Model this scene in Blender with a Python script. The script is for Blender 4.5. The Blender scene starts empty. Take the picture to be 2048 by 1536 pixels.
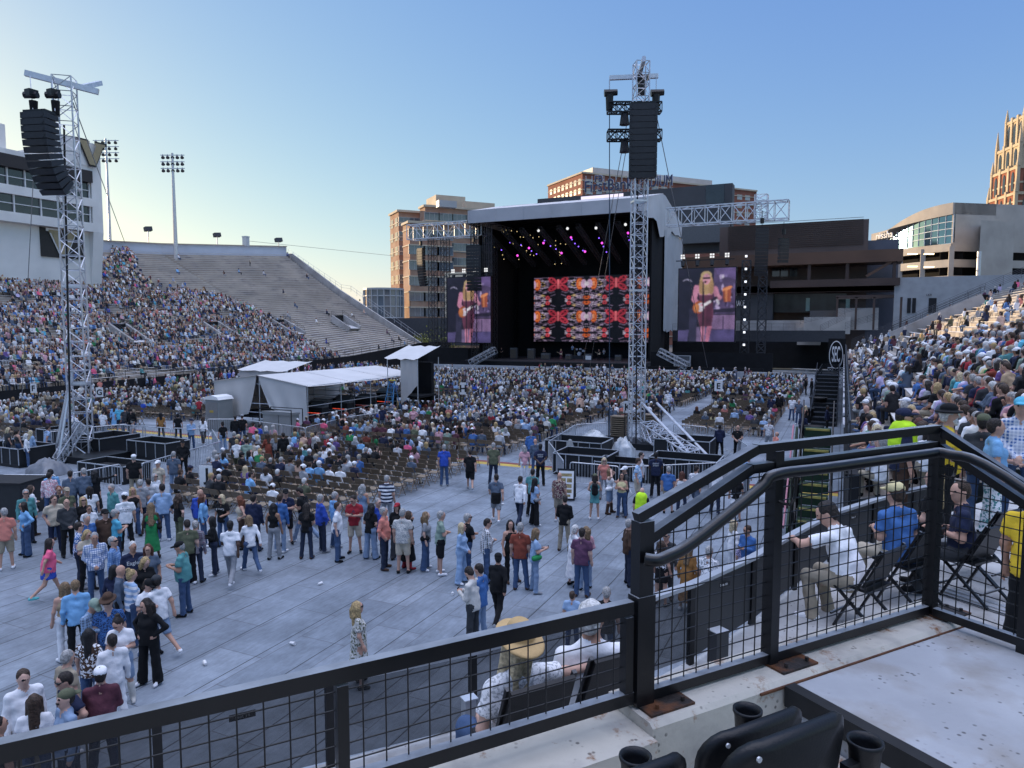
import bpy, math, random
import numpy as np
from mathutils import Vector
R = math.radians
rnd = random.Random(11)
scn = bpy.context.scene
COL = scn.collection
# ---------------------------------------------------------------- camera, sky, sun, exposure
F, CAMZ, YAW, PITCH = 1420.0, 6.9, R(25), R(4.55)
cam = bpy.data.cameras.new('camera'); camo = bpy.data.objects.new('camera', cam); COL.objects.link(camo)
cam.sensor_width = 36; cam.lens = 36 * F / 2048; cam.clip_start = .05; cam.clip_end = 6000
camo.location = (0, 0, CAMZ); camo.rotation_euler = (R(90) - PITCH, 0, YAW)
scn.camera = camo
OVERHEAD_FILL = 7.5
SUN_AZ, SUN_EL = R(80), R(7.5)          # azimuth measured left of +y (the field's long axis)
S = Vector((-math.sin(SUN_AZ) * math.cos(SUN_EL), math.cos(SUN_AZ) * math.cos(SUN_EL), math.sin(SUN_EL)))
w = bpy.data.worlds.new('World'); scn.world = w; w.use_nodes = True
wn = w.node_tree.nodes; wl = w.node_tree.links
bg = wn['Background']
sky = wn.new('ShaderNodeTexSky'); sky.sky_type = 'NISHITA'; sky.sun_disc = False
sky.sun_elevation = SUN_EL; sky.sun_rotation = -SUN_AZ
sky.air_density = 1.0; sky.dust_density = .6; sky.ozone_density = 2.0
sep = wn.new('ShaderNodeSeparateColor'); cmb = wn.new('ShaderNodeCombineColor'); wl.new(sky.outputs[0], sep.inputs[0])
for i_, (pw, mu) in enumerate(((.84, .74), (.71, .91), (.22, 1.93))):      # the evening sky's colour, channel by channel
    a_ = wn.new('ShaderNodeMath'); a_.operation = 'POWER'; a_.inputs[1].default_value = pw; wl.new(sep.outputs[i_], a_.inputs[0])
    b_ = wn.new('ShaderNodeMath'); b_.operation = 'MULTIPLY'; b_.inputs[1].default_value = mu; wl.new(a_.outputs[0], b_.inputs[0]); wl.new(b_.outputs[0], cmb.inputs[i_])
# brightening added to the unseen sky overhead, to lift the shaded bowl
wtc = wn.new('ShaderNodeTexCoord'); wsx = wn.new('ShaderNodeSeparateXYZ'); wl.new(wtc.outputs['Generated'], wsx.inputs[0])
wmr = wn.new('ShaderNodeMapRange'); wmr.interpolation_type = 'SMOOTHSTEP'; wmr.inputs[1].default_value = .66; wmr.inputs[2].default_value = .93; wl.new(wsx.outputs[2], wmr.inputs[0])
wad = wn.new('ShaderNodeMix'); wad.data_type = 'RGBA'; wad.blend_type = 'ADD'; wad.clamp_result = False; wl.new(wmr.outputs[0], wad.inputs[0]); wl.new(cmb.outputs[0], wad.inputs[6]); wad.inputs[7].default_value = (OVERHEAD_FILL * .96, OVERHEAD_FILL * .99, OVERHEAD_FILL * 1.13, 1)
wl.new(wad.outputs[2], bg.inputs[0]); bg.inputs[1].default_value = .15
sl = bpy.data.lights.new('sun', 'SUN'); sl.energy = 3.0; sl.angle = R(.53); sl.color = (1, .74, .46)
so = bpy.data.objects.new('sun', sl); COL.objects.link(so)
so.rotation_euler = S.to_track_quat('Z', 'Y').to_euler(); so.location = (-200, 30, 80)
scn.view_settings.view_transform = 'Standard'; scn.view_settings.look = 'None'
scn.view_settings.exposure = 1.1; scn.view_settings.gamma = 1
scn.cycles.max_bounces = 5; scn.cycles.diffuse_bounces = 3; scn.cycles.glossy_bounces = 2
scn.cycles.transmission_bounces = 3; scn.cycles.transparent_max_bounces = 6
# ---------------------------------------------------------------- turning picture points into places
_r = Vector((math.cos(YAW), math.sin(YAW), 0)); _f = Vector((-math.sin(YAW), math.cos(YAW), 0))
def ray(px, py):
    x = (px - 1024) / F; y = -(py - 768) / F
    return _r * x + _f * (math.cos(PITCH) + y * math.sin(PITCH)) + Vector((0, 0, -math.sin(PITCH) + y * math.cos(PITCH)))
CAM = Vector((0, 0, CAMZ))
def gz(px, py, z=0.): d = ray(px, py); return CAM + d * ((z - CAMZ) / d.z)
def gv(px, py, v): d = ray(px, py); return CAM + d * (v / d.y)
def gu(px, py, u): d = ray(px, py); return CAM + d * (u / d.x)
def gd(px, py, dist):                        # at a distance in front of the camera
    d = ray(px, py); return CAM + d * dist
def proj(p):
    q = Vector(p) - CAM; X = q.dot(_r); Y0 = q.dot(_f)
    z = Y0 * math.cos(PITCH) - q.z * math.sin(PITCH); y = Y0 * math.sin(PITCH) + q.z * math.cos(PITCH)
    return 1024 + F * X / z, 768 - F * y / z, z
# ---------------------------------------------------------------- objects
def tag(o, label=None, cat=None, group=None, kind=None):
    if label: o['label'] = label
    if cat: o['category'] = cat
    if group: o['group'] = group
    if kind: o['kind'] = kind
    return o
def thing(name, label, cat, loc=(0, 0, 0), rz=0, group=None):
    o = bpy.data.objects.new(name, None); COL.objects.link(o)
    o.location = loc; o.rotation_euler = (0, 0, rz); o.empty_display_size = .2
    return tag(o, label, cat, group)
def link(name, me, parent=None, loc=(0, 0, 0), rot=(0, 0, 0)):
    o = bpy.data.objects.new(name, me); COL.objects.link(o)
    o.location = loc; o.rotation_euler = rot
    if parent: o.parent = parent
    return o
KIDS = {}
def kids(o):
    return [c for c in o.children]
def copy_tree(o, parent=None, loc=None, rz=None, label=None):
    c = o.copy(); COL.objects.link(c)
    if parent: c.parent = parent
    if loc is not None: c.location = loc
    if rz is not None: c.rotation_euler = (0, 0, rz)
    if label: c['label'] = label
    for ch in kids(o): copy_tree(ch, c)
    return c
class MB:
    def __init__(s): s.v = []; s.f = []; s.m = []; s.mi = 0
    def mat(s, i): s.mi = i; return s
    def add(s, vs, fs):
        n = len(s.v); s.v.extend([tuple(p) for p in vs])
        for f in fs: s.f.append([n + i for i in f]); s.m.append(s.mi)
        return s
    def box(s, x0, x1, y0, y1, z0, z1):
        return s.add([(x0,y0,z0),(x1,y0,z0),(x1,y1,z0),(x0,y1,z0),(x0,y0,z1),(x1,y0,z1),(x1,y1,z1),(x0,y1,z1)],
                     [(3,2,1,0),(4,5,6,7),(0,1,5,4),(1,2,6,5),(2,3,7,6),(3,0,4,7)])
    def obox(s, c, ax, ay, az):               # centre and three half axes
        c = Vector(c); ax = Vector(ax); ay = Vector(ay); az = Vector(az); P = []
        for k in (-1, 1):
            for i, j in ((-1,-1),(1,-1),(1,1),(-1,1)): P.append(c + ax*i + ay*j + az*k)
        return s.add(P, [(3,2,1,0),(4,5,6,7),(0,1,5,4),(1,2,6,5),(2,3,7,6),(3,0,4,7)])
    def bar(s, p, q, w, h, up=(0,0,1)):        # rectangular bar from p to q
        p = Vector(p); q = Vector(q); d = q - p; L = d.length
        if L < 1e-6: return s
        d /= L; up = Vector(up)
        if abs(d.dot(up)) > .98: up = Vector((1, 0, 0))
        a = d.cross(up).normalized(); b = a.cross(d)
        return s.obox((p + q) / 2, a * w / 2, d * L / 2, b * h / 2)
    def tube(s, p, q, r, n=5, r2=None, cap=False):
        p = Vector(p); q = Vector(q); d = q - p
        if d.length < 1e-6: return s
        d.normalize(); a = d.orthogonal().normalized(); b = d.cross(a); r2 = r if r2 is None else r2; P = []
        for c, rr in ((p, r), (q, r2)):
            for i in range(n):
                t = 2 * math.pi * i / n; P.append(c + a * (rr * math.cos(t)) + b * (rr * math.sin(t)))
        fs = [(i, (i + 1) % n, n + (i + 1) % n, n + i) for i in range(n)]
        if cap: fs += [tuple(range(n - 1, -1, -1)), tuple(range(n, 2 * n))]
        return s.add(P, fs)
    def path(s, pts, r, n=6):                  # round tube along points, mitred
        pts = [Vector(p) for p in pts]; P = []; m = len(pts)
        up0 = None
        for i, p in enumerate(pts):
            d = (pts[min(i + 1, m - 1)] - pts[max(i - 1, 0)]).normalized()
            if up0 is None: a = d.orthogonal().normalized()
            else: a = (up0 - d * up0.dot(d)).normalized()
            up0 = a; b = d.cross(a)
            for k in range(n):
                t = 2 * math.pi * k / n; P.append(p + a * (r * math.cos(t)) + b * (r * math.sin(t)))
        fs = []
        for i in range(m - 1):
            for k in range(n): fs.append((i*n + k, i*n + (k+1) % n, (i+1)*n + (k+1) % n, (i+1)*n + k))
        fs += [tuple(range(n - 1, -1, -1)), tuple(range((m-1)*n, m*n))]
        return s.add(P, fs)
    def lathe(s, c, prof, n=16):               # profile of (radius, height) round a vertical axis at c
        c = Vector(c); P = []; m = len(prof)
        for r, h in prof:
            for k in range(n):
                t = 2 * math.pi * k / n; P.append(c + Vector((r * math.cos(t), r * math.sin(t), h)))
        fs = [(i*n + k, i*n + (k+1) % n, (i+1)*n + (k+1) % n, (i+1)*n + k) for i in range(m-1) for k in range(n)]
        return s.add(P, fs)
    def prism(s, poly, o, ax, ay, th):         # 2D polygon in the plane (o, ax, ay), thickness along the normal
        o = Vector(o); ax = Vector(ax); ay = Vector(ay); nrm = ax.cross(ay).normalized() * th; n = len(poly)
        P = [o + ax * x + ay * y for x, y in poly] + [o + ax * x + ay * y + nrm for x, y in poly]
        return s.add(P, [tuple(range(n - 1, -1, -1)), tuple(range(n, 2*n))] + [(i, (i+1) % n, n + (i+1) % n, n + i) for i in range(n)])
    def truss(s, p, q, w, r=.03, step=None, side=(1, 0, 0), n=4, h=None, rr=.6):   # four chord lattice
        p = Vector(p); q = Vector(q); d = q - p; L = d.length; d.normalize(); h = h or w
        a = Vector(side); a = (a - d * a.dot(d)).normalized(); b = d.cross(a); step = step or w
        k = max(1, round(L / step)); cs = [(a * (w/2) * i, b * (h/2) * j) for i, j in ((-1,-1),(1,-1),(1,1),(-1,1))]
        cs = [x + y for x, y in cs]
        for c in cs: s.tube(p + c, q + c, r, n)
        for i in range(k + 1):
            o = p + d * (L * i / k)
            for j in range(4): s.tube(o + cs[j], o + cs[(j+1) % 4], r * rr, 3)
            if i < k:
                o2 = p + d * (L * (i + 1) / k)
                for j in range(4):
                    c1, c2 = (cs[j], cs[(j+1) % 4]) if i % 2 else (cs[(j+1) % 4], cs[j])
                    s.tube(o + c1, o2 + c2, r * rr, 3)
                    if step > .9 * w and h == w: s.tube(o + c2, o2 + c1, r * rr * .8, 3)
        return s
    def mesh(s, name, mats, off=None, smooth=False):
        me = bpy.data.meshes.new(name)
        v = s.v if off is None else [(x - off[0], y - off[1], z - off[2]) for x, y, z in s.v]
        me.from_pydata(v, [], s.f)
        for m in (mats if isinstance(mats, (list, tuple)) else [mats]): me.materials.append(m)
        if s.m and max(s.m): me.polygons.foreach_set('material_index', s.m)
        if smooth: me.polygons.foreach_set('use_smooth', [True] * len(s.f))
        me.update(); return me
    def build(s, name, mats, parent=None, local=False, smooth=False):
        off = None
        if parent is not None and not local:
            off = Vector((0, 0, 0)); q = parent
            while q is not None: off += q.location; q = q.parent
        return link(name, s.mesh(name, mats, off, smooth), parent)
def npmesh(name, V, Fq, mats, mi=None, smooth=True, cols=None):
    """mesh from arrays: V (n,3), Fq (m,k) faces of one size, material indices, colours per face"""
    me = bpy.data.meshes.new(name); n = len(V); m, k = Fq.shape
    me.vertices.add(n); me.vertices.foreach_set('co', np.ascontiguousarray(V, np.float32).ravel())
    me.loops.add(m * k); me.loops.foreach_set('vertex_index', np.ascontiguousarray(Fq, np.int32).ravel())
    me.polygons.add(m); me.polygons.foreach_set('loop_start', np.arange(0, m * k, k, dtype=np.int32))
    try: me.polygons.foreach_set('loop_total', np.full(m, k, np.int32))
    except Exception: pass
    for x in mats: me.materials.append(x)
    if mi is not None: me.polygons.foreach_set('material_index', np.ascontiguousarray(mi, np.int32))
    me.polygons.foreach_set('use_smooth', np.full(m, smooth, bool))
    if cols is not None:
        a = me.color_attributes.new('col', 'FLOAT_COLOR', 'CORNER')
        c4 = np.ones((m, 4), np.float32); c4[:, :3] = cols
        a.data.foreach_set('color', np.repeat(c4, k, 0).ravel())
    me.update(calc_edges=True); return me
# ---------------------------------------------------------------- materials
def srgb(h):
    h = h.lstrip('#'); c = [int(h[i:i+2], 16) / 255 for i in (0, 2, 4)]
    return tuple(x / 12.92 if x <= .04045 else ((x + .055) / 1.055) ** 2.4 for x in c)
MC = {}
def mat(name, col, rough=.7, metal=0., var=.12, scale=3., bump=0., bscale=40., spec=.4, emit=None, estr=1., gen='Object', stain=None, coat=0):
    if name in MC: return MC[name]
    m = bpy.data.materials.new(name); m.use_nodes = True; MC[name] = m
    nt = m.node_tree; N = nt.nodes; L = nt.links; b = N['Principled BSDF']
    if isinstance(col, str): col = srgb(col)
    b.inputs['Roughness'].default_value = rough; b.inputs['Metallic'].default_value = metal
    b.inputs['Specular IOR Level'].default_value = spec; b.inputs['Coat Weight'].default_value = coat
    tc = N.new('ShaderNodeTexCoord')
    nz = N.new('ShaderNodeTexNoise'); nz.inputs['Scale'].default_value = scale; nz.inputs['Detail'].default_value = 6
    L.new(tc.outputs[gen], nz.inputs['Vector'])
    mp = N.new('ShaderNodeMapRange'); mp.inputs[1].default_value = .3; mp.inputs[2].default_value = .7
    mp.inputs[3].default_value = 1 - var; mp.inputs[4].default_value = 1 + var
    L.new(nz.outputs[0], mp.inputs[0])
    mx = N.new('ShaderNodeMix'); mx.data_type = 'RGBA'; mx.blend_type = 'MULTIPLY'; mx.inputs[0].default_value = 1
    mx.inputs[6].default_value = (*col, 1); L.new(mp.outputs[0], mx.inputs[7])
    out = mx.outputs[2]
    if stain:                                   # blotches of a second colour: (colour, scale, low, high)
        n2 = N.new('ShaderNodeTexNoise'); n2.inputs['Scale'].default_value = stain[1]; n2.inputs['Detail'].default_value = 8
        L.new(tc.outputs[gen], n2.inputs['Vector'])
        m2 = N.new('ShaderNodeMapRange'); m2.inputs[1].default_value = stain[2]; m2.inputs[2].default_value = stain[3]
        L.new(n2.outputs[0], m2.inputs[0])
        m3 = N.new('ShaderNodeMix'); m3.data_type = 'RGBA'; L.new(m2.outputs[0], m3.inputs[0]); L.new(out, m3.inputs[6])
        m3.inputs[7].default_value = (*(srgb(stain[0]) if isinstance(stain[0], str) else stain[0]), 1); out = m3.outputs[2]
    L.new(out, b.inputs['Base Color'])
    if bump:
        n3 = N.new('ShaderNodeTexNoise'); n3.inputs['Scale'].default_value = bscale; n3.inputs['Detail'].default_value = 4
        L.new(tc.outputs[gen], n3.inputs['Vector'])
        bp = N.new('ShaderNodeBump'); bp.inputs['Strength'].default_value = bump; bp.inputs['Distance'].default_value = .02
        L.new(n3.outputs[0], bp.inputs['Height']); L.new(bp.outputs[0], b.inputs['Normal'])
    if emit:
        b.inputs['Emission Color'].default_value = (*emit, 1); b.inputs['Emission Strength'].default_value = estr
    return m
def colmat(name, rough=.85, emit=0., bump=.0):        # base colour (or emission) read from the mesh's own colours
    m = bpy.data.materials.new(name); m.use_nodes = True; nt = m.node_tree; b = nt.nodes['Principled BSDF']
    at = nt.nodes.new('ShaderNodeAttribute'); at.attribute_name = 'col'
    b.inputs['Roughness'].default_value = rough
    if emit:
        b.inputs['Base Color'].default_value = (.01, .01, .01, 1)
        nt.links.new(at.outputs[0], b.inputs['Emission Color']); b.inputs['Emission Strength'].default_value = emit
    else:
        nt.links.new(at.outputs[0], b.inputs['Base Color'])
        nz = nt.nodes.new('ShaderNodeTexNoise'); nz.inputs['Scale'].default_value = 9
        bp = nt.nodes.new('ShaderNodeBump'); bp.inputs['Strength'].default_value = .5; bp.inputs['Distance'].default_value = .03
        tc = nt.nodes.new('ShaderNodeTexCoord'); nt.links.new(tc.outputs['Object'], nz.inputs['Vector'])
        nt.links.new(nz.outputs[0], bp.inputs['Height']); nt.links.new(bp.outputs[0], b.inputs['Normal'])
    return m
def text_mesh(s, size, m, depth=.01, align='CENTER', sx=1., bold=.0):
    cu = bpy.data.curves.new('lettering', 'FONT'); cu.body = s; cu.size = size; cu.extrude = depth / 2
    cu.align_x = align; cu.align_y = 'CENTER'; cu.offset = bold
    o = bpy.data.objects.new('lettering', cu); COL.objects.link(o)
    dg = bpy.context.evaluated_depsgraph_get(); me = bpy.data.meshes.new_from_object(o.evaluated_get(dg))
    bpy.data.objects.remove(o); bpy.data.curves.remove(cu); me.materials.clear(); me.materials.append(m)
    if sx != 1.:
        for v in me.vertices: v.co.x *= sx
    return me
BLACK = mat('black_metal', (.006, .0065, .008), .42, .0, .25, 5, spec=.4)
BLACKPAINT = mat('black_gloss_paint', (.005, .0055, .007), .34, 0, .2, 6, spec=.42, bump=.03, bscale=90)
BLACKPAINT.node_tree.nodes['Principled BSDF'].inputs['IOR'].default_value = 1.5
def sheen_and_dust(m, c=(.30, .32, .35), k=.85):      # pale upper faces: sky sheen painted into the colour, with some dust
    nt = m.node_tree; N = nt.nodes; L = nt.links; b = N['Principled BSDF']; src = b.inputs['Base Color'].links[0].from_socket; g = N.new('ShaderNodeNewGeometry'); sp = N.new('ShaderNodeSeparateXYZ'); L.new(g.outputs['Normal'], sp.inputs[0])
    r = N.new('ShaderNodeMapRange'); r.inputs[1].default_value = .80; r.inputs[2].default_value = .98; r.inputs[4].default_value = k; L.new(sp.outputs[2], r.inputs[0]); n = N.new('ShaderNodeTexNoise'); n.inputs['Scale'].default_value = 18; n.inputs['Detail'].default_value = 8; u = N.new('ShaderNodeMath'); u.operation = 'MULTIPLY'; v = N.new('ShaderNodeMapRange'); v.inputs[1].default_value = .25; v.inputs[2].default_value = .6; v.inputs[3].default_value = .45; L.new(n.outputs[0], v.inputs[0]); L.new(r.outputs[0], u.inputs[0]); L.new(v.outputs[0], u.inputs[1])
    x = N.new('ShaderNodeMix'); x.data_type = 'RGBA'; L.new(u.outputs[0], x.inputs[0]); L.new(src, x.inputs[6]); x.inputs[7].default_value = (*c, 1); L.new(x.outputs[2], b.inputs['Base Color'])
sheen_and_dust(BLACKPAINT)
CLOTHBLACK = mat('black_cloth', (.006, .0065, .008), .95, 0, .3, 1.5)
RUBBER = mat('black_rubber', (.014, .014, .015), .75, 0, .2, 8)
ALU = mat('aluminium_truss', (.62, .63, .66), .38, .55, .12, 4)
GALV = mat('galvanised_steel', (.55, .57, .6), .42, .6, .15, 6)
CONC = mat('grey_concrete', (.36, .35, .34), .88, 0, .2, .7, bump=.15, bscale=12, stain=((.22, .2, .18), .35, .52, .75))
WHITE = mat('white_paint', (.74, .74, .74), .6, 0, .06, 3)
LETTERBLACK = mat('black_lettering', (.012, .012, .014), .7, 0, .1, 3)
GLASS = mat('dark_window_glass', (.02, .026, .032), .08, 0, .3, .4, spec=.8)
# ================================================================ the setting
def ground_mats():
    m = bpy.data.materials.new('field_floor_panels'); m.use_nodes = True; nt = m.node_tree; N = nt.nodes; L = nt.links; b = N['Principled BSDF']
    tc = N.new('ShaderNodeTexCoord'); rot = N.new('ShaderNodeMapping'); rot.inputs['Rotation'].default_value = (0, 0, R(90))
    L.new(tc.outputs['Object'], rot.inputs[0])
    br = N.new('ShaderNodeTexBrick'); br.offset = .5; br.inputs['Scale'].default_value = 1
    br.inputs['Brick Width'].default_value = 2.4; br.inputs['Row Height'].default_value = 1.2; br.inputs['Mortar Size'].default_value = .013
    br.inputs['Mortar Smooth'].default_value = .3; br.inputs['Bias'].default_value = -.1
    br.inputs['Color1'].default_value = (.19, .22, .258, 1); br.inputs['Color2'].default_value = (.25, .285, .328, 1); br.inputs['Mortar'].default_value = (.13, .14, .16, 1)
    L.new(rot.outputs[0], br.inputs['Vector'])
    n1 = N.new('ShaderNodeTexNoise'); n1.inputs['Scale'].default_value = .7; n1.inputs['Detail'].default_value = 9; n1.inputs['Roughness'].default_value = .7
    L.new(tc.outputs['Object'], n1.inputs['Vector'])
    r1 = N.new('ShaderNodeMapRange'); r1.inputs[1].default_value = .3; r1.inputs[2].default_value = .7; r1.inputs[3].default_value = .78; r1.inputs[4].default_value = 1.16
    L.new(n1.outputs[0], r1.inputs[0])
    mx = N.new('ShaderNodeMix'); mx.data_type = 'RGBA'; mx.blend_type = 'MULTIPLY'; mx.inputs[0].default_value = 1
    L.new(br.outputs[0], mx.inputs[6]); L.new(r1.outputs[0], mx.inputs[7])
    sx = N.new('ShaderNodeSeparateXYZ'); L.new(tc.outputs['Object'], sx.inputs[0]); dv = N.new('ShaderNodeMath'); dv.operation = 'MULTIPLY'; dv.inputs[1].default_value = 1 / 1.1; L.new(sx.outputs[0], dv.inputs[0])
    fr = N.new('ShaderNodeMath'); fr.operation = 'FRACT'; L.new(dv.outputs[0], fr.inputs[0]); ln = N.new('ShaderNodeMath'); ln.operation = 'LESS_THAN'; ln.inputs[1].default_value = .022; L.new(fr.outputs[0], ln.inputs[0])
    ml = N.new('ShaderNodeMix'); ml.data_type = 'RGBA'; L.new(ln.outputs[0], ml.inputs[0]); L.new(mx.outputs[2], ml.inputs[6]); ml.inputs[7].default_value = (.018, .019, .022, 1); mx = ml
    ns = N.new('ShaderNodeTexNoise'); ns.inputs['Scale'].default_value = .22; ns.inputs['Detail'].default_value = 12; ns.inputs['Roughness'].default_value = .8; L.new(tc.outputs['Object'], ns.inputs['Vector'])
    rs = N.new('ShaderNodeMapRange'); rs.inputs[1].default_value = .38; rs.inputs[2].default_value = .62; rs.inputs[3].default_value = .62; rs.inputs[4].default_value = 1.18; L.new(ns.outputs[0], rs.inputs[0])
    m9 = N.new('ShaderNodeMix'); m9.data_type = 'RGBA'; m9.blend_type = 'MULTIPLY'; m9.inputs[0].default_value = 1; L.new(mx.outputs[2], m9.inputs[6]); L.new(rs.outputs[0], m9.inputs[7]); mx = m9
    # fine woven tread
    n4 = N.new('ShaderNodeTexNoise'); n4.inputs['Scale'].default_value = 14; n4.inputs['Detail'].default_value = 5
    st = N.new('ShaderNodeMapping'); st.inputs['Scale'].default_value = (1, .18, 1); L.new(tc.outputs['Object'], st.inputs[0]); L.new(st.outputs[0], n4.inputs['Vector'])
    r4 = N.new('ShaderNodeMapRange'); r4.inputs[1].default_value = .3; r4.inputs[2].default_value = .7; r4.inputs[3].default_value = .86; r4.inputs[4].default_value = 1.14
    L.new(n4.outputs[0], r4.inputs[0])
    m4 = N.new('ShaderNodeMix'); m4.data_type = 'RGBA'; m4.blend_type = 'MULTIPLY'; m4.inputs[0].default_value = 1
    L.new(mx.outputs[2], m4.inputs[6]); L.new(r4.outputs[0], m4.inputs[7])
    # lock holes along the panel edges
    vo = N.new('ShaderNodeTexVoronoi'); vo.inputs['Scale'].default_value = 1; vo.inputs['Randomness'].default_value = 0
    mp = N.new('ShaderNodeMapping'); mp.inputs['Scale'].default_value = (1.667, .833 * 2, 1); mp.inputs['Location'].default_value = (.18, .3, .5)
    L.new(tc.outputs['Object'], mp.inputs[0]); L.new(mp.outputs[0], vo.inputs['Vector'])
    lt = N.new('ShaderNodeMath'); lt.operation = 'LESS_THAN'; lt.inputs[1].default_value = .065; L.new(vo.outputs['Distance'], lt.inputs[0])
    m2 = N.new('ShaderNodeMix'); m2.data_type = 'RGBA'; L.new(lt.outputs[0], m2.inputs[0]); L.new(m4.outputs[2], m2.inputs[6]); m2.inputs[7].default_value = (.1, .105, .115, 1)
    L.new(m2.outputs[2], b.inputs['Base Color'])
    b.inputs['Roughness'].default_value = .55; b.inputs['Specular IOR Level'].default_value = .45
    bp = N.new('ShaderNodeBump'); bp.inputs['Strength'].default_value = .25; bp.inputs['Distance'].default_value = .01
    L.new(n4.outputs[0], bp.inputs['Height']); L.new(bp.outputs[0], b.inputs['Normal'])
    return m
FLOORM = ground_mats()
tag(MB().box(-3000, 3000, -3000, 3000, -.6, -.05).build('ground', mat('ground_asphalt', (.07, .07, .072), .9, 0, .3, .05)), kind='structure')
_fl = MB().box(-72, 4, -30, 140, -.04, 0)
tag(_fl.build('field_floor', FLOORM), kind='structure')

# ---------------------------------------------------------------- grandstands
STEP = mat('stand_concrete_steps', (.43, .39, .345), .9, 0, .25, .25, bump=.1, bscale=6, stain=((.26, .24, .23), .5, .45, .7))
BENCH = mat('aluminium_bench_boards', (.62, .60, .58), .5, .05, .15, 1.0)
WALLBLACK = mat('black_wall_padding', (.010, .010, .012), .85, 0, .25, 1)
class Stand:
    def __init__(s, front, top, rows, bow=.2):
        s.f = [Vector(p) for p in front]; s.t = [Vector(p) for p in top]; s.n = rows; s.bow = bow; s.m = len(front)
    def P(s, a, t):                            # a in 0..m-1 along, t in 0..1 up
        i = min(int(a), s.m - 2); k = a - i
        p = s.f[i].lerp(s.f[i+1], k); q = s.t[i].lerp(s.t[i+1], k)
        z = p.z + (q.z - p.z) * ((1 - s.bow) * t + s.bow * t * t)
        return Vector((p.x + (q.x - p.x) * t, p.y + (q.y - p.y) * t, z))
    def build(s, root, bench_h=.42):
        sub = 4; na = (s.m - 1) * sub + 1; A = [i / sub for i in range(na)]
        mb = MB()
        for r in range(s.n):
            t0, t1 = r / s.n, (r + 1) / s.n
            v = []
            for a in A:
                p = s.P(a, t0); q = s.P(a, t1); pz = s.P(a, max(0, t0 - 1 / s.n)).z if r else p.z - .4
                v += [(p.x, p.y, pz), (p.x, p.y, p.z), (q.x, q.y, p.z)]
            f = []
            for i in range(na - 1):
                k = 3 * i; f += [(k, k+3, k+4, k+1), (k+1, k+4, k+5, k+2)]
            mb.add(v, f)
        mb.build('seating_steps', STEP, root)
        for r in range(s.n):                   # one long bench along each row
            b = MB()
            for i in range(na - 1):
                if i % sub == sub - 1: e = .86
                else: e = 1.
                p0 = s.P(A[i], (r + .55) / s.n); p1 = s.P(A[i] + (A[i+1] - A[i]) * e, (r + .55) / s.n)
                p0.z = s.P(A[i], r / s.n).z + bench_h; p1.z = s.P(A[i] + (A[i+1] - A[i]) * e, r / s.n).z + bench_h
                b.bar(p0, p1, .27, .045)
            b.build('bench', BENCH, root)
left = Stand([(-60,-20,1.4),(-63,15,1.4),(-65.5,39,1.4),(-70,66,1.5),(-69.5,90,2.2),(-68.5,108,3.7)],
             [(-100,-40,18),(-110,0,18.3),(-118,40,19.2),(-122,75,20.1),(-121,98,21.4),(-110.5,121,22.7)], 56, .22)
right = Stand([(.35,16.5,3.3),(.35,40,3.35),(.35,70,3.4),(.35,106,3.6)], [(38,5,20),(38,40,20.5),(38,70,21),(38,106,21.5)], 46, .1)
ls = thing('grandstand', 'long bleacher grandstand left of the field with empty rows above the crowd', 'grandstand', (-69, 60, 0))
left.build(ls)
rs = thing('grandstand', 'bleacher grandstand right of the field filled with people', 'grandstand', (.35, 60, 0))
right.build(rs)
def wall_strip(pts, z0, th, m, name, parent):
    b = MB()
    for p, q in zip(pts[:-1], pts[1:]):
        p = Vector(p); q = Vector(q); d = (q - p).xy.normalized(); n = Vector((-d.y, d.x, 0)) * th
        P = []
        for c in (p, q): P += [(c.x, c.y, z0), (c.x, c.y, c.z), (c.x + n.x, c.y + n.y, c.z), (c.x + n.x, c.y + n.y, z0)]
        b.add(P, [(0,4,5,1), (1,5,6,2), (2,6,7,3), (3,7,4,0), (0,1,2,3), (7,6,5,4)])
    return b.build(name, m, parent)
# left front wall, rising towards the stage
wall_strip([(-59.8,-20,1.5),(-62.8,15,1.5),(-65.3,39,1.5),(-69.8,66,1.6),(-69.3,90,2.5),(-68.2,108,4.2),(-67.6,117,4.3)], 0, .25, WALLBLACK, 'front_wall', ls)
wall_strip([(-112,121.3,22.9),(-109,121.2,22.9),(-92,116,14.4),(-68.3,108.4,4.2)], 0, -.3, CONC, 'end_wall', ls)
wall_strip([(.2,105.9,4.6),(.2,70,4.2),(.2,40,3.9),(.2,16.5,3.8)], 0, .2, WALLBLACK, 'front_wall', rs)
# parapet at the back of the left stand
PAR = mat('pale_blue_parapet', (.50, .54, .62), .7, 0, .08, .3)
pb = [left.P(a / 4, 1.0) for a in range(12, 21)]
wall_strip([(p.x - .1, p.y, p.z + 1.7) for p in pb], 10, .3, PAR, 'parapet', ls)
b = MB()
for p, q in zip(pb[:-1], pb[1:]): b.bar((p.x, p.y, p.z + 1.78), (q.x, q.y, q.z + 1.78), .5, .16)
b.build('coping', mat('tan_coping', (.42, .36, .28), .8), ls)
def railing(pts, h, m, name, parent, rails=3, r=.025, post=2.0):
    b = MB()
    for p, q in zip(pts[:-1], pts[1:]):
        p = Vector(p); q = Vector(q); n = max(1, int((q - p).length / post))
        for i in range(n + 1):
            c = p.lerp(q, i / n); b.tube(c, c + Vector((0, 0, h)), r, 4)
        for k in range(rails):
            z = Vector((0, 0, h * (k + 1) / rails)); b.tube(p + z, q + z, r, 4)
    return b.build(name, m, parent)
RAILB = mat('black_stand_railing', (.03, .032, .036), .5)
railing([(-62.8,15,1.5),(-65.3,39,1.5),(-69.8,66,1.6),(-69.3,90,2.5),(-68.2,108,4.2)], 1.0, RAILB, 'railing', ls)
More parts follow.
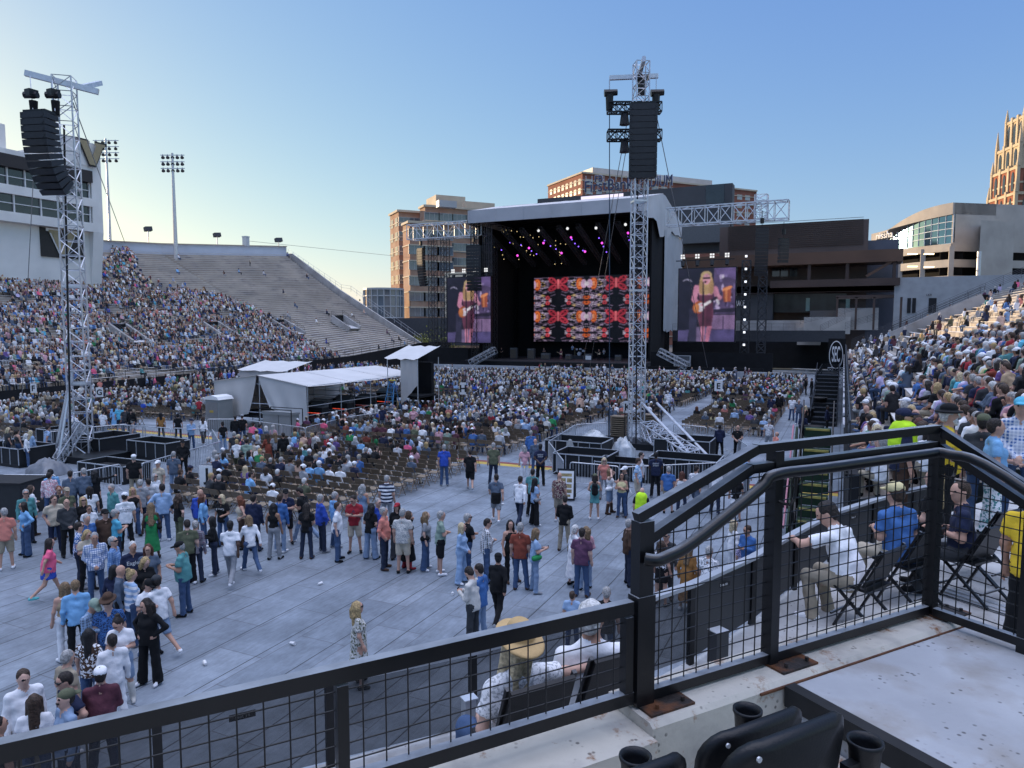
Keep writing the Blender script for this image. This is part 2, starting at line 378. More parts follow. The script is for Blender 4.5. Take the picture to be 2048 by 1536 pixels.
railing([(-110.3,121.2,22.9),(-92,116,14.4)], 1.1, GALV, 'end_railing', ls, 2)
railing([(-92,116,14.4),(-89,115.2,14.0),(-68.3,108.4,4.2)], 1.1, GALV, 'end_railing', ls, 2)
railing([(.2,105.9,4.2),(.2,70,4.0),(.2,40,3.9),(.2,18,3.8)], .95, RAILB, 'railing', rs, 3, .022)
railing([(1,106,4),(38,106,21.8)], 1.3, mat('dark_mesh_rail', (.10, .10, .11), .6), 'end_railing', rs, 6, .025)
b = MB()
for k in range(26): b.box(.06, .12, 24 + 3.2*k, 24 + 3.2*k + 2.0, 3.83, 3.92)
b.build('light_strip', mat('pale_strip', (.5, .5, .52), .5), rs)
# walkways that cut into the rows (portals)
def portal(st, root, a, t0, t1, wdt):
    p = st.P(a, t0); q = st.P(a, t1); d = (st.P(a + .05, t0) - st.P(a - .05, t0)).normalized(); b = MB()
    for s in (-1, 1):
        c0 = p + d * (s * wdt / 2); c1 = q + d * (s * wdt / 2)
        b.bar(c0 + Vector((0, 0, .35)), c1 + Vector((0, 0, .75)), .3, 1.2)
    o = b.build('portal_wall', CONC, root)
    b = MB(); b.bar(p + Vector((0, 0, .55)), q + Vector((0, 0, -.1)), wdt - .35, .08); b.build('portal_ramp', mat('pale_ramp', (.45, .45, .46), .85), root)
    b = MB(); b.obox(q + Vector((0, 0, .1)), d * (wdt / 2 - .2), (q - p).xy.to_3d().normalized() * .4, (0, 0, 1.1)); b.build('portal_opening', CLOTHBLACK, root)  # solid black block painting in the shade of the opening
    for s in (-1, 1):
        c0 = p + d * (s * wdt / 2) + Vector((0, 0, .9)); c1 = q + d * (s * wdt / 2) + Vector((0, 0, 1.3))
        railing([c0, c1], .75, RAILB, 'portal_railing', root, 3, .02, 1.5)
for a in (2.05, 2.75, 3.35, 3.92, 4.55): portal(left, ls, a, .2, .3, 2.6)
portal(right, rs, 2.55, .12, .34, 2.4)
# field-side walkway stair on the left stand: handled by the rail above
# ---------------------------------------------------------------- press box
PBW = mat('cream_press_box_wall', (.72, .71, .69), .75, 0, .08, .3)
PBD = mat('dark_brown_band', (.035, .03, .03), .6)
pbx = thing('press_box', 'tall white press box building with two window bands and V logos above the left stand', 'press box', (-103, 40, 0))
U0, V0, V1 = -102.5, -45, 73.
b = MB(); b.box(-122, U0 - 1.2, V0, V1 - 1.5, 10, 21.2); b.build('lower_wall', PBW, pbx)
b = MB(); b.prism([(-124, 10), (U0 - 1.5, 10), (U0 - .1, 21.2), (U0 - .1, 34.3), (U0 - 3, 34.9), (-124, 34.9)], (0, V1, 0), (1, 0, 0), (0, 0, 1), 1.6)
b.build('end_wall', PBW, pbx)
def band(name, z0, z1, m, u=U0, v1=V1 - 1.6): return MB().box(-121, u, V0, v1, z0, z1).build(name, m, pbx)
band('white_band', 21.2, 22.5, PBW); band('white_band', 24.9, 26.1, PBW); band('dark_band', 28.4, 30.1, PBD, U0 + .25)
band('window_recess', 22.5, 24.9, GLASS, U0 - .5); band('window_recess', 26.1, 28.4, GLASS, U0 - .5); band('upper_wall', 30.1, 30.8, PBW)
MB().box(-121, U0 - 2.5, V0, V1 - 12, 30.8, 34.6).build('roof_room', PBW, pbx)
MB().box(U0 - 2.45, U0 - 2.35, 60.9 - 4.2, 60.9 - 1.8, 31.2, 33.4).build('warm_window', mat('warm_window', (.3, .2, .1), .4, emit=(1, .6, .25), estr=.35), pbx)
wf = MB()
for (z0, z1) in ((22.5, 24.9), (26.1, 28.4)):
    zz = z0 + (z1 - z0) * .5
    wf.box(U0 - .5, U0 - .3, V0, V1 - 1.7, zz - .05, zz + .05)
    v = V1 - 1.8
    while v > 40:
        wf.box(U0 - .5, U0 - .22, v - .12, v, z0, z1); v -= 2.3 if z0 > 25 else 3.6
wf.build('mullion', WHITE, pbx)
VP = [(-.5,1),(-.06,1),(-.06,.86),(-.16,.86),(.0,.28),(.16,.86),(.06,.86),(.06,1),(.5,1),(.5,.86),(.4,.86),(.1,0),(-.1,0),(-.4,.86),(-.5,.86)]
VP = [(-.6,1.),(-.12,1.),(-.12,.88),(-.2,.88),(0,.34),(.2,.88),(.12,.88),(.12,1.),(.6,1.),(.6,.88),(.5,.88),(.13,0),(-.13,0),(-.5,.88),(-.6,.88)]
def vlogo(c, ax, size, m1, m2):
    mb = MB(); mb.mi = 0
    mb.prism([(x * 1.14, (y - .5) * 1.1 + .5) for x, y in VP], Vector(c), Vector(ax) * size, (0, 0, size), .06)
    mb.mi = 1
    mb.prism([(x * .98, (y - .5) * .95 + .5) for x, y in VP], Vector(c) + Vector(ax).cross(Vector((0, 0, 1))) * .1, Vector(ax) * size, (0, 0, size), .06)
    return mb.mesh('logo', [m1, m2])
GOLD = mat('old_gold_paint', (.33, .27, .16), .6); DK = mat('dark_emblem', (.03, .028, .026), .6)
me = vlogo((0, 0, 0), (0, 1, 0), 3.5, DK, GOLD); o = link('wall_logo', me, pbx, (U0 + .3 + 103, gu(181, 310, U0).y - 40, 30.9))
MB().box(U0 - 1, U0 + .1, V1 - 7, V1 - 1.7, 30.8, 34.5).build('logo_panel', PBW, pbx)
p = gu(125, 500, U0 - 1.1); MB().box(U0 - 1.2, U0 - 1.0, p.y - 3.1, p.y + 3.1, 17.0, 21.1).build('banner', DK, pbx)
me = vlogo((0, 0, 0), (0, 1, 0), 3.5, WHITE, GOLD); link('banner_logo', me, pbx, (U0 - .9 + 103, p.y - 40, 17.4))
# ---------------------------------------------------------------- floodlight poles
LAMPDARK = mat('dark_lamp_housing', (.06, .065, .075), .45, .3)
def light_tower(base, ztop, label, rows=4, cols=4, w=5.2):
    t = thing('floodlight_pole', label, 'floodlight', base)
    z0 = 0; b = MB(); b.tube((0, 0, 0), (0, 0, ztop - base[2]), .42, 8, .2, True); b.build('pole', GALV, t, True)
    h = ztop - base[2]; ax = _r
    for r in range(rows):
        z = h - .4 - r * 1.25; b = MB(); b.bar(ax * (-w / 2) + Vector((0, 0, z)), ax * (w / 2) + Vector((0, 0, z)), .14, .14); b.build('crossarm', GALV, t, True)
        for k in range(cols):
            x = -w / 2 + w * (k + .5) / cols; b = MB(); c = ax * x + Vector((0, 0, z - .35))
            dd = Vector((.55, -.3, -.75)).normalized()
            b.tube(c - dd * .2, c + dd * .25, .2, 8, .36, True); b.bar(c - dd * .2, c - dd * .2 + Vector((0, 0, .4)), .08, .08); b.build('lamp', LAMPDARK, t, True)
p = gu(366, 492, -116.); q = gu(360, 310, -118.)
light_tower((p.x - 2, p.y, p.z - 3), q.z, 'tall floodlight pole standing behind the empty upper rows of the left stand', 3, 5, 4.6)
p = gd(213, 320, 150); q = gd(213, 278, 150)
light_tower((p.x, p.y, 8), q.z, 'floodlight pole with four lamp rows right behind the press box end', 4, 4, 5.4)
for px, py, lab in ((296, 458, 'small floodlight on the parapet nearest the press box'), (434, 470, 'small floodlight in the middle of the stand parapet'), (557, 480, 'small floodlight at the far end of the stand parapet')):
    a = 3.2 + (px - 296) / 261 * 1.75; pz = left.P(a, 1.0); p = gu(px, py, pz.x - .3)
    t = thing('parapet_floodlight', lab, 'floodlight', (p.x, p.y, pz.z + 1.4), 0, 'small floodlights on the stand parapet')
    hh = p.z - pz.z - 1.4; b = MB(); b.tube((0, 0, 0), (0, 0, hh), .1, 6); b.build('pole', GALV, t, True)
    b = MB(); b.obox((0, 0, hh), _r * .65, (.3, 0, .1), (-.1, 0, .4)); b.build('lamp', LAMPDARK, t, True)
p = left.P(4.65, 1.0); t = thing('vent_stack', 'short grey square stack on the stand parapet', 'stack', (p.x, p.y, p.z + 1.6))
b = MB().box(-.5, .5, -.5, .5, 0, 2.0); b.box(-.56, .56, -.56, .56, 1.85, 2.1); b.build('stack_shaft', GALV, t, True)
# ---------------------------------------------------------------- trees
def leafmat(name, c): return mat(name, c, .7, 0, .5, 2.5)
LEAF = leafmat('green_leaves', (.07, .11, .035)); LEAF2 = leafmat('yellow_green_leaves', (.17, .19, .04)); BARK = mat('bark', (.08, .06, .045), .9)
def tree(p, h, wd, label, m, seed, n=1500):
    r = random.Random(seed); t = thing('tree', label, 'tree', p)
    b = MB(); b.tube((0, 0, 0), (0, 0, h * .6), h * .03, 7, h * .015); tips = []
    for k in range(9):
        z = h * r.uniform(.3, .6); a = r.uniform(0, 6.28); q = Vector((math.cos(a) * wd * r.uniform(.2, .42), math.sin(a) * wd * r.uniform(.2, .42), h * r.uniform(.55, .92)))
        b.tube((0, 0, z), q, h * .013, 5, h * .004); tips.append(q)
    b.build('trunk', BARK, t, True)
    V = []; Q = []
    for k in range(n):
        c = r.choice(tips); s = wd * .17
        c = c + Vector((r.gauss(0, s), r.gauss(0, s), r.gauss(0, s * .9)))
        a = Vector((r.gauss(0, 1), r.gauss(0, 1), r.gauss(0, 1))).normalized(); bb = a.orthogonal().normalized(); l = h * r.uniform(.02, .045)
        V += [c - a * l, c + bb * l * .6, c + a * l, c - bb * l * .6]; Q.append((4*k, 4*k+1, 4*k+2, 4*k+3))
    MB().add(V, Q).build('crown', m, t, True)
p = gv(845, 722, 118); tree((p.x, p.y, 0), 5.4, 3.6, 'small bright yellow-green tree left of the stage below the trusswork', LEAF2, 3, 700)
p = gv(893, 705, 124); tree((p.x, p.y, 0), 6.2, 6, 'yellow-green bush showing under the left video screen', LEAF2, 4, 900)
p = gd(712, 640, 190); tree((p.x, p.y, 0), 11.5, 9, 'leafy tree rising behind the end of the empty stand', LEAF, 5, 1500)
p = gd(735, 640, 215); tree((p.x, p.y, 0), 8.5, 8, 'lower dark tree beside the glass rotunda', LEAF, 6, 1000)
# ---------------------------------------------------------------- city buildings behind the stage
BRICKP = mat('pink_brown_brick', (.30, .17, .12), .9, 0, .18, .35, stain=((.36, .25, .18), .25, .4, .65))
BRICKO = mat('orange_brick', (.34, .16, .09), .9, 0, .15, .4)
STONE = mat('cream_stone', (.50, .44, .34), .85, 0, .12, .3)
WINP = mat('blue_grey_window', (.10, .13, .16), .1, 0, .4, .15, spec=.9); SPAN = mat('grey_spandrel', (.38, .40, .42), .5, .1, .1, .2)
A50 = Vector((math.cos(R(50)), math.sin(R(50)), 0)); A140 = Vector((math.cos(R(140)), math.sin(R(140)), 0))
def hit(c, d, px):                              # how far along d from c until the picture column px
    k = (px - 1024) / F
    cx, cz = Vector(c).dot(_r), Vector(c).dot(_f) * math.cos(PITCH); dx, dz = d.dot(_r), d.dot(_f) * math.cos(PITCH)
    return (k * cz - cx) / (dx - k * dz)
def window_mesh(name, w, h, fm, gm, nx=2, ny=1, depth=.18):
    b = MB(); b.mi = 0
    b.box(-w/2, w/2, -.05, depth * .4, -h/2, h/2)
    g = MB()
    pw = (w - .1 * (nx + 1)) / nx; ph = (h - .1 * (ny + 1)) / ny
    for i in range(nx):
        for j in range(ny):
            x = -w/2 + .1 + i * (pw + .1); z = -h/2 + .1 + j * (ph + .1); g.box(x, x + pw, depth * .3, depth * .55, z, z + ph)
    return b.mesh(name, fm), g.mesh('pane', gm)
def face_windows(root, c, d, nrm, xs, zs, me, name='window'):
    base = root.location
    for x in xs:
        for z in zs:
            p = Vector(c) + d * x + nrm * .02; o = link(name, me[0], root, (p.x - base.x, p.y - base.y, z), (0, 0, math.atan2(-nrm.x, nrm.y))); link('pane', me[1], o)
def city_block(root, px, py, dist, pxl, pxr, mats, left_m=None, name='wall', band_h=3.5, bands=True, z0=0.):
    top = gd(px, py, dist); c = Vector((top.x, top.y, 0)); LA = abs(hit(c, A140, pxl)); LB = abs(hit(c, A50, pxr)); zt = top.z
    b = MB(); P = [c, c + A50 * LB, c + A50 * LB + A140 * LA, c + A140 * LA]
    b.add([(q.x, q.y, z) for z in (z0, zt) for q in P], [(0,1,5,4), (1,2,6,5), (2,3,7,6), (3,0,4,7), (4,5,6,7)])
    b.build(name, mats, root)
    if bands:
        b = MB(); z = z0 + band_h
        while z < zt:
            b.bar(c - A50 * .06 - A140 * .06 + Vector((0, 0, z)), c + A50 * LB - A140 * .06 + Vector((0, 0, z)), .3, .28)
            b.bar(c - A50 * .06 - A140 * .06 + Vector((0, 0, z)), c + A140 * LA - A50 * .06 + Vector((0, 0, z)), .3, .28)
            z += band_h
        b.bar(c - A50 * .2 - A140 * .2 + Vector((0, 0, zt - .2)), c + A50 * LB - A140 * .2 + Vector((0, 0, zt - .2)), .6, .6)
        b.bar(c - A50 * .2 - A140 * .2 + Vector((0, 0, zt - .2)), c + A140 * LA - A50 * .2 + Vector((0, 0, zt - .2)), .6, .6)
        b.build('stone_band', mats if not bands else STONE, root)
    return c, LA, LB, zt
bl = thing('brick_building', 'stepped tan and brick tower block with glass rotunda left of the stage', 'building', tuple(gd(818, 640, 185).xy) + (0,))
FH = 4.1
WB = window_mesh('window', 2.6, 2.5, STONE, WINP, 2); WL = window_mesh('window', 2.2, 2.3, SPAN, WINP, 2); WW = window_mesh('window', 4.6, 2.6, SPAN, WINP, 3)
nA = -A140; nL = -A50
cA = city_block(bl, 797, 420, 203, 783, 860, BRICKP, band_h=FH)
cB = city_block(bl, 850, 410, 199, 842, 1010, BRICKP, band_h=FH)
cC = city_block(bl, 819, 442, 187, 808, 905, BRICKP, band_h=FH)
for (c, LA, LB, zt), nx in ((cA, 2), (cB, 6), (cC, 3)):
    zs = []; z = zt - 3.2
    while z > 9: zs.append(z); z -= FH
    xs = [LB * (i + .5) / nx for i in range(nx)]
    face_windows(bl, c, A50, nA, xs, zs[:7], WW)
for (c, LA, LB, zt), nx in ((cA, 2),):
    zs = []; z = zt - 3.2
    while z > 9: zs.append(z); z -= FH
    face_windows(bl, c, A140, nL, [LA * (i + .5) / nx for i in range(nx)], zs[:8], WB)
cD = city_block(bl, 872, 389, 215, 855, 932, STONE, bands=False, name='penthouse', z0=20); cE = city_block(bl, 930, 402, 213, 925, 990, STONE, bands=False, name='penthouse', z0=20)
q = gd(893, 409, 196); MB().obox((q.x, q.y, q.z), A50 * 2.6, A140 * 1.2, (0, 0, .9)).build('roof_unit', SPAN, bl)
# glass rotunda at its foot
ct = gd(768, 640, 188); rb = MB(); gm = MB()
ztop = gd(768, 574, 180).z; rr = 5.2
rb.lathe((ct.x, ct.y, 0), [(rr, -1), (rr, ztop * .52)], 20); rb.lathe((ct.x, ct.y, 0), [(rr + .15, ztop - .5), (rr + .15, ztop), (0, ztop)], 20)
for k in range(20):
    a = k * math.pi / 10; rb.tube((ct.x + rr * math.cos(a), ct.y + rr * math.sin(a), 0), (ct.x + rr * math.cos(a), ct.y + rr * math.sin(a), ztop), .16, 4)
for z in (ztop * .55, ztop * .72, ztop * .88): rb.lathe((ct.x, ct.y, z), [(rr + .06, -.15), (rr + .1, 0), (rr + .06, .15)], 20)
rot = rb.build('rotunda', SPAN, bl)
gm.lathe((ct.x, ct.y, 0), [(rr - .1, 0), (rr - .1, ztop - .2)], 20); gm.build('rotunda_glazing', WINP, bl)
br_ = thing('brick_building', 'long orange brick building with window grid rising behind the scoreboard sign', 'building', tuple(gd(1165, 640, 260).xy) + (0,))
c, LA, LB, zt = city_block(br_, 1165, 344, 262, 1095, 1506, mat('red_brown_brick', (.25, .10, .07), .9, 0, .18, .3), band_h=3.4)
w2 = window_mesh('window', 2.7, 2.1, STONE, mat('pale_window', (.30, .33, .35), .2, 0, .3, .2, spec=.8), 1); w3 = window_mesh('window', 1.9, 2.2, STONE, WINP, 1)
face_windows(br_, c, A50, nA, [3 + i * 4.25 for i in range(int(LB / 4.25))], [zt - 3.4 - 3.4 * k for k in range(5)], w2)
face_windows(br_, c, A140, nL, [2 + i * 3.2 for i in range(int(LA / 3.2))], [zt - 3.2 - 3.4 * k for k in range(3)], w3)
MB().add(*(lambda o, a, b2, z0, z1: ([(q.x, q.y, z) for z in (z0, z1) for q in (o, o + A50 * a, o + A50 * a + A140 * b2, o + A140 * b2)], [(0,1,5,4), (1,2,6,5), (2,3,7,6), (3,0,4,7), (4,5,6,7)]))(c + A50 * 8 + A140 * 6, hit(c + A50 * 8 + A140 * 6, A50, 1418), 20, zt - 1, gd(1230, 334, 270).z)).build('roof_plant_screen', mat('louvred_cream_metal', (.5, .5, .47), .6, .1, .1, .2), br_)
# ---------------------------------------------------------------- stadium end building and scoreboard
SB = thing('scoreboard', 'wide dark scoreboard behind the stage roof with raised stadium name letters', 'scoreboard', tuple(gv(1260, 640, 150).xy) + (0,))
DG = mat('dark_grey_panel', (.055, .06, .068), .6, .1, .15, .2)
def vquad(px0, px1, pt0, pt1, pb0, pb1, v, th, m, name, parent):     # upright slab facing the field, corners from sight lines
    a = gv(px0, pt0, v); b_ = gv(px1, pt1, v); c_ = gv(px1, pb1, v); d_ = gv(px0, pb0, v)
    zt = (a.z + b_.z) / 2; zb = (c_.z + d_.z) / 2; mb = MB().box(min(a.x, d_.x), max(b_.x, c_.x), v, v + th, zb, zt); return mb.build(name, m, parent)
vquad(1075, 1462, 400, 364, 520, 500, 150, 3, DG, 'screen_wall', SB)
vquad(1412, 1448, 370, 368, 408, 406, 149.9, .2, GLASS, 'inset_window', SB)
vquad(1353, 1457, 446, 440, 487, 484, 148, 1.2, mat('grey_video_board', (.10, .11, .12), .5), 'lower_board', SB)
vquad(1162, 1246, 393, 387, 412, 404, 149.85, .2, mat('lit_led_board', (.1, .1, .1), .5, emit=(.78, .70, .88), estr=.6, var=.2), 'lit_panel', SB)
vquad(1275, 1288, 390, 390, 397, 397, 149.8, .2, mat('red_led', (.1, .0, .0), .5, emit=(.9, .12, .08), estr=.6), 'lit_mark', SB)
NAVY = mat('navy_sign_letters', (.035, .05, .10), .5); PALE = mat('pale_letter_edge', (.45, .47, .55), .5)
def sign_text(s, px0, px1, py, v, hpx, m1, root, back=None, sx=1., thick=.25, name='lettering', depth_off=0.):
    a = gv(px0, py, v); b_ = gv(px1, py, v); z = (a.z + b_.z) / 2; size = hpx / F * (a - CAM).length * 1.36
    me = text_mesh(s, size, m1, thick); xs = [q.co.x for q in me.vertices]; wd = max(xs) - min(xs); cx = (max(xs) + min(xs)) / 2; k = (b_.x - a.x) / wd
    for q in me.vertices: q.co.x = (q.co.x - cx) * k
    return link(name, me, root, ((a.x + b_.x) / 2 - root.location.x, v + depth_off - root.location.y, z - root.location.z), (R(90), 0, 0))
for off, m, nm in ((0, NAVY, 'letters'), (.2, PALE, 'letter_backing')):
    for s, a, b_, y, h in (('FirstBank', 1170, 1266, 371, 22), ('STADIUM', 1270, 1344, 364, 20), ('FB', 1190, 1205, 358, 12)):
        o = sign_text(s, a - (1 if off else 0), b_ + (1 if off else 0), y, 150.4, h + (2 if off else 0), m, SB, name=nm, depth_off=off)
b = MB()
for px in range(1172, 1344, 12):
    p = gv(px, 394, 150.9); q = gv(px, 352, 150.9); b.tube(p, q, .06, 4)
b.build('letter_frame', GALV, SB)
EB = thing('terrace_building', 'dark brown metal stadium end building with canopy, terrace windows and concrete ramps', 'building', tuple(gv(1640, 680, 130).xy) + (0,))
BRN = mat('dark_brown_metal', (.075, .05, .042), .5, .2, .2, .3); BRN2 = mat('rust_brown_canopy', (.12, .068, .045), .5, .2, .15, .3); SLAT = mat('grey_brown_cladding', (.10, .075, .066), .6, .1, .2, .15)
vquad(1440, 1728, 447, 447, 700, 700, 134, 6, SLAT, 'upper_wall', EB)
b = MB()
for k in range(14):
    p = gv(1456, 450 + k * 3.8, 133.9); q = gv(1727, 450 + k * 3.8, 133.9); b.bar((p.x, 133.9, p.z), (q.x, 133.9, p.z), .12, .06)
b.build('cladding_seam', BRN, EB)
vquad(1727, 1790, 480, 480, 690, 690, 136, 6, mat('blue_grey_brick', (.10, .11, .14), .7, 0, .15, .3), 'side_wall', EB)
p0 = gv(1330, 520, 127.5); p1 = gv(1806, 522, 127.5); MB().box(p0.x, p1.x, 127.5, 134, p1.z, gv(1806, 497, 127.5).z).build('canopy', BRN2, EB)
p0 = gv(1540, 570, 127.5); p1 = gv(1800, 570, 127.5); MB().box(p0.x, p1.x, 127.5, 134, p1.z, gv(1800, 555, 127.5).z).build('balcony', BRN, EB)
vquad(1345, 1790, 585, 585, 570, 570, 129, 5, BRN, 'spandrel', EB)
zb_ = gv(1600, 585, 129).z; zt_ = gv(1600, 570, 129).z; p0 = gv(1345, 585, 129); p1 = gv(1790, 585, 129); MB().box(p0.x, p1.x, 129, 134, zb_, zt_).build('spandrel', BRN, EB)
for px in (1618, 1694, 1788):
    q = gv(px, 556, 128.2); MB().box(q.x - .25, q.x + .25, 128, 128.5, q.z - 1, gv(px, 520, 128.2).z).build('column', BRN, EB)
q0 = gv(1732, 553, 128); q1 = gv(1785, 522, 128); b = MB(); b.bar(q0, q1, .4, .4); b.build('brace', BRN2, EB)
for px in (1545, 1562, 1580): vquad(px, px + 14, 528, 528, 553, 553, 133.8, .2, GLASS, 'upper_window', EB)
GREENG = mat('green_tinted_glass', (.018, .03, .03), .12, 0, .6, .3, spec=.35)
for k in range(8): vquad(1545 + k * 18.5, 1545 + k * 18.5 + 17.6, 587, 587, 625, 625, 131, .2, GREENG, 'storefront_window', EB)
vquad(1440, 1545, 586, 586, 640, 640, 130, 3, DG, 'wall', EB)
sign_text('TERRACE', 1458, 1489, 607, 129.8, 11, WHITE, EB, name='sign_letters')
for px in (1612, 1692):
    o = vquad(px, px + 7, 596, 596, 622, 622, 130.9, .1, mat('pale_green_film', (.25, .36, .32), .5), 'window_film', EB)
CONL = mat('pale_concrete', (.46, .44, .41), .88, 0, .15, .4, stain=((.3, .28, .26), .3, .5, .75))
for (x0, x1, y0, y1, v, th, m, nm) in ((1345, 1608, 641, 668, 124, 6, CONC, 'terrace_wall'), (1595, 1640, 655, 690, 120, 6, CONL, 'ramp_wall'), (1608, 1700, 634, 668, 118, 7, CONL, 'ramp_wall'),
                                      (1672, 1756, 616, 660, 122, 6, CONL, 'ramp_wall'), (1345, 1690, 661, 683, 113, 4, mat('dark_fascia', (.04, .042, .048), .6), 'fascia'), (1620, 1680, 621, 640, 125, 2, DG, 'planter')):
    vquad(x0, x1, y0, y0, y1, y1, v, th, m, nm, EB)
vquad(1345, 1690, 683, 683, 735, 735, 123, 3, CLOTHBLACK, 'tunnel_opening', EB)  # black slab in place of the tunnel's own shade
for a, b_ in (((1345, 661), (1590, 661)), ((1600, 650), (1756, 612)), ((1640, 665), (1690, 640)), ((1690, 660), (1756, 640))):
    p = gv(*a, 112.9); q = gv(*b_, 112.9) if b_[1] > 655 else gv(*b_, 117); railing([p, q], 1.05, RAILB, 'terrace_railing', EB, 5, .02, 1.6)
vquad(1672, 1788, 590, 590, 596, 596, 121, 3, BRN, 'pergola_beam', EB)
for px in (1674, 1712, 1748, 1802): q = gv(px, 620, 121); MB().box(q.x - .15, q.x + .15, 121, 121.3, q.z - 3, gv(px, 594, 121).z).build('pergola_post', BRN, EB)
# pale stone wall beside the right stand
LW = thing('stone_wall', 'pale grey block wall with dark doors above the far corner of the right stand', 'wall', tuple(gv(1850, 600, 128).xy) + (0,))
vquad(1790, 2060, 552, 552, 680, 680, 128, 1, mat('pale_grey_block', (.36, .37, .38), .85, 0, .12, .8), 'wall', LW)
for px in (1815, 1825, 1858): vquad(px, px + (6 if px < 1850 else 14), 596, 596, 626, 626, 127.9, .1, LETTERBLACK, 'door', LW)
sign_text('LKR', 1853, 1864, 590, 127.8, 4, LETTERBLACK, LW, name='sign_letters', thick=.05)
# ---------------------------------------------------------------- garage building with curved glass
GB = thing('garage_building', 'concrete parking garage topped by a curved glass office front and sign', 'building', tuple(gd(1910, 620, 175).xy) + (0,))
CG = mat('garage_concrete', (.40, .37, .33), .88, 0, .12, .25, stain=((.3, .27, .24), .12, .5, .8))
cc = gd(1910, 405, 175); c0 = Vector((cc.x, cc.y, 0)); dl = Vector((math.cos(R(146)), math.sin(R(146)), 0)); dr = Vector((math.cos(R(36)), math.sin(R(36)), 0))
LL = abs(hit(c0, dl, 1700)); arc = []
for k in range(15):
    t = k / 14; p = c0 + dl * (LL * t) + dr * (9 * (math.sin(t * 1.57 * .9 + .15) - math.sin(.15)) * t * .8); arc.append(p)
def arcband(z0, z1, off, m, name, taper=True, t0=0, t1=14, th=.4, ztf=None):
    b = MB()
    for k in range(t0, t1):
        P = []
        for p, kk in ((arc[k], k), (arc[k+1], k+1)):
            f = 1 - .20 * (kk / 14) ** 2 if taper else 1
            o = -dr * off
            P += [(p.x + o.x, p.y + o.y, z0 * (1 - .05 * (kk / 14)) if taper else z0), (p.x + o.x, p.y + o.y, z1 * f), (p.x + dr.x * th, p.y + dr.y * th, z1 * f), (p.x + dr.x * th, p.y + dr.y * th, z0)]
        b.add(P, [(0,1,5,4), (1,2,6,5), (4,7,3,0), (2,3,7,6), (0,3,2,1), (4,5,6,7)])
    return b.build(name, m, GB)
zT = cc.z; zF = gd(1905, 428, 175).z; zG = gd(1900, 484, 175).z
arcband(zF, zT, .5, CG, 'fascia', th=12); arcband(zG, zF, 0, mat('sky_blue_glass', (.13, .24, .34), .07, 1, .35, .08), 'glass_curtain')
b = MB()
for k in range(15):
    f = 1 - .16 * (k / 14) ** 2; b.tube(arc[k] - dr * .1 + Vector((0, 0, zG)), arc[k] - dr * .1 + Vector((0, 0, zF * f)), .12, 4)
for t in (.25, .5, .75):
    for k in range(14):
        f = 1 - .16 * (k / 14) ** 2; f2 = 1 - .16 * ((k+1) / 14) ** 2
        b.tube(arc[k] - dr * .1 + Vector((0, 0, zG + (zF * f - zG) * t)), arc[k+1] - dr * .1 + Vector((0, 0, zG + (zF * f2 - zG) * t)), .1, 4)
b.build('mullion', mat('white_mullion', (.6, .65, .68), .5), GB)
P = [c0, c0 + dr * 60, c0 + dr * 60 + dl * .5, c0 + dl * .5]
MB().add([(q.x, q.y, z) for z in (zG - 1.5, zT) for q in P], [(0,1,5,4), (1,2,6,5), (2,3,7,6), (3,0,4,7), (4,5,6,7)]).build('end_wall', CG, GB)
zl = [zG - .3, zG - 4.2, zG - 8.2, zG - 12]
for z in zl:
    b = MB()
    for k in range(14): b.bar(arc[k] - dr * .4 + Vector((0, 0, z - .9)), arc[k+1] - dr * .4 + Vector((0, 0, z - .9)), .5, 1.9)
    b.bar(c0 - dr * .4 + Vector((0, 0, z - .9)), c0 + dr * 60 + Vector((0, 0, z - .9)), .5, 1.9); b.build('parapet', CG, GB)
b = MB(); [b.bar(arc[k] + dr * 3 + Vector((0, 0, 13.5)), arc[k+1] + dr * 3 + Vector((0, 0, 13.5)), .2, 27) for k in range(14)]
b.bar(c0 + dl * 3 + Vector((0, 0, 13.5)), c0 + dl * 3 + dr * 60 + Vector((0, 0, 13.5)), .2, 27); b.build('dark_interior', CLOTHBLACK, GB)  # black sheets behind the decks stand in for the shade inside
for k in (0, 4, 8, 12): MB().bar(arc[k] - dr * .3, arc[k] - dr * .3 + Vector((0, 0, zG - 1)), 1.1, 1.1).build('column', CG, GB)
q = gd(1962, 440, 168); q2 = gd(2030, 443, 172); zq = q.z
MB().add([(p.x, p.y, z) for z in (0, zq) for p in (Vector((q.x, q.y, 0)), Vector((q2.x, q2.y, 0)), Vector((q2.x, q2.y, 0)) + (Vector((q2.x, q2.y, 0))).normalized() * 14, Vector((q.x, q.y, 0)) + Vector((q.x, q.y, 0)).normalized() * 12)], [(0,1,5,4), (1,2,6,5), (2,3,7,6), (3,0,4,7), (4,5,6,7)]).build('stair_tower', CG, GB)
for (px, py) in ((1825, 508), (1858, 508), (1825, 533), (1858, 534), (1805, 561), (1830, 557)):
    q = gd(px, py, 172); MB().obox(q, _r * 1.1, _f * .3, (0, 0, .12)).build('ceiling_lamp', mat('warm_lamp', (.5, .4, .2), .5, emit=(1, .75, .4), estr=2.0), GB)
kk = min(range(15), key=lambda k: abs(proj(arc[k] + Vector((0, 0, 25)))[0] - 1776)); q = arc[kk] - dr * 1.0; tn = (arc[kk - 1] - arc[kk + 1]).normalized(); me = text_mesh('nissha', 2.6, WHITE, .25); link('sign_letters', me, GB, (q.x - GB.location.x, q.y - GB.location.y, zF * (1 - .18 * (kk / 14) ** 2) + 1.1), (R(90), 0, math.atan2(tn.y, tn.x)))
q = gd(1958, 520, 166); b = MB(); b.tube((q.x, q.y, 4), (q.x, q.y, gd(1958, 503, 166).z), .45, 10, None, True); b.build('flue_pipe', GALV, GB)
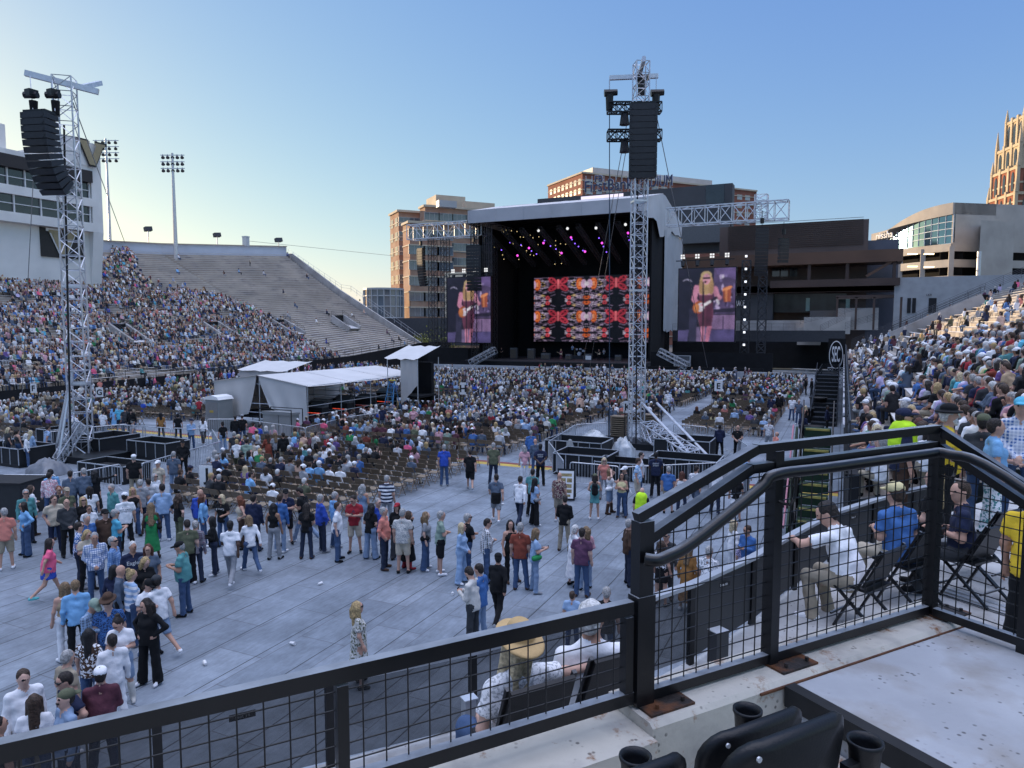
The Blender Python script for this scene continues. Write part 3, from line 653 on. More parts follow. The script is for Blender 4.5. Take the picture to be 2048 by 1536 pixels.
# ---------------------------------------------------------------- gothic tower
GT = thing('gothic_tower', 'ornate brick and stone gothic tower with pinnacles at the right edge', 'tower', tuple(gd(2042, 640, 330).xy) + (0,), R(18))
GST = mat('warm_tower_stone', (.46, .38, .26), .88, 0, .15, .2); GBR = mat('red_tower_brick', (.27, .10, .06), .9, 0, .15, .2)
def zz(py): return gd(2040, py, 330).z
tiers = [(11.2, 0, zz(395)), (10.4, zz(395), zz(345)), (9.4, zz(345), zz(300)), (7.0, zz(300), zz(246))]
for i, (hw, z0, z1) in enumerate(tiers):
    b = MB(); b.mi = 0; b.box(-hw, hw, -hw, hw, z0, z1)
    b.mi = 1
    for sx in (-1, -.33, .33, 1):
        for sy in (-1, 1):
            b.box(sx*hw - .7, sx*hw + .7, sy*hw - .6, sy*hw + .6, z0, z1 + 1.2); b.box(sy*hw - .6, sy*hw + .6, sx*hw - .7, sx*hw + .7, z0, z1 + 1.2)
    b.box(-hw - .4, hw + .4, -hw - .4, hw + .4, z1 - 1.2, z1); z = z0 + 4
    while z < z1 - 3 and i < 2: b.box(-hw - .15, hw + .15, -hw - .15, hw + .15, z, z + .8); z += 6.5
    b.build('tier', [GBR if i < 2 else GST, GST], GT, True)
    for sx in (-1, 1):
        for sy in (-1, 1): MB().tube((sx*hw, sy*hw, z1), (sx*hw, sy*hw, z1 + (9 if i == 2 else 6)), 1.0, 6, .1).build('pinnacle', GST, GT, True)
    hgt = min(z1 - z0 - 3, 12); wm = MB(); wdt = 2.0
    pts = [(-wdt/2, 0), (wdt/2, 0), (wdt/2, hgt * .75), (wdt*.3, hgt*.9), (0, hgt), (-wdt*.3, hgt*.9), (-wdt/2, hgt*.75)]
    wm.prism(pts, (0, -.05, 0), (1, 0, 0), (0, 0, 1), .12); wme = wm.mesh('arched_window', GLASS)
    for zc in ([z1 - hgt - 2] if i else [z1 - hgt - 2 - k * 14 for k in range(4)]):
        for fx in (-.66, 0, .66):
            for rz in (0, 90, -90, 180):
                ca, sa = math.cos(R(rz)), math.sin(R(rz)); x, y = fx * hw, -hw - .1
                link('arched_window', wme, GT, (x*ca - y*sa, x*sa + y*ca, zc), (0, 0, R(rz)))
# ================================================================ the stage
ST = thing('concert_stage', 'huge black concert stage with grey fabric roof and dark interior', 'stage', (-39, 108, 0))
FAB = mat('grey_roof_fabric', (.40, .42, .45), .75, 0, .08, .4, bump=.25, bscale=1.2); FABW = mat('white_roof_fabric', (.47, .48, .50), .7, 0, .08, .4, bump=.3, bscale=1.0)
a = gv(937, 424, 100); b_ = gv(1287, 390, 100)
X0, X1 = a.x, b_.x; YF, YR, YB = 100., 112., 126.
zf1 = gv(1130, 406, 100).z; zf0 = gv(1130, 433, 100).z; zr = gv(1332, 386, YR).z
rb = MB()
rb.box(X0, X1, YF, YF + .25, zf0, zf1)
n = 7
for k in range(n): 
    x = X0 + (X1 - X0) * k / (n - 1) ; rb.box(x - .12, x + .12, YF - .06, YF, zf0, zf1)
rb.build('roof_fascia', FAB, ST)
rb = MB()
V = []; Q = []; nx, ny = 25, 9
for i in range(nx):
    x = X0 + (X1 - X0) * i / (nx - 1); s = abs(((i / (nx - 1)) * 5) % 1 - .5) * 2
    for j in range(ny):
        t = j / (ny - 1); y = YF + .1 + (YR - YF) * t; z = zf1 + (zr - zf1) * t + (.2 * (1 - s) * math.sin(math.pi * min(1, t * 1.3)) if t < .77 else 0)
        V.append((x, y, z))
for i in range(nx - 1):
    for j in range(ny - 1): Q.append((i*ny + j, (i+1)*ny + j, (i+1)*ny + j + 1, i*ny + j + 1))
rb.add(V, Q); rb.add([(X0, YR, zr), (X1, YR, zr), (X1, YB, zf1 - .5), (X0, YB, zf1 - .5)], [(0, 1, 2, 3)])
rb.build('roof_canopy', FABW, ST, smooth=True)
# gable cloth at both ends, hanging in ragged panels
rr = random.Random(4)
for x, sg in ((X1 + .1, 1), (X0 - .1, -1)):
    gm = MB(); ys = [YF + (YB - YF) * k / 12 for k in range(13)]
    tops = [zf1 + (zr - zf1) * min(1, (y - YF) / (YR - YF)) if y <= YR else zr - (zr - zf1 + .5) * (y - YR) / (YB - YR) for y in ys]
    lows = [zf0 - .2 + (0 if k < 4 else -2.0 if k < 8 else -.6) + rr.uniform(-.5, .3) for k in range(13)]
    P = []
    for y, t, l in zip(ys, tops, lows): P += [(x + rr.uniform(-.15, .35) * sg, y, l), (x, y, t)]
    gm.add(P, [(2*k, 2*k+2, 2*k+3, 2*k+1) if sg > 0 else (2*k+1, 2*k+3, 2*k+2, 2*k) for k in range(12)]); gm.build('gable_cloth', FABW, ST)
zb = gv(1350, 640, 118).z
gm = MB(); m_ = 14; P = []
for k in range(m_ + 1):
    y = 113 + (YB - 113) * k / m_; P += [(X1 + .1 + .18 * math.sin(k * 1.9), y, 6.5 + rr.uniform(-.6, .4)), (X1 + .1 + .12 * math.sin(k * 1.9), y, zf0 - 1)]
gm.add(P, [(2*k, 2*k+2, 2*k+3, 2*k+1) for k in range(m_)]); gm.build('side_cloth', FAB, ST, smooth=True)
# interior: back and side blacks, ceiling, deck
dk = MB(); dk.box(X0, X1, 117.6, 118, 1, zf0 + 3); dk.box(X0 + .2, X0 + .5, 103, 118, 1, zf0); dk.box(X1 - .5, X1 - .2, 106, 118, 1, zf0); dk.box(X0 + .3, X1 - .3, 101.2, 118, zf0 + 1.2, zf0 + 1.5)
dk.build('black_drapes', CLOTHBLACK, ST)
DECK = mat('black_stage_deck', (.03, .03, .034), .6, 0, .2, .6)
zd = 1.75
xw0 = gv(865, 705, 103).x; xw1 = gv(1548, 700, 103).x
dkm = MB(); dkm.box(X0 - .5, X1 + .5, 99.5, 118, .2, zd); dkm.build('deck', DECK, ST)
sk = MB(); sk.box(X0 - 1, X1 + 1, 99.0, 99.2, 0, zd - .1); sk.box(xw0, X0 - 1, 101.5, 101.7, 0, 3.6); sk.box(X1 + 1, xw1, 101.5, 101.7, 0, 3.4); sk.box(xw0, X0 - 1, 99.8, 100, 0, 1.3); sk.box(X1 + 1, xw1 - 1, 99.8, 100, 0, 1.4)
sk.build('black_skirt', CLOTHBLACK, ST)
for x in (X0 + .6, X1 - .6):
    for y in (101, 116): MB().truss((x, y, 0), (x, y, zf0 + 1), 1.0, .06, 1.4).build('roof_tower', BLACK, ST)
tr = MB()
for k in range(6): 
    y = 101.5 + k * 2.6; tr.truss((X0 + .5, y, zf0 + .6), (X1 - .5, y, zf0 + .6), .9, .06, 1.5)
tr.build('roof_truss', mat('dark_truss', (.07, .072, .08), .5, .4), ST)
tr = MB()
for k in range(9):
    x = X0 + 1.5 + (X1 - X0 - 3) * k / 8; tr.truss((x, 103, zf0 - 1.0), (x, 115.5, zf0 - 5.5), .6, .05, .9)
tr.build('raked_light_truss', mat('dark_truss', (.07, .072, .08), .5, .4), ST)
# side scaffold of dense uprights
for x, s in ((X0 + 1.5, 1), (X1 - 2.0, 1)):
    b = MB()
    for i in range(6):
        b.tube((x + i * .32, 102.0, 1.5), (x + i * .32, 102.0, zf0), .06, 4)
        for j in range(14): b.tube((x + (i % 5) * .32, 102, 2 + j * 1.5), (x + (i % 5) * .32 + .32, 102, 2.6 + j * 1.5), .04, 3)
    b.build('side_scaffold', mat('scaffold_grey', (.10, .10, .11), .5, .3), ST)
# lamps under the roof: each a lamp of its own
LAMPB = mat('black_lamp_body', (.02, .02, .022), .5); LENS = {}
for nm, c, s in (('magenta_lens', (.9, .08, .7), .8), ('violet_lens', (.25, .1, 1), 1.0), ('amber_lens', (1, .75, .35), .5), ('white_lens', (1, 1, 1), .45)): LENS[nm] = mat(nm, (.1, .1, .1), .3, emit=c, estr=s)
def lamp_mesh(m, r=.2):
    b = MB(); b.mi = 0; b.tube((0, 0, 0), (0, .42, .1), r * 1.25, 8, r * .8, True); b.bar((0, .2, .05), (0, .2, .55), .1, .1)
    b.mi = 1; b.tube((0, -.03, -.01), (0, .02, .0), r, 8, None, True); return b.mesh('stage_lamp', [LAMPB, m])
LM = {k: lamp_mesh(v, {'magenta_lens': .19, 'violet_lens': .11, 'amber_lens': .07, 'white_lens': .22}[k]) for k, v in LENS.items()}
def lamp(px, py, v, kind, lab, g): 
    p = gv(px, py, v); o = link('stage_lamp', LM[kind], None, p); tag(o, lab, 'stage lamp', g); return o
MAG = [(1087, 486), (1142, 475), (1123, 506), (1170, 503), (1204, 486), (1256, 466), (1058, 496), (983, 482), (1035, 511)]
for px, py in MAG: lamp(px, py, 108, 'magenta_lens', 'small round stage lamp glowing magenta under the stage roof', 'magenta stage lamps')
for px, py in [(1089, 481), (1101, 492), (1112, 498), (1150, 487), (1157, 493), (1144, 479), (1198, 476), (1207, 493), (1213, 504), (1256, 473), (1258, 480), (1262, 491), (1073, 508), (1042, 490), (1020, 485), (1003, 500), (1063, 502), (1166, 501)]:
    lamp(px, py, 108, 'violet_lens', 'small stage lamp glowing violet under the stage roof', 'violet stage lamps')
rl = random.Random(8)
for k in range(34):
    px = rl.uniform(975, 1120) + k * .6; py = 458 + (px - 975) * .14 + rl.uniform(-4, 58); lamp(px, py, 110 + rl.uniform(-5, 3), 'amber_lens', 'tiny dim amber stage lamp among the rigging', 'amber stage lamps')
for px, py in ((1135, 457), (1192, 456), (1251, 449), (1077, 461)):
    lamp(px, py, 103, 'white_lens', 'small white four cell blinder lamp below the roof edge', 'white blinder lamps')
# ---------------------------------------------------------------- video walls (flat lit screens with a moving picture on them)
SCRM = colmat('video_picture', .5, emit=.31)
def screen(name, lab, tl, tr, bl_, br2, v, img):
    A, B, Cc, D = gv(*tl, v), gv(*tr, v), gv(*bl_, v), gv(*br2, v)
    x0, x1, z1, z0 = (A.x + Cc.x) / 2, (B.x + D.x) / 2, (A.z + B.z) / 2, (Cc.z + D.z) / 2
    t = thing(name, lab, 'video screen', ((x0 + x1) / 2, v, z0))
    MB().box(x0 - .12, x1 + .12, v + .05, v + .5, z0 - .12, z1 + .12).build('screen_frame', BLACK, t)
    h, wd = img.shape[:2]; xs = np.linspace(x0, x1, wd + 1); zs = np.linspace(z1, z0, h + 1)
    gx, gz_ = np.meshgrid(xs, zs); V = np.stack([gx, np.full_like(gx, v), gz_], -1).reshape(-1, 3) - np.array(t.location)
    i = np.arange(h * (wd + 1)).reshape(h, wd + 1)[:, :-1].ravel(); Fq = np.stack([i, i + wd + 1, i + wd + 2, i + 1], 1)
    link('picture', npmesh('picture', V, Fq, [SCRM], smooth=False, cols=img.reshape(-1, 3)), t)
    return t
def canvas(w, h, c): return np.tile(np.array(srgb(c), np.float32), (h, w, 1)), *np.meshgrid((np.arange(w) + .5) / w, (np.arange(h) + .5) / h)
def ell(im, X, Y, cx, cy, rx, ry, c, rot=0, soft=0.):
    a = R(rot); dx, dy = X - cx, Y - cy; u = dx * math.cos(a) + dy * math.sin(a); w_ = -dx * math.sin(a) + dy * math.cos(a)
    im[(u / rx) ** 2 + (w_ / ry) ** 2 < 1] = srgb(c)
def poly(im, X, Y, pts, c):
    ins = np.zeros(X.shape, bool); n = len(pts)
    for i in range(n):
        (x1, y1), (x2, y2) = pts[i], pts[(i+1) % n]
        cnd = ((y1 > Y) != (y2 > Y)) & (X < (x2 - x1) * (Y - y1) / ((y2 - y1) if y2 != y1 else 1e-9) + x1); ins ^= cnd
    im[ins] = srgb(c)
def seg(im, X, Y, x1, y1, x2, y2, t, c, asp=1.):
    dx, dy = (x2 - x1) * asp, (y2 - y1); L2 = dx*dx + dy*dy + 1e-9; k = np.clip(((X - x1) * asp * dx + (Y - y1) * dy) / L2, 0, 1)
    im[((X - x1) * asp - k * dx) ** 2 + (Y - y1 - k * dy) ** 2 < t * t] = srgb(c)
def soften(im, k=1, seed=0):
    for _ in range(k):
        p = np.pad(im, ((1, 1), (1, 1), (0, 0)), 'edge'); im = (p[:-2, 1:-1] + p[2:, 1:-1] + p[1:-1, :-2] + p[1:-1, 2:] + 2 * im) / 6
    r = np.random.RandomState(seed); h, w_ = im.shape[:2]; lo = r.uniform(.6, 1.25, (h // 9 + 2, w_ // 9 + 2)); yi, xi = np.linspace(0, lo.shape[0] - 1.01, h), np.linspace(0, lo.shape[1] - 1.01, w_); a, b = yi.astype(int), xi.astype(int); fy, fx = (yi - a)[:, None], (xi - b)[None]
    g = (lo[a][:, b] * (1 - fy) + lo[a + 1][:, b] * fy) * (1 - fx) + (lo[a][:, b + 1] * (1 - fy) + lo[a + 1][:, b + 1] * fy) * fx
    return (im * g[..., None] * r.uniform(.85, 1.15, (h, w_, 1))).astype(np.float32)
def butterflies():
    w_, h = 200, 112; im, X, Y = canvas(w_, h, '#0c0a10'); r = np.random.RandomState(5)
    tw, th = .50, .50                                # the pattern repeats; mirrored inside each tile
    U = (X / tw + .06) % 1; Vv = (Y / th + .28) % 1; Ux = np.minimum(U, 1 - U) * 2; Vy = np.minimum(Vv, 1 - Vv) * 2
    for k in range(26):
        x, y = r.uniform(0, .75), r.uniform(.05, .95); a = r.uniform(-.9, .9); l = .17
        seg(im, Ux, Vy, x - l * math.cos(a), y - l * math.sin(a), x + l * math.cos(a), y + l * math.sin(a), .018, ['#b9a3c4', '#8f7a9b', '#6c5a70', '#d5c6dc'][k % 4])
    for k in range(14):
        x, y = r.uniform(0, .8), r.uniform(.05, .95); a = r.uniform(.6, 2.4); seg(im, Ux, Vy, x, y, x + .2 * math.cos(a), y + .2 * math.sin(a), .02, '#0c0a10')
    ell(im, Ux, Vy, 1.0, 1.0, .30, .34, '#0c0a10')
    for s, c in ((1., '#8c2030'), (.84, '#d2485a'), (.6, '#b02c40')):      # red wings
        ell(im, Ux, Vy, .80, .78, .11 * s + .03, .25 * s, c, -30); 
    ell(im, Ux, Vy, .84, .84, .03, .09, '#2a0a12', -30); ell(im, Ux, Vy, .75, .68, .04, .05, '#2a0a12'); ell(im, Ux, Vy, .98, .9, .03, .2, '#e8707a')
    for s, c in ((1., '#9c3a12'), (.85, '#ef7a3c'), (.55, '#b4481e'), (.35, '#f6a070')): ell(im, Ux, Vy, .24, .98, .13 * s, .36 * s, c)   # orange moth
    ell(im, Ux, Vy, .10, .98, .1, .24, '#d8b2d6'); ell(im, Ux, Vy, .03, .98, .05, .12, '#efe2f0')
    for s, c in ((1., '#d9622c'), (.78, '#20100c'), (.6, '#e06a30'), (.25, '#3a1408')): ell(im, Ux, Vy, .02, .16, .13 * s, .11 * s, c)
    for s, c in ((1., '#b02a3a'), (.75, '#e25a64'), (.35, '#5a0f1a')): ell(im, Ux, Vy, .62, .16, .09 * s, .13 * s, c)
    for k in range(5): seg(im, Ux, Vy, .42, .36, .34 + k * .045, .22 + .03 * abs(k - 2), .012, '#cfb27a')
    for k in range(4): seg(im, Ux, Vy, .52, .96, .42 + k * .04, .86 + .03 * k, .012, '#c2a468')
    d = r.uniform(.82, 1.15, (h, w_, 1)); return soften(im * d, 1, 3)
def singer():
    w_, h = 96, 124; im, X, Y = canvas(w_, h, '#1c1a2c'); A = w_ / h; r = np.random.RandomState(2)
    im[:] = np.array(srgb('#201f33')) * (1 - .25 * Y[..., None]) 
    poly(im, X, Y, [(.62, 0), (1, 0), (1, .62), (.62, .62)], '#5a4a72'); poly(im, X, Y, [(.62, 0), (1, 0), (1, .16), (.7, .1)], '#6d5a90')
    for k in range(26): ell(im, X, Y, r.uniform(.64, .98), r.uniform(.1, .58), r.uniform(.008, .03), r.uniform(.006, .05), r.choice(['#c6b4e0', '#3a2c50', '#8a78b0', '#e9e2f6', '#2b2038']))
    poly(im, X, Y, [(.78, .27), (.93, .24), (.93, .46), (.8, .46)], '#a8543a'); poly(im, X, Y, [(.82, .27), (.86, .26), (.87, .46), (.83, .46)], '#e08a5a')
    ell(im, X, Y, .86, .28, .09, .022, '#f09a66', -15); poly(im, X, Y, [(.6, .64), (1, .64), (1, .83), (.6, .83)], '#8a6f9a'); poly(im, X, Y, [(.79, .65), (.81, .65), (.81, .83), (.79, .83)], '#3c3050')
    poly(im, X, Y, [(.62, .56), (1, .54), (1, .6), (.62, .61)], '#2a2238')
    for k in range(7): ell(im, X, Y, .08 + .025 * k, .165 - .02 * math.sin(k * .6), .012, .008, '#b8b4d8')
    poly(im, X, Y, [(.2, .55), (.33, .55), (.33, 1), (.2, 1)], '#34324c'); poly(im, X, Y, [(0, .85), (.2, .84), (.17, 1), (0, 1)], '#5c5486'); poly(im, X, Y, [(.57, .84), (1, .83), (1, 1), (.53, 1)], '#564d80'); poly(im, X, Y, [(.33, .8), (.57, .8), (.57, 1), (.33, 1)], '#7a6890')
    # legs, dress, arms, hair, head
    poly(im, X, Y, [(.40, .78), (.48, .78), (.47, 1), (.42, 1)], '#d48aa8'); poly(im, X, Y, [(.52, .78), (.61, .78), (.55, 1), (.49, 1)], '#c97d9c')
    poly(im, X, Y, [(.36, .33), (.62, .33), (.61, .5), (.63, .62), (.6, .79), (.38, .79), (.34, .62), (.38, .5)], '#6d3a52'); poly(im, X, Y, [(.5, .5), (.6, .5), (.61, .62), (.58, .79), (.5, .79)], '#5a2c44')
    poly(im, X, Y, [(.33, .23), (.62, .23), (.66, .3), (.6, .36), (.38, .36), (.31, .3)], '#dc9ab8')
    for pts in ([(.32, .26), (.28, .42), (.4, .52)], [(.65, .28), (.68, .36), (.73, .4)]):
        for p, q in zip(pts[:-1], pts[1:]): seg(im, X, Y, p[0], p[1], q[0], q[1], .036, '#dc94b4', A)
    ell(im, X, Y, .49, .2, .115, .16, '#caa77a'); ell(im, X, Y, .41, .26, .05, .1, '#b8926a'); ell(im, X, Y, .58, .26, .05, .1, '#b8926a'); ell(im, X, Y, .49, .09, .095, .05, '#d9bd90')
    ell(im, X, Y, .495, .145, .068, .075, '#e6a8bc'); poly(im, X, Y, [(.43, .12), (.56, .12), (.56, .145), (.43, .145)], '#16121e'); ell(im, X, Y, .495, .185, .02, .009, '#b0405a')
    seg(im, X, Y, .40, .535, .74, .37, .02, '#2e2030', A); ell(im, X, Y, .36, .53, .1, .085, '#b85f34', -20); ell(im, X, Y, .40, .53, .075, .06, '#e9dff0', -25); ell(im, X, Y, .33, .54, .05, .06, '#d98a50'); seg(im, X, Y, .42, .52, .56, .455, .018, '#f2eef8', A)
    ell(im, X, Y, .43, .5, .03, .02, '#e6a4bf'); ell(im, X, Y, .715, .38, .035, .022, '#e6a4bf'); seg(im, X, Y, .44, .19, .45, 1, .009, '#141220', A); ell(im, X, Y, .475, .185, .02, .018, '#1a1626')
    return soften(im, 2, 4)
SGR = singer()
screen('video_screen', 'wide video screen at the back of the stage showing red and orange butterfly patterns', (1068, 558), (1300, 546), (1068, 684), (1300, 683), 116, butterflies())
screen('video_screen', 'tall video screen left of the stage showing a blonde singer with guitar', (895, 557), (981, 552), (895, 685), (981, 685), 101, SGR)
screen('video_screen', 'tall video screen right of the stage showing a blonde singer with guitar', (1357, 540), (1470, 533), (1357, 684), (1470, 682), 101, SGR)
# ---------------------------------------------------------------- wing trusses, towers, hanging arrays
def place(px, py, v): return gv(px, py, v)
for (xa, ya, xb, yb, lab) in ((820, 464, 968, 458, 'white box truss reaching left from the stage roof'), (1335, 437, 1578, 418, 'white box truss reaching right from the stage roof')):
    p = gv(xa, ya, 103); q = gv(xb, yb, 103); zc = (p.z + q.z) / 2; t = thing('wing_truss', lab, 'truss', ((p.x + q.x) / 2, 103, zc))
    MB().truss((p.x, 103, zc), (q.x, 103, zc), 2.0, .11, 1.9, (0, 1, 0), h=2.4).build('lattice', ALU, t)
    if px_ := (xa > 1000):
        c = gv(1523, 405, 103); MB().truss((c.x, 103, zc - 1), (c.x, 103, zc + 2.2), 1.6, .09, .8).build('head_block', ALU, t)
DT = mat('dark_tower_truss', (.045, .047, .052), .5, .4)
for k, (px, ptop, lab) in enumerate(((865, 470, 'black lattice tower at the left end of the left wing truss'), (890, 472, 'black lattice tower just left of the left video screen'), (985, 478, 'dark lattice tower between left video screen and stage'), (1492, 520, 'dark lattice tower lined with white lamps right of the right video screen'), (1525, 540, 'dark lattice tower below the right speaker array'))):
    p = gv(px, ptop, 103.6); t = thing('lattice_tower', lab, 'tower', (p.x, 103.6 + (0 if px < 1000 else .8), 0)); MB().truss((0, 0, 0), (0, 0, p.z), 1.1, .06, 1.1).build('lattice', DT, t, True)
    if px == 1492:
        for j in range(9):
            z = 2.6 + j * 1.75; b = MB(); b.box(-.14, .14, -.72, -.6, z, z + .28); o = b.build('lamp_cell', mat('cool_white_cell', (.3, .3, .3), .4, emit=(.85, .9, 1), estr=.8), t, True)
for (px, py, lab) in ((1410, 520, 'row of black stage lamps on a bar above the right video screen'), (940, 548, 'row of black stage lamps on a bar above the left video screen')):
    p = gv(px, py, 101.5); t = thing('lamp_bar', lab, 'stage lamp bar', p); MB().bar((-4, 0, 0), (4, 0, 0), .12, .12).build('bar', BLACK, t, True)
    for k in range(4):
        x = -3 + 2 * k; b = MB(); b.tube((x, 0, -.1), (x, -.3, -.8), .3, 8, .22, True); b.build('lamp_body', LAMPB, t, True)
        b = MB(); [b.box(x - .3 + i * .34, x - .06 + i * .34, -.25, -.2, .25 + j * .34, .49 + j * .34) for i in range(2) for j in range(2)]; b.build('lamp_cell', LENS['white_lens'], t, True)
def line_array(top, n, wd, hgt, yaw, curve, name, lab, group=None, dep=.75, lean=0., grid=True):
    """a hanging column of cabinets bending backwards towards the bottom; built hanging from its top point"""
    t = thing(name, lab, 'speaker', top, yaw, group)
    if grid: MB().box(-wd*.45, wd*.45, -dep*.4, dep*.6, 0, .12).build('rigging_frame', BLACK, t, True)
    y = z = 0.; a = lean
    ncol = n
    for k in range(n):
        dn = Vector((0, math.sin(a), -math.cos(a))); fw = Vector((0, -math.cos(a), -math.sin(a)))
        c = Vector((0, y, z)) + dn * hgt / 2; g = hgt * .035
        P = []
        for s in (-1, 1):
            hh = hgt / 2 - g
            P += [c + fw * dep/2 - dn * hh + Vector((s*wd/2, 0, 0)), c + fw * dep/2 + dn * hh + Vector((s*wd/2, 0, 0)), c - fw * dep/2 + dn * hh * .72 + Vector((s*wd*.44, 0, 0)), c - fw * dep/2 - dn * hh * .72 + Vector((s*wd*.44, 0, 0))]
        b = MB(); b.add(P, [(0,1,2,3), (7,6,5,4), (0,4,5,1), (1,5,6,2), (2,6,7,3), (3,7,4,0)])
        for s in (-1, 1):                         # the angled seams of the grille
            b.tube(c + fw * (dep/2 + .004) - dn * hh + Vector((s*wd*.36, 0, 0)), c + fw * (dep/2 + .004) + Vector((s*wd*.46, 0, 0)), .008, 3); b.tube(c + fw * (dep/2 + .004) + dn * hh + Vector((s*wd*.36, 0, 0)), c + fw * (dep/2 + .004) + Vector((s*wd*.46, 0, 0)), .008, 3)
        b.build('cabinet', mat('black_speaker_cabinet', (.014, .015, .018), .5, 0, .25, 6, spec=.5), t, True)
        y += dn.y * hgt; z += dn.z * hgt; a += curve * (k + 1) / n
    return t
for (px, pt, n, wd, h, cv, v, yaw, lab) in ((842, 498, 14, 1.5, .44, .045, 102.5, R(-20), 'black curved speaker column at far left of the stage wings'), (948, 492, 14, 2.4, .5, .035, 100.4, R(12), 'black curved speaker column hanging beside the left video screen'), (970, 492, 9, 1.5, .55, .03, 102.8, R(10), 'black speaker column tucked behind the left hanging array'),
                                       (1524, 456, 14, 1.7, .45, .045, 101.5, R(14), 'tall black curved speaker column right of the right video screen'), (1567, 478, 7, 1.3, .46, .03, 104.5, R(30), 'short black speaker column at the far right wing')):
    p = gv(px, pt, v); line_array(p, n, wd, h, yaw, cv, 'line_array', lab, 'speaker columns hanging beside the stage')
    t = thing('hoist_chain', lab.replace('black', 'chain and motor above the', 1).replace('above the curved', 'above the curved').replace('tall chain and motor above the', 'chain and motor above the tall').replace('short chain and motor above the', 'chain and motor above the short'), 'hoist', p + Vector((0, 0, .1)))
    b = MB(); b.tube((0, 0, 0), (0, 0, 2.2), .05, 4); b.tube((0, 0, .5), (0, 0, 1.2), .25, 8, None, True); b.build('motor', BLACK, t, True)
# barrier line in front of the stage, in lengths
BARGREY = mat('grey_barrier_sheet', (.42, .43, .45), .5, .4, .1, 1)
pl = gv(860, 738, 96); pr = gv(1560, 738, 96); L = pr.x - pl.x; nb = 26
me = None
for k in range(nb):
    if me is None:
        wv = L / nb; b = MB(); b.box(-wv/2 + .02, wv/2 - .02, -.03, .03, .25, 1.12); b.tube((-wv/2, 0, 1.15), (wv/2, 0, 1.15), .04, 5); b.tube((-wv/2, 0, 0), (-wv/2, 0, 1.15), .04, 5); b.tube((-wv/2, 0, .1), (-wv/2, 1.0, .05), .04, 4); me = b.mesh('stage_barrier', BARGREY)
    tag(link('stage_barrier', me, None, (pl.x + wv * (k + .5), 96, 0)), 'grey metal crowd barrier in the long line before the stage', 'barrier', 'barriers in front of the stage')
# black drapes and walls left of the stage
LWL = thing('black_fence_wall', 'black cloth covered wall between the left stand and the stage', 'wall', (gv(840, 735, 108).x, 108, 0))
q0 = gv(800, 700, 108); q1 = gv(1000, 700, 108); MB().box(q0.x, q1.x, 108, 108.3, 0, gv(840, 690, 108).z - .4).build('wall', CLOTHBLACK, LWL)
q0 = gv(775, 700, 122); q1 = gv(1010, 700, 122); MB().box(q0.x, q1.x, 122, 123, gv(850, 690, 122).z, gv(850, 636, 122).z).build('bridge_wall', mat('dark_blue_grey_panel', (.06, .065, .075), .6), LWL)
CRW = thing('stage_side_wall', 'cream sunlit fabric wall standing behind the left video screen', 'wall', (gv(960, 600, 127).x, 127, 0))
q0 = gv(890, 600, 127); q1 = gv(980, 600, 127); q2 = gv(1012, 600, 127); b = MB(); b.box(q0.x, q1.x, 127, 127.3, 6, gv(900, 545, 127).z); b.box(q1.x + .01, q2.x, 127, 127.3, 6, gv(1000, 524, 127).z); b.build('fabric', mat('cream_fabric', (.62, .56, .42), .8, 0, .06, .5), CRW)
# band gear: amplifiers, flight case, ramps, drum risers, and the players
AMPM = mat('amp_grille', (.09, .075, .06), .8); CASE = mat('flight_case', (.08, .085, .09), .5)
for px, py, wd, h, lab in ((1063, 702, 1.2, 1.7, 'dark amplifier cabinet at the left of the stage'), (1092, 704, 1.5, 1.0, 'brown organ cabinet behind the left players'), (1138, 708, 1.0, .9, 'small amplifier near the stage centre'), (1178, 706, 1.1, 1.0, 'pale amplifier beside the drummer'), (1237, 708, 1.0, .9, 'small amplifier right of the players'), (1028, 700, 1.2, 1.8, 'rack of gear at the left stage wing')):
    p = gv(px, py, 107); t = thing('amplifier', lab, 'amplifier', (p.x, 107, zd + .005)); MB().box(-wd/2, wd/2, -.3, .3, 0, h).build('cabinet', CASE, t, True)
    b = MB(); b.box(-wd/2 + .08, wd/2 - .08, -.34, -.302, .08, h - .3); b.build('grille', AMPM if 'pale' not in lab else WHITE, t, True); b = MB(); [b.tube((-wd/2 + .15 + i * .15, -.3, h - .15), (-wd/2 + .15 + i * .15, -.35, h - .15), .03, 6, None, True) for i in range(4)]; b.build('knobs', GALV, t, True)
p = gv(1361, 712, 99.3); t = thing('flight_case', 'black flight case with pale edges beside the right video screen', 'case', (p.x, 101, 1.45)); b = MB(); b.box(-1.1, 1.1, -.5, .5, 0, 1.5); b.build('case', CASE, t, True)
b = MB()
for x in (-1.1, 1.1): b.box(x - .05, x + .05, -.54, -.5, 0, 1.5)
for z in (0, .72, 1.45): b.box(-1.1, 1.1, -.56, -.52, z, z + .07)
b.build('edging', GALV, t, True)
for (xa, ya, xb, yb, lab) in ((942, 726, 990, 700, 'aluminium ramp sloping up to the left of the stage'), (1318, 703, 1374, 732, 'aluminium ramp sloping down to the right of the stage')):
    p = gv(xa, ya, 98.4); q = gv(xb, yb, 98.4); t = thing('stage_ramp', lab, 'ramp', (p.x, 98.4, 0)); b = MB(); b.truss(p, q, 1.0, .05, .8); b.bar(p, q, 1.0, .05); b.build('ramp_frame', GALV, t)
p = gv(1160, 705, 112); t = thing('drum_kit', 'drum kit on a low riser at the middle of the stage', 'drum kit', (p.x, 112, zd + .005)); MB().box(-2.2, 2.2, -1.2, 1.5, 0, .5).build('riser', DECK, t, True)
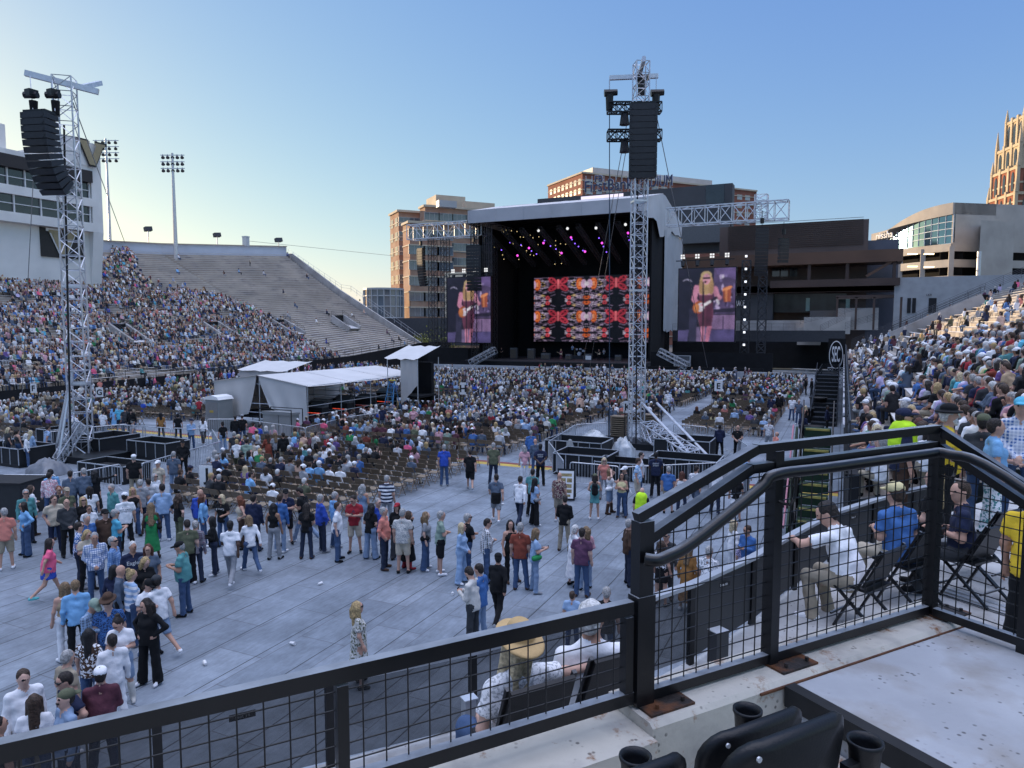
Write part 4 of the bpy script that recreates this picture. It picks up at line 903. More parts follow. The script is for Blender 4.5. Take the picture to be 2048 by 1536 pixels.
for (x, y, z, r, h, rx) in ((0, -.5, .5, .32, .0, 1), (-.5, -.2, 1.1, .2, .25, 0), (.1, -.1, 1.15, .2, .25, 0), (.6, 0, .8, .25, .35, 0)):
    b = MB(); b.tube((x, y, z + .3), (x, y + (.45 if rx else 0), z + .3 + h), r, 12, None, True); b.build('drum', mat('pale_drum', (.5, .5, .55), .4), t, True)
for x in (-.9, .9): b = MB(); b.tube((x, 0, .5), (x, 0, 1.7), .02, 4); b.lathe((x, 0, 1.7), [(.28, 0), (.05, .04), (0, .05)], 12); b.build('cymbal', mat('brass_cymbal', (.5, .4, .2), .3, .8), t, True)
# ================================================================ floor objects
# ---------------------------------------------------------------- truss towers that carry the delay speakers
def delay_tower(base, ztop, lab, spread, wd=1.5, az=0.):
    t = thing('truss_tower', lab, 'truss tower', (base.x, base.y, 0)); h = ztop; sd = Vector((math.cos(az), math.sin(az), 0)); sn = Vector((-math.sin(az), math.cos(az), 0))
    b = MB(); b.truss((0, 0, .2), (0, 0, h), wd, .042, wd * .85, sd); b.build('mast_lattice', ALU, t, True)
    for k in range(int(h / 5)): 
        z = 4 + k * 5.; s = wd / 2 + .01; cs = [sd * (s * i) + sn * (s * j) + Vector((0, 0, z)) for i, j in ((-1,-1),(1,-1),(1,1),(-1,1))]; b = MB()
        for i in range(4): b.bar(cs[i], cs[(i+1) % 4], .06, .11)
        b.build('joint_ring', ALU, t, True)
    return t
# left tower
pb = gz(165, 917); TL = delay_tower(pb, gd(125, 172, 37.2).z, 'silver truss tower at left carrying a curved black speaker column', 0, .86, R(40))
topz = gd(125, 172, 37.2).z
b = MB(); d = Vector((math.cos(R(-8)), math.sin(R(-8)), 0))
pL = gd(50, 146, 35.5) - Vector((pb.x, pb.y, 0)); pR = gd(197, 184, 36.5) - Vector((pb.x, pb.y, 0)); pR2 = gd(201, 166, 38.5) - Vector((pb.x, pb.y, 0)); pm = pL.lerp(pR, .62)
def tloc(v): return v
mbh = MB(); mbh.bar(pL, pR, .22, .28); mbh.bar(pm.lerp(pR, .35), pR2, .2, .24); mbh.build('head_beam', ALU, TL, True)
b = MB()
for dx, dy in ((-.9, -.9), (.35, -1.5)): b.tube((dx * .25, dy * .25, 4.6), (dx, dy, .15), .07, 6); b.truss((dx, dy, .2), (dx * .3 + .3, dy * .3 + .2, 1.9), .4, .035, .45)
b.build('outrigger', ALU, TL, True)
ptop = gd(150, 205, 37); 
def cable(a, b_, lab, r=.012, m=None, sag=0.):
    o = MB().path([Vector(a).lerp(Vector(b_), k / 8) - Vector((0, 0, sag * math.sin(math.pi * k / 8))) for k in range(9)], r, 4)
    c = (Vector(a) + Vector(b_)) / 2; me = o.mesh('guy_wire', m or mat('steel_cable', (.25, .25, .26), .4, .6), c); q = link('guy_wire', me, None, c); tag(q, lab, 'cable'); return q
cable(gd(146, 205, 37), gz(250, 480, 0) if 0 else gd(250, 486, 70), 'thin guy wire running right and back from the left truss tower', .03)
cable(gd(67, 350, 37), gz(38, 905), 'thin guy wire down to the left of the left truss tower', .02)
cable(gd(128, 250, 36.2), gz(142, 925), 'thick black cable hanging beside the left truss tower', .05, RUBBER, .0)
# its speaker column and hoists
t = line_array(gd(80, 228, 34.5), 12, 1.34, .308, R(16), .14, 'line_array', 'black curved speaker column of twelve cabinets hanging on the left truss tower', None, .95)
for px, py, ptop_, lab in ((63, 190, 152, 'black chain hoist on the outer end of the left tower beam'), (107, 190, 160, 'black chain hoist close to the left tower mast')):
    p = gd(px, py, 34.8); q = gd(px - 3, ptop_, 35.2); r_ = gd(px + 3, 222, 34.6); t = thing('chain_hoist', lab, 'hoist', p)
    b = MB(); b.tube(q, r_, .02, 4); b.build('chain', GALV, t); b = MB(); b.bar(p - Vector((0, 0, .1)), p + Vector((0, 0, .25)), .45, .4); b.tube(p - _r * .35, p + _r * .3, .17, 8, None, True); b.build('motor', BLACK, t)
    b = MB(); b.tube(p + Vector((.12, 0, -.95)), p + Vector((.12, 0, -.3)), .16, 8, .2, True); b.build('chain_bag', CLOTHBLACK, t)
# right tower
pb2 = gz(1272, 893); zt2 = gd(1276, 150, 41.5).z
TR = delay_tower(pb2, zt2, 'tall silver truss tower right of centre carrying a black speaker column', 0, .74, R(32))
o2 = Vector((pb2.x, pb2.y, 0)); b = MB(); A_ = gd(1219, 156, 41.5) - o2; B_ = gd(1316, 152, 41.5) - o2
b.bar(A_, B_, .22, .24); b.bar(gd(1278, 152, 41.5) - o2, gd(1288, 118, 38.5) - o2, .2, .22); b.bar(gd(1288, 124, 38.5) - o2, gd(1288, 113, 38.5) - o2, .16, .16); b.build('head_beam', ALU, TR, True)
b = MB(); c1 = gz(1385, 917, .3) - o2
for s in (0, .9): b.tube(gd(1283, 805, 41) - o2 + Vector((s, 0, 0)), c1 + Vector((s * .8, s * .4, .1)), .075, 6)
b.truss(Vector((.6, 0, 1.1)), c1, .8, .05, .8); b.build('outrigger', ALU, TR, True)
b = MB(); b.box(-2.2, 2.2, -1.2, 1.2, 0, .35); b.build('base_frame', BLACK, TR, True)
b = MB(); b.box(-2.2, 2.2, -1.2, 1.2, 0, .35); b.build('base_frame', BLACK, TL, True)
line_array(gd(1286, 211, 39.6), 12, 1.55, .335, R(20), .012, 'line_array', 'black straight speaker column hanging high on the right truss tower', None, .8, -.02)
for px, py, lab in ((1219, 190, 'black moving lamp on the left arm of the right truss tower'), (1312, 190, 'black moving lamp on the right arm of the right truss tower'), (1283, 160, 'black chain hoist on the crown of the right truss tower')):
    p = gd(px, py, 41); t = thing('moving_lamp' if 'lamp' in lab else 'chain_hoist', lab, 'stage lamp' if 'lamp' in lab else 'hoist', p); b = MB(); b.tube(p + Vector((0, 0, .1)), p + Vector((0, 0, 1.0)), .025, 4); b.build('hanger', GALV, t)
    b = MB(); b.tube(p - _r * .3 + Vector((0, 0, .1)), p + _r * .45 + Vector((0, 0, .15)), .22, 8, .18, True); b.build('motor', BLACK, t); b = MB(); b.tube(p + Vector((0, 0, -.85)), p + Vector((0, 0, 0)), .2, 8, .24, True); b.build('body', BLACK, t)
for py, lab in ((216, 'upper black lamp frame on the right truss tower'), (271, 'lower black lamp frame on the right truss tower')):
    p = gd(1215, py, 41); q = gd(1322, py, 41); t = thing('lighting_truss', lab, 'lighting truss', (p + q) / 2); MB().truss(p, q, .55, .05, .5, (0, 1, 0)).build('ladder_truss', BLACK, t)
    c = gd(1249, py + 18, 41); b = MB(); b.tube(c + Vector((0, 0, -.45)), c + Vector((0, 0, .3)), .3, 8, .2, True); b.build('lamp_body', LAMPB, t)
cable(gd(1219, 160, 41.5), gz(1219, 895), 'blue black cable dropping straight from the right tower head', .03, mat('blue_black_cable', (.02, .04, .07), .5))
cable(gd(1255, 240, 41.5), gv(1162, 745, 92), 'long guy wire from the right tower towards the stage front', .03)
cable(gd(1262, 240, 41.5), gv(1178, 745, 92), 'second long guy wire from the right tower towards the stage front', .03)
cable(gd(1315, 240, 41.5), gv(1415, 735, 92), 'guy wire from the right tower down right of the right video screen', .03)
cable(gd(1275, 350, 40.9), gd(1272, 890, 40.2), 'thick black cable strapped down the right truss tower', .05, RUBBER)
cable(gd(497, 482, 160), gd(790, 512, 200), 'thin wire strung from the stand parapet to the brick building', .05)
# ---------------------------------------------------------------- ballast boxes and cases round the tower feet
BX = mat('black_ballast_box', (.011, .012, .014), .7, 0, .3, 1.2)
def ballast(px, py, wd, dp, h, rz, lab):
    p = gz(px, py); t = thing('ballast_box', lab, 'box', (p.x, p.y, 0), rz); b = MB(); b.box(-wd/2, wd/2, -dp/2, dp/2, 0.0, .18); b.build('base', BLACK, t, True)
    b = MB()
    for x0, x1, y0, y1 in ((-wd/2, wd/2, -dp/2, -dp/2 + .04), (-wd/2, wd/2, dp/2 - .04, dp/2), (-wd/2, -wd/2 + .04, -dp/2 + .04, dp/2 - .04), (wd/2 - .04, wd/2, -dp/2 + .04, dp/2 - .04)): b.box(x0, x1, y0, y1, .18, h)
    b.box(-wd/2 + .05, wd/2 - .05, -dp/2 + .05, dp/2 - .05, .2, h * .7); b.build('panel', BX, t, True)
    b = MB(); e = .035
    n = max(2, int(wd / .6))
    for i in range(n + 1):
        x = -wd/2 + wd * i / n
        for y in (-dp/2 - .02, dp/2 + .02): b.tube((x, y, .15), (x, y, h), .022, 4)
    for y in (-dp/2 - .02, dp/2 + .02): b.tube((-wd/2, y, h), (wd/2, y, h), .03, 4)
    for x in (-wd/2 - .02, wd/2 + .02): b.tube((x, -dp/2, h), (x, dp/2, h), .03, 4)
    b.build('edge_rail', GALV, t, True); return t
FR = 0.0
ballast(1158, 915, 3.1, 2.0, 1.0, FR, 'black ballast box with silver rails left behind the right tower foot'); ballast(1172, 945, 2.6, 2.0, 1.0, FR, 'black ballast box with silver rails in front left of the right tower')
ballast(1370, 912, 2.9, 2.0, 1.0, FR, 'black ballast box right of the right tower beyond the strut'); ballast(1372, 958, 3.0, 1.8, 1.05, FR, 'black ballast box with white notice in front right of the right tower'); ballast(1262, 956, 3.0, 1.6, .8, FR, 'low black ballast box directly before the right tower')
ballast(35, 925, 3.4, 1.8, .95, FR, 'black ballast box at the left edge beside the left tower'); ballast(215, 905, 2.2, 2.4, 1.0, FR, 'black ballast box just right of the left tower foot'); ballast(318, 915, 2.9, 1.5, .95, FR, 'black ballast box with notice inside the left barrier pen')
ballast(230, 958, 3.0, 1.4, .8, FR, 'black ballast box with yellow tags behind the front barriers'); ballast(118, 893, 1.4, 1.6, 1.1, FR, 'black ballast crate left behind the left tower')
NOTE = mat('white_notice', (.7, .7, .7), .6)
for px, py in ((316, 903), (1378, 945), (1164, 905)):
    p = gz(px, py + 14); q = gd(px, py, (p - CAM).length / ray(px, py).length); t = thing('notice', 'small white printed notice on a black box near ' + ('the left tower' if px < 500 else 'the right tower front' if px > 1300 else 'the right tower back'), 'notice', q - Vector((0, .06, 0))); MB().box(-.28, .28, -.01, .01, -.22, .22).build('sheet', NOTE, t, True)
    b = MB(); [b.box(-.2, .2 - .1 * (k % 2), -.016, -.011, .12 - k * .09, .16 - k * .09) for k in range(4)]; b.build('print', mat('grey_print', (.12, .12, .14), .7), t, True)
# clear plastic sheet heaps and a grey tarp
def heap(px, py, w_, d_, h_, lab, m, seed, nm='tarp'):
    p = gz(px, py); r = random.Random(seed); V = []; n = 13; Q = []
    for i in range(n):
        for j in range(n):
            x, y = (i / (n-1) - .5) * 2, (j / (n-1) - .5) * 2; e = max(0, 1 - max(abs(x), abs(y)) ** 1.5)
            V.append((x * w_/2 + r.uniform(-.05, .05), y * d_/2 + r.uniform(-.05, .05), h_ * (e ** .7) * r.uniform(.75, 1.1) + .01))
    for i in range(n-1):
        for j in range(n-1): Q.append((i*n+j, (i+1)*n+j, (i+1)*n+j+1, i*n+j+1))
    tag(link(nm, MB().add(V, Q).mesh(nm, m, None, True), None, (p.x, p.y, 0)), lab, nm)
PLASTIC = mat('clear_plastic_sheet', (.42, .45, .47), .22, 0, .35, 3, spec=.8)
heap(1246, 915, 1.3, 1.1, 1.15, 'crumpled clear plastic sheet piled by the right tower foot', PLASTIC, 3, 'plastic_sheet'); heap(1188, 893, 2.2, 1.2, .95, 'clear plastic sheet laid over a box behind the right tower', PLASTIC, 4, 'plastic_sheet'); heap(97, 948, 1.7, 1.4, .8, 'grey tarp heap in front of the left tower', mat('grey_tarp', (.17, .18, .2), .4, 0, .2, 3), 5)
# yellow and red cable ramp across the floor
p = gz(440, 884); q = gz(1640, 955); y0 = 31.6
YEL = mat('yellow_rubber', (.48, .34, .07), .7, 0, .2, 2); RED = mat('red_brown_rubber', (.22, .06, .05), .7, 0, .2, 2)
cp = b = MB(); x = -44.
CPm = MB(); CPm.mi = 0
CPm.prism([(0, 0), (.28, .06), (.28, .0)], (-45, y0, .002), (0, 1, 0), (0, 0, 1), 45); CPm.prism([(.62, .06), (.9, 0), (.62, 0)], (-45, y0, .002), (0, 1, 0), (0, 0, 1), 45); CPm.mi = 1; CPm.prism([(.281, 0), (.281, .065), (.619, .065), (.619, 0)], (-45, y0, .002), (0, 1, 0), (0, 0, 1), 45)
tag(CPm.build('cable_ramp', [YEL, RED]), 'long yellow and red cable ramp crossing the floor between the seat blocks', 'cable ramp')
# ---------------------------------------------------------------- crowd barriers
def barrier_proto(L=2.2):
    t = thing('crowd_barrier', 'silver tubular crowd barrier', 'barrier', (0, 0, 0)); h = 1.08; r = .10; b = MB()
    pts = [(-L/2, 0, .18), (-L/2, 0, h - r), (-L/2 + r * .3, 0, h - r * .3), (-L/2 + r, 0, h), (L/2 - r, 0, h), (L/2 - r * .3, 0, h - r * .3), (L/2, 0, h - r), (L/2, 0, .18)]
    b.path(pts, .024, 6); b.tube((-L/2, 0, .2), (L/2, 0, .2), .02, 5); b.build('frame', GALV, t, True)
    b = MB(); n = 16
    for k in range(1, n): b.tube((-L/2 + L * k / n, 0, .2), (-L/2 + L * k / n, 0, h), .009, 4)
    b.build('bars', GALV, t, True)
    for s in (-1, 1):
        b = MB(); b.path([(s * L * .4, -.32, .02), (s * L * .4, -.05, .2), (s * L * .4, .05, .2), (s * L * .4, .32, .02)], .018, 5); b.build('foot', GALV, t, True)
    return t
BP = barrier_proto(); _first = [True]
def barriers(pts, lab, group):
    for p, q in zip(pts[:-1], pts[1:]):
        n = max(1, round((q - p).length / 2.25))
        for i in range(n):
            c = p.lerp(q, (i + .5) / n); a = math.atan2(q.y - p.y, q.x - p.x)
            o = BP if _first[0] else copy_tree(BP); _first[0] = False
            o.location = (c.x, c.y, 0); o.rotation_euler = (0, 0, a); o['label'] = lab; o['group'] = group
G = lambda *a: gz(*a)
barriers([G(-10, 1003), G(130, 1004), G(255, 975)], 'silver crowd barrier in front of the left tower boxes', 'front barriers of the left tower pen')
barriers([G(290, 975), G(440, 925), G(425, 895), G(340, 893), G(240, 885)], 'silver crowd barrier round the right side of the left tower pen', 'right barriers of the left tower pen')
barriers([G(0, 925), G(75, 906), G(190, 890), G(240, 885)], 'silver crowd barrier behind the left tower', 'rear barriers of the left tower pen')
barriers([G(1097, 925), G(1128, 972), G(1250, 985), G(1430, 975), G(1500, 940)], 'silver crowd barrier before the right tower boxes', 'front barriers of the right tower pen')
barriers([G(1097, 925), G(1150, 885), G(1215, 880)], 'silver crowd barrier left of the right tower', 'left barriers of the right tower pen')
barriers([G(1340, 882), G(1420, 892), G(1470, 915), G(1500, 940)], 'silver crowd barrier right behind the right tower', 'rear barriers of the right tower pen')
barriers([G(420, 872), G(480, 872), G(610, 892), G(690, 868), G(725, 862), G(800, 850)], 'silver crowd barrier round the mixing tent', 'barriers round the mixing tent')
barriers([G(0, 832), G(60, 832), G(85, 842)], 'silver crowd barrier far left below the stand', 'far left barriers'); barriers([G(1585, 752), G(1640, 755), G(1690, 755)], 'silver crowd barrier at the end of the right aisle', 'far right barriers')
# ---------------------------------------------------------------- mixing position tents
TARP = mat('white_tent_tarp', (.56, .55, .54), .75, 0, .07, .6, bump=.35, bscale=1.6); TARPG = mat('grey_tent_tarp', (.52, .50, .48), .8, 0, .1, .5, bump=.4, bscale=1.5)
fc = gz(617, 868); U1, Vf = fc.x, fc.y; Uc = gv(518, 749, Vf).x; U0_ = gv(430, 765, Vf).x; ze = gv(617, 771, Vf).z; zp = gv(518, 750, Vf).z; Vb = Vf + 13.5
FT = thing('mixing_tent', 'large white tarpaulin tent on scaffold over the sound mixing desks', 'tent', ((U0_ + U1) / 2, Vf, 0))
def cloth(fn, nu, nv, m, name, parent, smooth=True):
    V = [fn(i / (nu - 1), j / (nv - 1)) for i in range(nu) for j in range(nv)]
    return MB().add(V, [(i*nv+j, (i+1)*nv+j, (i+1)*nv+j+1, i*nv+j+1) for i in range(nu-1) for j in range(nv-1)]).build(name, m, parent, smooth=smooth)
for (ua, ub, za, zb_, gather, nm) in ((U0_, Uc - .15, ze + .05, zp, 1, 'front_tarp'), (Uc + .05, U1, zp, ze, -1, 'front_tarp')):
    def fn(s, t, ua=ua, ub=ub, za=za, zb_=zb_, gather=gather):
        u = ua + (ub - ua) * s; zt = za + (zb_ - za) * s; inner = s if gather > 0 else 1 - s
        zlow = .55 + (1.6 * max(0, inner - .35) if gather < 0 else 0.5 * inner); z = zlow + (zt - zlow) * t
        k = (1 - t) ** 1.5 * (max(0, inner) ** 1.5) * .9; u += (-k if gather > 0 else k)
        return (u, Vf - .1 + .10 * math.sin(s * 14 + t * 3) * (1 - t), z)
    cloth(fn, 26, 14, TARPG if gather > 0 else TARP, nm, FT)
for (ua, ub, za, zb_) in ((Uc, U1 + .25, zp, ze - .05), (U0_ - .2, Uc, ze, zp)):
    for i in range(3):
        va, vb = Vf - .2 + (Vb - Vf) * i / 3, Vf - .2 + (Vb - Vf) * (i + 1) / 3 - .06
        cloth(lambda s, t, ua=ua, ub=ub, za=za, zb_=zb_, va=va, vb=vb: (ua + (ub - ua) * s, va + (vb - va) * t, za + (zb_ - za) * s - .16 * math.sin(math.pi * t) * math.sin(math.pi * s * .9)), 9, 7, TARP, 'roof_tarp', FT)
cloth(lambda s, t: (U0_ - .02, Vf + (Vb - Vf) * s, .5 + (ze - .5) * t + 0 * s), 8, 5, TARPG, 'side_tarp', FT)
sc = MB()
for u in (U0_, Uc, U1):
    for i in range(5):
        v = Vf + (Vb - Vf) * i / 4; sc.tube((u, v, 0), (u, v, zp if u == Uc else ze), .03, 5)
for z in (.6, 1.2, 1.8, ze - .05):
    for u in (U0_, U1): sc.tube((u, Vf, z), (u, Vb, z), .028, 5)
    for i in range(5): v = Vf + (Vb - Vf) * i / 4; sc.tube((U0_, v, z), (U1, v, z), .028, 5)
sc.build('scaffold', GALV, FT)
MB().box(U0_ + .2, U1 - .1, Vf + .4, Vb - .2, .75, .9).build('deck', DECK, FT)
rm = random.Random(3)
for k in range(8):
    v = Vf + 2.2 + k * 1.35; x = U1 - 1.1 - (k % 2) * 1.0; hh = rm.uniform(.6, 1.15); t = thing('mixing_desk' if k % 2 == 0 else 'equipment_rack', ('black mixing desk under the tent, number %d from its near end' if k % 2 == 0 else 'black equipment rack under the tent, number %d from its near end') % (k // 2 + 1), 'mixing desk' if k % 2 == 0 else 'rack', (x, v, .9)); t['label'] = t['label'].replace('number 1', 'first').replace('number 2', 'second').replace('number 3', 'third').replace('number 4', 'fourth')
    b = MB(); b.box(-.7, .7, -.35, .35, .0, hh * .8); b.build('body', BX, t, True); b = MB(); b.prism([(-.35, 0), (.35, .25), (.35, 0)], (-.7, 0, hh * .8 + .003), (0, 1, 0), (0, 0, 1), 1.4); b.build('panel', CASE, t, True)
    b = MB(); [b.box(-.6 + .12*i, -.54 + .12*i, -.36, -.352, .2, .24) for i in range(10)]; b.build('indicator', mat('red_led_light', (.1, 0, 0), .4, emit=(1, .1, .05), estr=.7), t, True)
# smaller tents
def small_tent(cx, cy, w_, d_, h0, h1, lab, drape=True, rz=0.):
    t = thing('tarp_tent', lab, 'tent', (cx, cy, 0), rz)
    b = MB()
    for x in (-w_/2, w_/2):
        for y in (-d_/2, d_/2): b.tube((x, y, 0), (x, y, h0), .035, 5)
    b.build('scaffold', GALV, t, True)
    V = []
    n = 9
    b = MB()
    V = [((i / (n-1) - .5) * (w_ + .3), (j / (n-1) - .5) * (d_ + .4), h0 + (h1 - h0) * (j / (n-1)) - .12 * math.sin(math.pi * i / (n-1) * 3) ** 2) for i in range(n) for j in range(n)]
    b.add(V, [(i*n+j, (i+1)*n+j, (i+1)*n+j+1, i*n+j+1) for i in range(n-1) for j in range(n-1)]); b.build('roof_tarp', TARP, t, True, True)
    if drape:
        b = MB(); V = []; w0 = w_; w_ = w_ * (.55 if drape == 2 else 1)
        for i in range(n):
            for j in range(6):
                s = i / (n-1); z = h0 * .98 - (h0 * (.62 if drape == 1 else .75)) * (j / 5) * (1 - .45 * s); V.append(((s - .5) * w_ + (w0 - w_) / 2, -d_/2 - .05 - .06 * math.sin(s * 17), z))
        b.add(V, [(i*6+j, i*6+j+1, (i+1)*6+j+1, (i+1)*6+j) for i in range(n-1) for j in range(5)]); b.build('side_tarp', TARPG, t, True, True)
    return t
p = gz(552, 792); small_tent(p.x, p.y, 6.0, 3.5, 2.7, 3.5, 'smaller white tarp tent standing behind the mixing tent', 1)
p = gz(806, 838); st_ = small_tent(p.x, p.y + 1.5, 2.7, 3.0, 4.6, 5.5, 'tall narrow white tarp shelter right of the mixing tent', 2)
t2 = MB(); t2.box(-1.0, 1.0, 1.0, 1.4, 1.2, 4.2); t2.box(-1.25, 1.25, -1.3, 1.3, 1.6, 1.75); t2.build('black_backing', CLOTHBLACK, st_, True)
# utility boxes, ladder, cabin
CABG = mat('grey_utility_box', (.27, .28, .28), .5, .1, .1, 1)
p = gz(583, 872); t = thing('utility_cabinet', 'grey electrical cabinet in a frame before the mixing tent', 'cabinet', (p.x, p.y - .9, 0)); MB().box(-1.1, .15, -.4, .4, .1, 1.5).build('cabinet', CABG, t, True); MB().box(.2, 1.1, -.4, .4, .1, 1.5).build('cabinet', CABG, t, True)
b = MB(); b.prism([(-.45, 0), (.45, 0), (.45, .12), (-.45, .2)], (-1.15, 0, 1.503), (0, 1, 0), (0, 0, 1), 2.3); b.build('lid', CABG, t, True); b = MB()
for x in (-1.3, 1.3):
    for y in (-.5, .5): b.tube((x, y, 0), (x, y, 1.85), .03, 4)
for y in (-.5, .5): b.tube((-1.3, y, 1.85), (1.3, y, 1.85), .03, 4)
b.build('guard_frame', BLACK, t, True)
p = gz(428, 862); t = thing('portable_cabin', 'small grey portable cabin with pale domed roof at the mixing tent', 'cabin', (p.x, p.y + .5, 0)); b = MB(); b.box(-.6, .6, -.6, .6, 0, 2.1); b.build('body', CABG, t, True); b = MB(); b.box(-.5, .5, -.63, -.602, .15, 1.95); b.build('door', mat('mid_grey_door', (.2, .2, .2), .5), t, True)
b = MB(); b.prism([(-.66, 0), (.66, 0), (.5, .2), (0, .3), (-.5, .2)], (0, -.66, 2.103), (1, 0, 0), (0, 0, 1), -1.32); b.build('roof', WHITE, t, True); b = MB(); b.box(-.2, .15, -.64, -.632, 1.25, 1.4); b.build('sign_plate', YEL, t, True)
p = gz(785, 842); t = thing('step_ladder', 'blue step ladder leaning open beside the tall tarp shelter', 'ladder', (p.x, p.y, 0)); BLU = mat('blue_ladder', (.06, .19, .36), .5); b = MB()
for s in (-1, 1): b.bar((s * .45, -.8, 0), (s * .22, 0, 3.0), .08, .05)
for k in range(9): b.bar((-.44 + k * .025, -.75 + k * .083, .3 + k * .31), (.44 - k * .025, -.75 + k * .083, .3 + k * .31), .09, .03)
b.build('front_rails', BLU, t, True); b = MB()
for s in (-1, 1): b.bar((s * .4, .8, 0), (s * .2, .02, 2.95), .06, .04)
b.build('rear_rails', BLU, t, True); MB().box(-.24, .24, -.06, .16, 2.98, 3.05).build('top_cap', mat('yellow_cap', (.5, .4, .05), .5), t, True)
# ---------------------------------------------------------------- letter signs
def letter_sign(ch, px, ptop, pbot, pxw, z_base_px, lab):
    pt = (ptop + pbot) / 2; base = gz(*z_base_px); dist = (base - CAM).dot(_f) ; sc_ = dist / math.cos(PITCH) * 1.0
    d = ray(px, pt); p = CAM + d * (dist / d.dot(_f)); w_ = pxw / F * dist; h = (pbot - ptop) / F * dist
    t = thing('letter_sign', lab, 'sign', (p.x, p.y, 0), YAW); MB().box(-w_/2, w_/2, -.02, .02, p.z - h/2, p.z + h/2).build('board', WHITE, t, True)
    b = MB(); b.tube((0, .05, 0), (0, .05, p.z + h/2), .03, 6); b.build('post', BLACK, t, True); b = MB(); b.box(-.3, .3, -.3, .35, 0, .03); b.build('foot', BLACK, t, True)
    me = text_mesh(ch, h * .82, LETTERBLACK, .008, bold=h * .02); xs = [v.co.x for v in me.vertices]; ys = [v.co.y for v in me.vertices]
    for v in me.vertices: v.co.x -= (max(xs) + min(xs)) / 2; v.co.y -= (max(ys) + min(ys)) / 2
    link('letter', me, t, (0, -.026, p.z), (R(90), 0, 0))
letter_sign('J', 412, 931, 974, 26, (412, 1015), 'white sign with black letter J at the near left seat block'); letter_sign('F', 67, 767, 786, 12, (67, 832), 'white sign with black letter F at the far left wall')
letter_sign('G', 199, 775, 794, 14, (199, 846), 'white sign with black letter G right of the left truss tower'); letter_sign('A', 419, 743, 758, 9, (419, 800), 'small white sign with black letter A behind the mixing tent')
letter_sign('H', 926, 765, 789, 12, (926, 830), 'white sign with black letter H in the centre seat block'); letter_sign('D', 1180, 755, 775, 15, (1180, 790), 'white sign with black letter D before the stage centre')
letter_sign('E', 1437, 762, 782, 16, (1437, 808), 'white sign with black letter E in the right seat block'); letter_sign('K', 1256, 802, 826, 18, (1256, 884), 'white sign with black letter K half hidden by the right tower')
# conference sign on black panel at the right wall, access stairs
p = gu(1672, 738, -1.6); SP = thing('emblem_panel', 'tall black panel with round white letter emblem beside the right stand', 'sign', (-1.7, 88, 0))
q0 = gv(1655, 735, 88); q1 = gv(1690, 735, 88); zt_ = gv(1672, 677, 88).z; MB().box(q0.x, q1.x, 88, 88.3, 2.0, zt_).build('panel', CLOTHBLACK, SP)
c = gv(1672, 710, 87.9); rw, rh = .72, 1.6
b = MB(); n = 28; P = []
for k in range(n):
    a = 2 * math.pi * k / n; P += [(c.x + rw * math.cos(a), 87.93, c.z + rh * math.sin(a)), (c.x + rw * .9 * math.cos(a), 87.93, c.z + rh * .93 * math.sin(a))]
b.add(P, [(2*k, (2*k+2) % (2*n), (2*k+3) % (2*n), 2*k+1) for k in range(n)]); b.build('emblem_ring', WHITE, SP)
me = text_mesh('SEC', 1.15, WHITE, .02, sx=.44, bold=.02)
for q in me.vertices: q.co.y *= 2.1
link('emblem_letters', me, SP, (c.x + 1.7, -.08, c.z), (R(90), 0, 0))
b = MB(); b.truss((q0.x + .3, 87.5, 0), (q0.x + .3, 87.5, 2.4), .5, .04); b.truss((q1.x - .3, 87.5, 0), (q1.x - .3, 87.5, 2.4), .5, .04); b.build('stand_frame', GALV, SP)
def stair(px, v0, v1, u0, u1, z0, z1, n, m, nm_m, lab, name='access_stair', rails=True):
    t = thing(name, lab, 'stairs', ((u0 + u1) / 2, v0, 0)); b = MB(); e = MB()
    for k in range(n):
        v = v0 + (v1 - v0) * k / n; z = z0 + (z1 - z0) * (k + 1) / n; b.box(u0, u1, v, v + (v1 - v0) / n, z - .3, z); e = MB(); e.box(u0 + .05, u1 - .05, v - .012, v - .002, z - .06, z - .003); e.box(u0 + .05, u1 - .05, v, v + .05, z + .002, z + .008); e.build('nosing', nm_m, t)
    b.build('treads', m, t)
    if rails:
        for u in (u0 - .06, u1 + .06):
            b = MB(); b.tube((u, v0, z0 + 1.0), (u, v1, z1 + 1.0), .025, 5); b.tube((u, v0, z0 + .5), (u, v1, z1 + .5), .02, 5)
            for k in range(6): v = v0 + (v1 - v0) * k / 5; z = z0 + (z1 - z0) * k / 5; b.tube((u, v, max(0, z - .5)), (u, v, z + 1), .025, 5)
            b.build('handrail', BLACK, t)
    return t
GREENST = mat('dark_green_steps', (.015, .04, .02), .7, 0, .3, 3); YN = mat('yellow_step_edge', (.42, .36, .10), .7, 0, .3, 5)
stair(0, 24.0, 28.5, -1.2, -.3, 0, 3.2, 10, GREENST, YN, 'dark green access stairs with yellow edges up to the right stand')
stair(0, 54, 66, -1.9, -.3, 0, 2.9, 12, BLACK, BLACK, 'long black metal stairs along the right stand wall')
b = MB()
BS = thing('black_scaffold', 'black scaffold platform with rails along the right stand wall', 'scaffold', (-1.2, 75, 0))
for v in range(66, 88, 3):
    for u in (-2.1, -.4): b.tube((u, v, 0), (u, v, 2.9), .05, 4)
    for z in (1, 2, 2.8): b.tube((-2.1, v, z), (-.4, v, z), .04, 4)
for z in (1, 1.6, 2.2, 2.8):
    for u in (-2.1, -.4): b.tube((u, 66, z), (u, 87, z), .04, 4)
b.build('frame', BLACK, BS); MB().box(-2.0, -.5, 66, 87, 1.9, 2.0).build('platform', BLACK, BS)
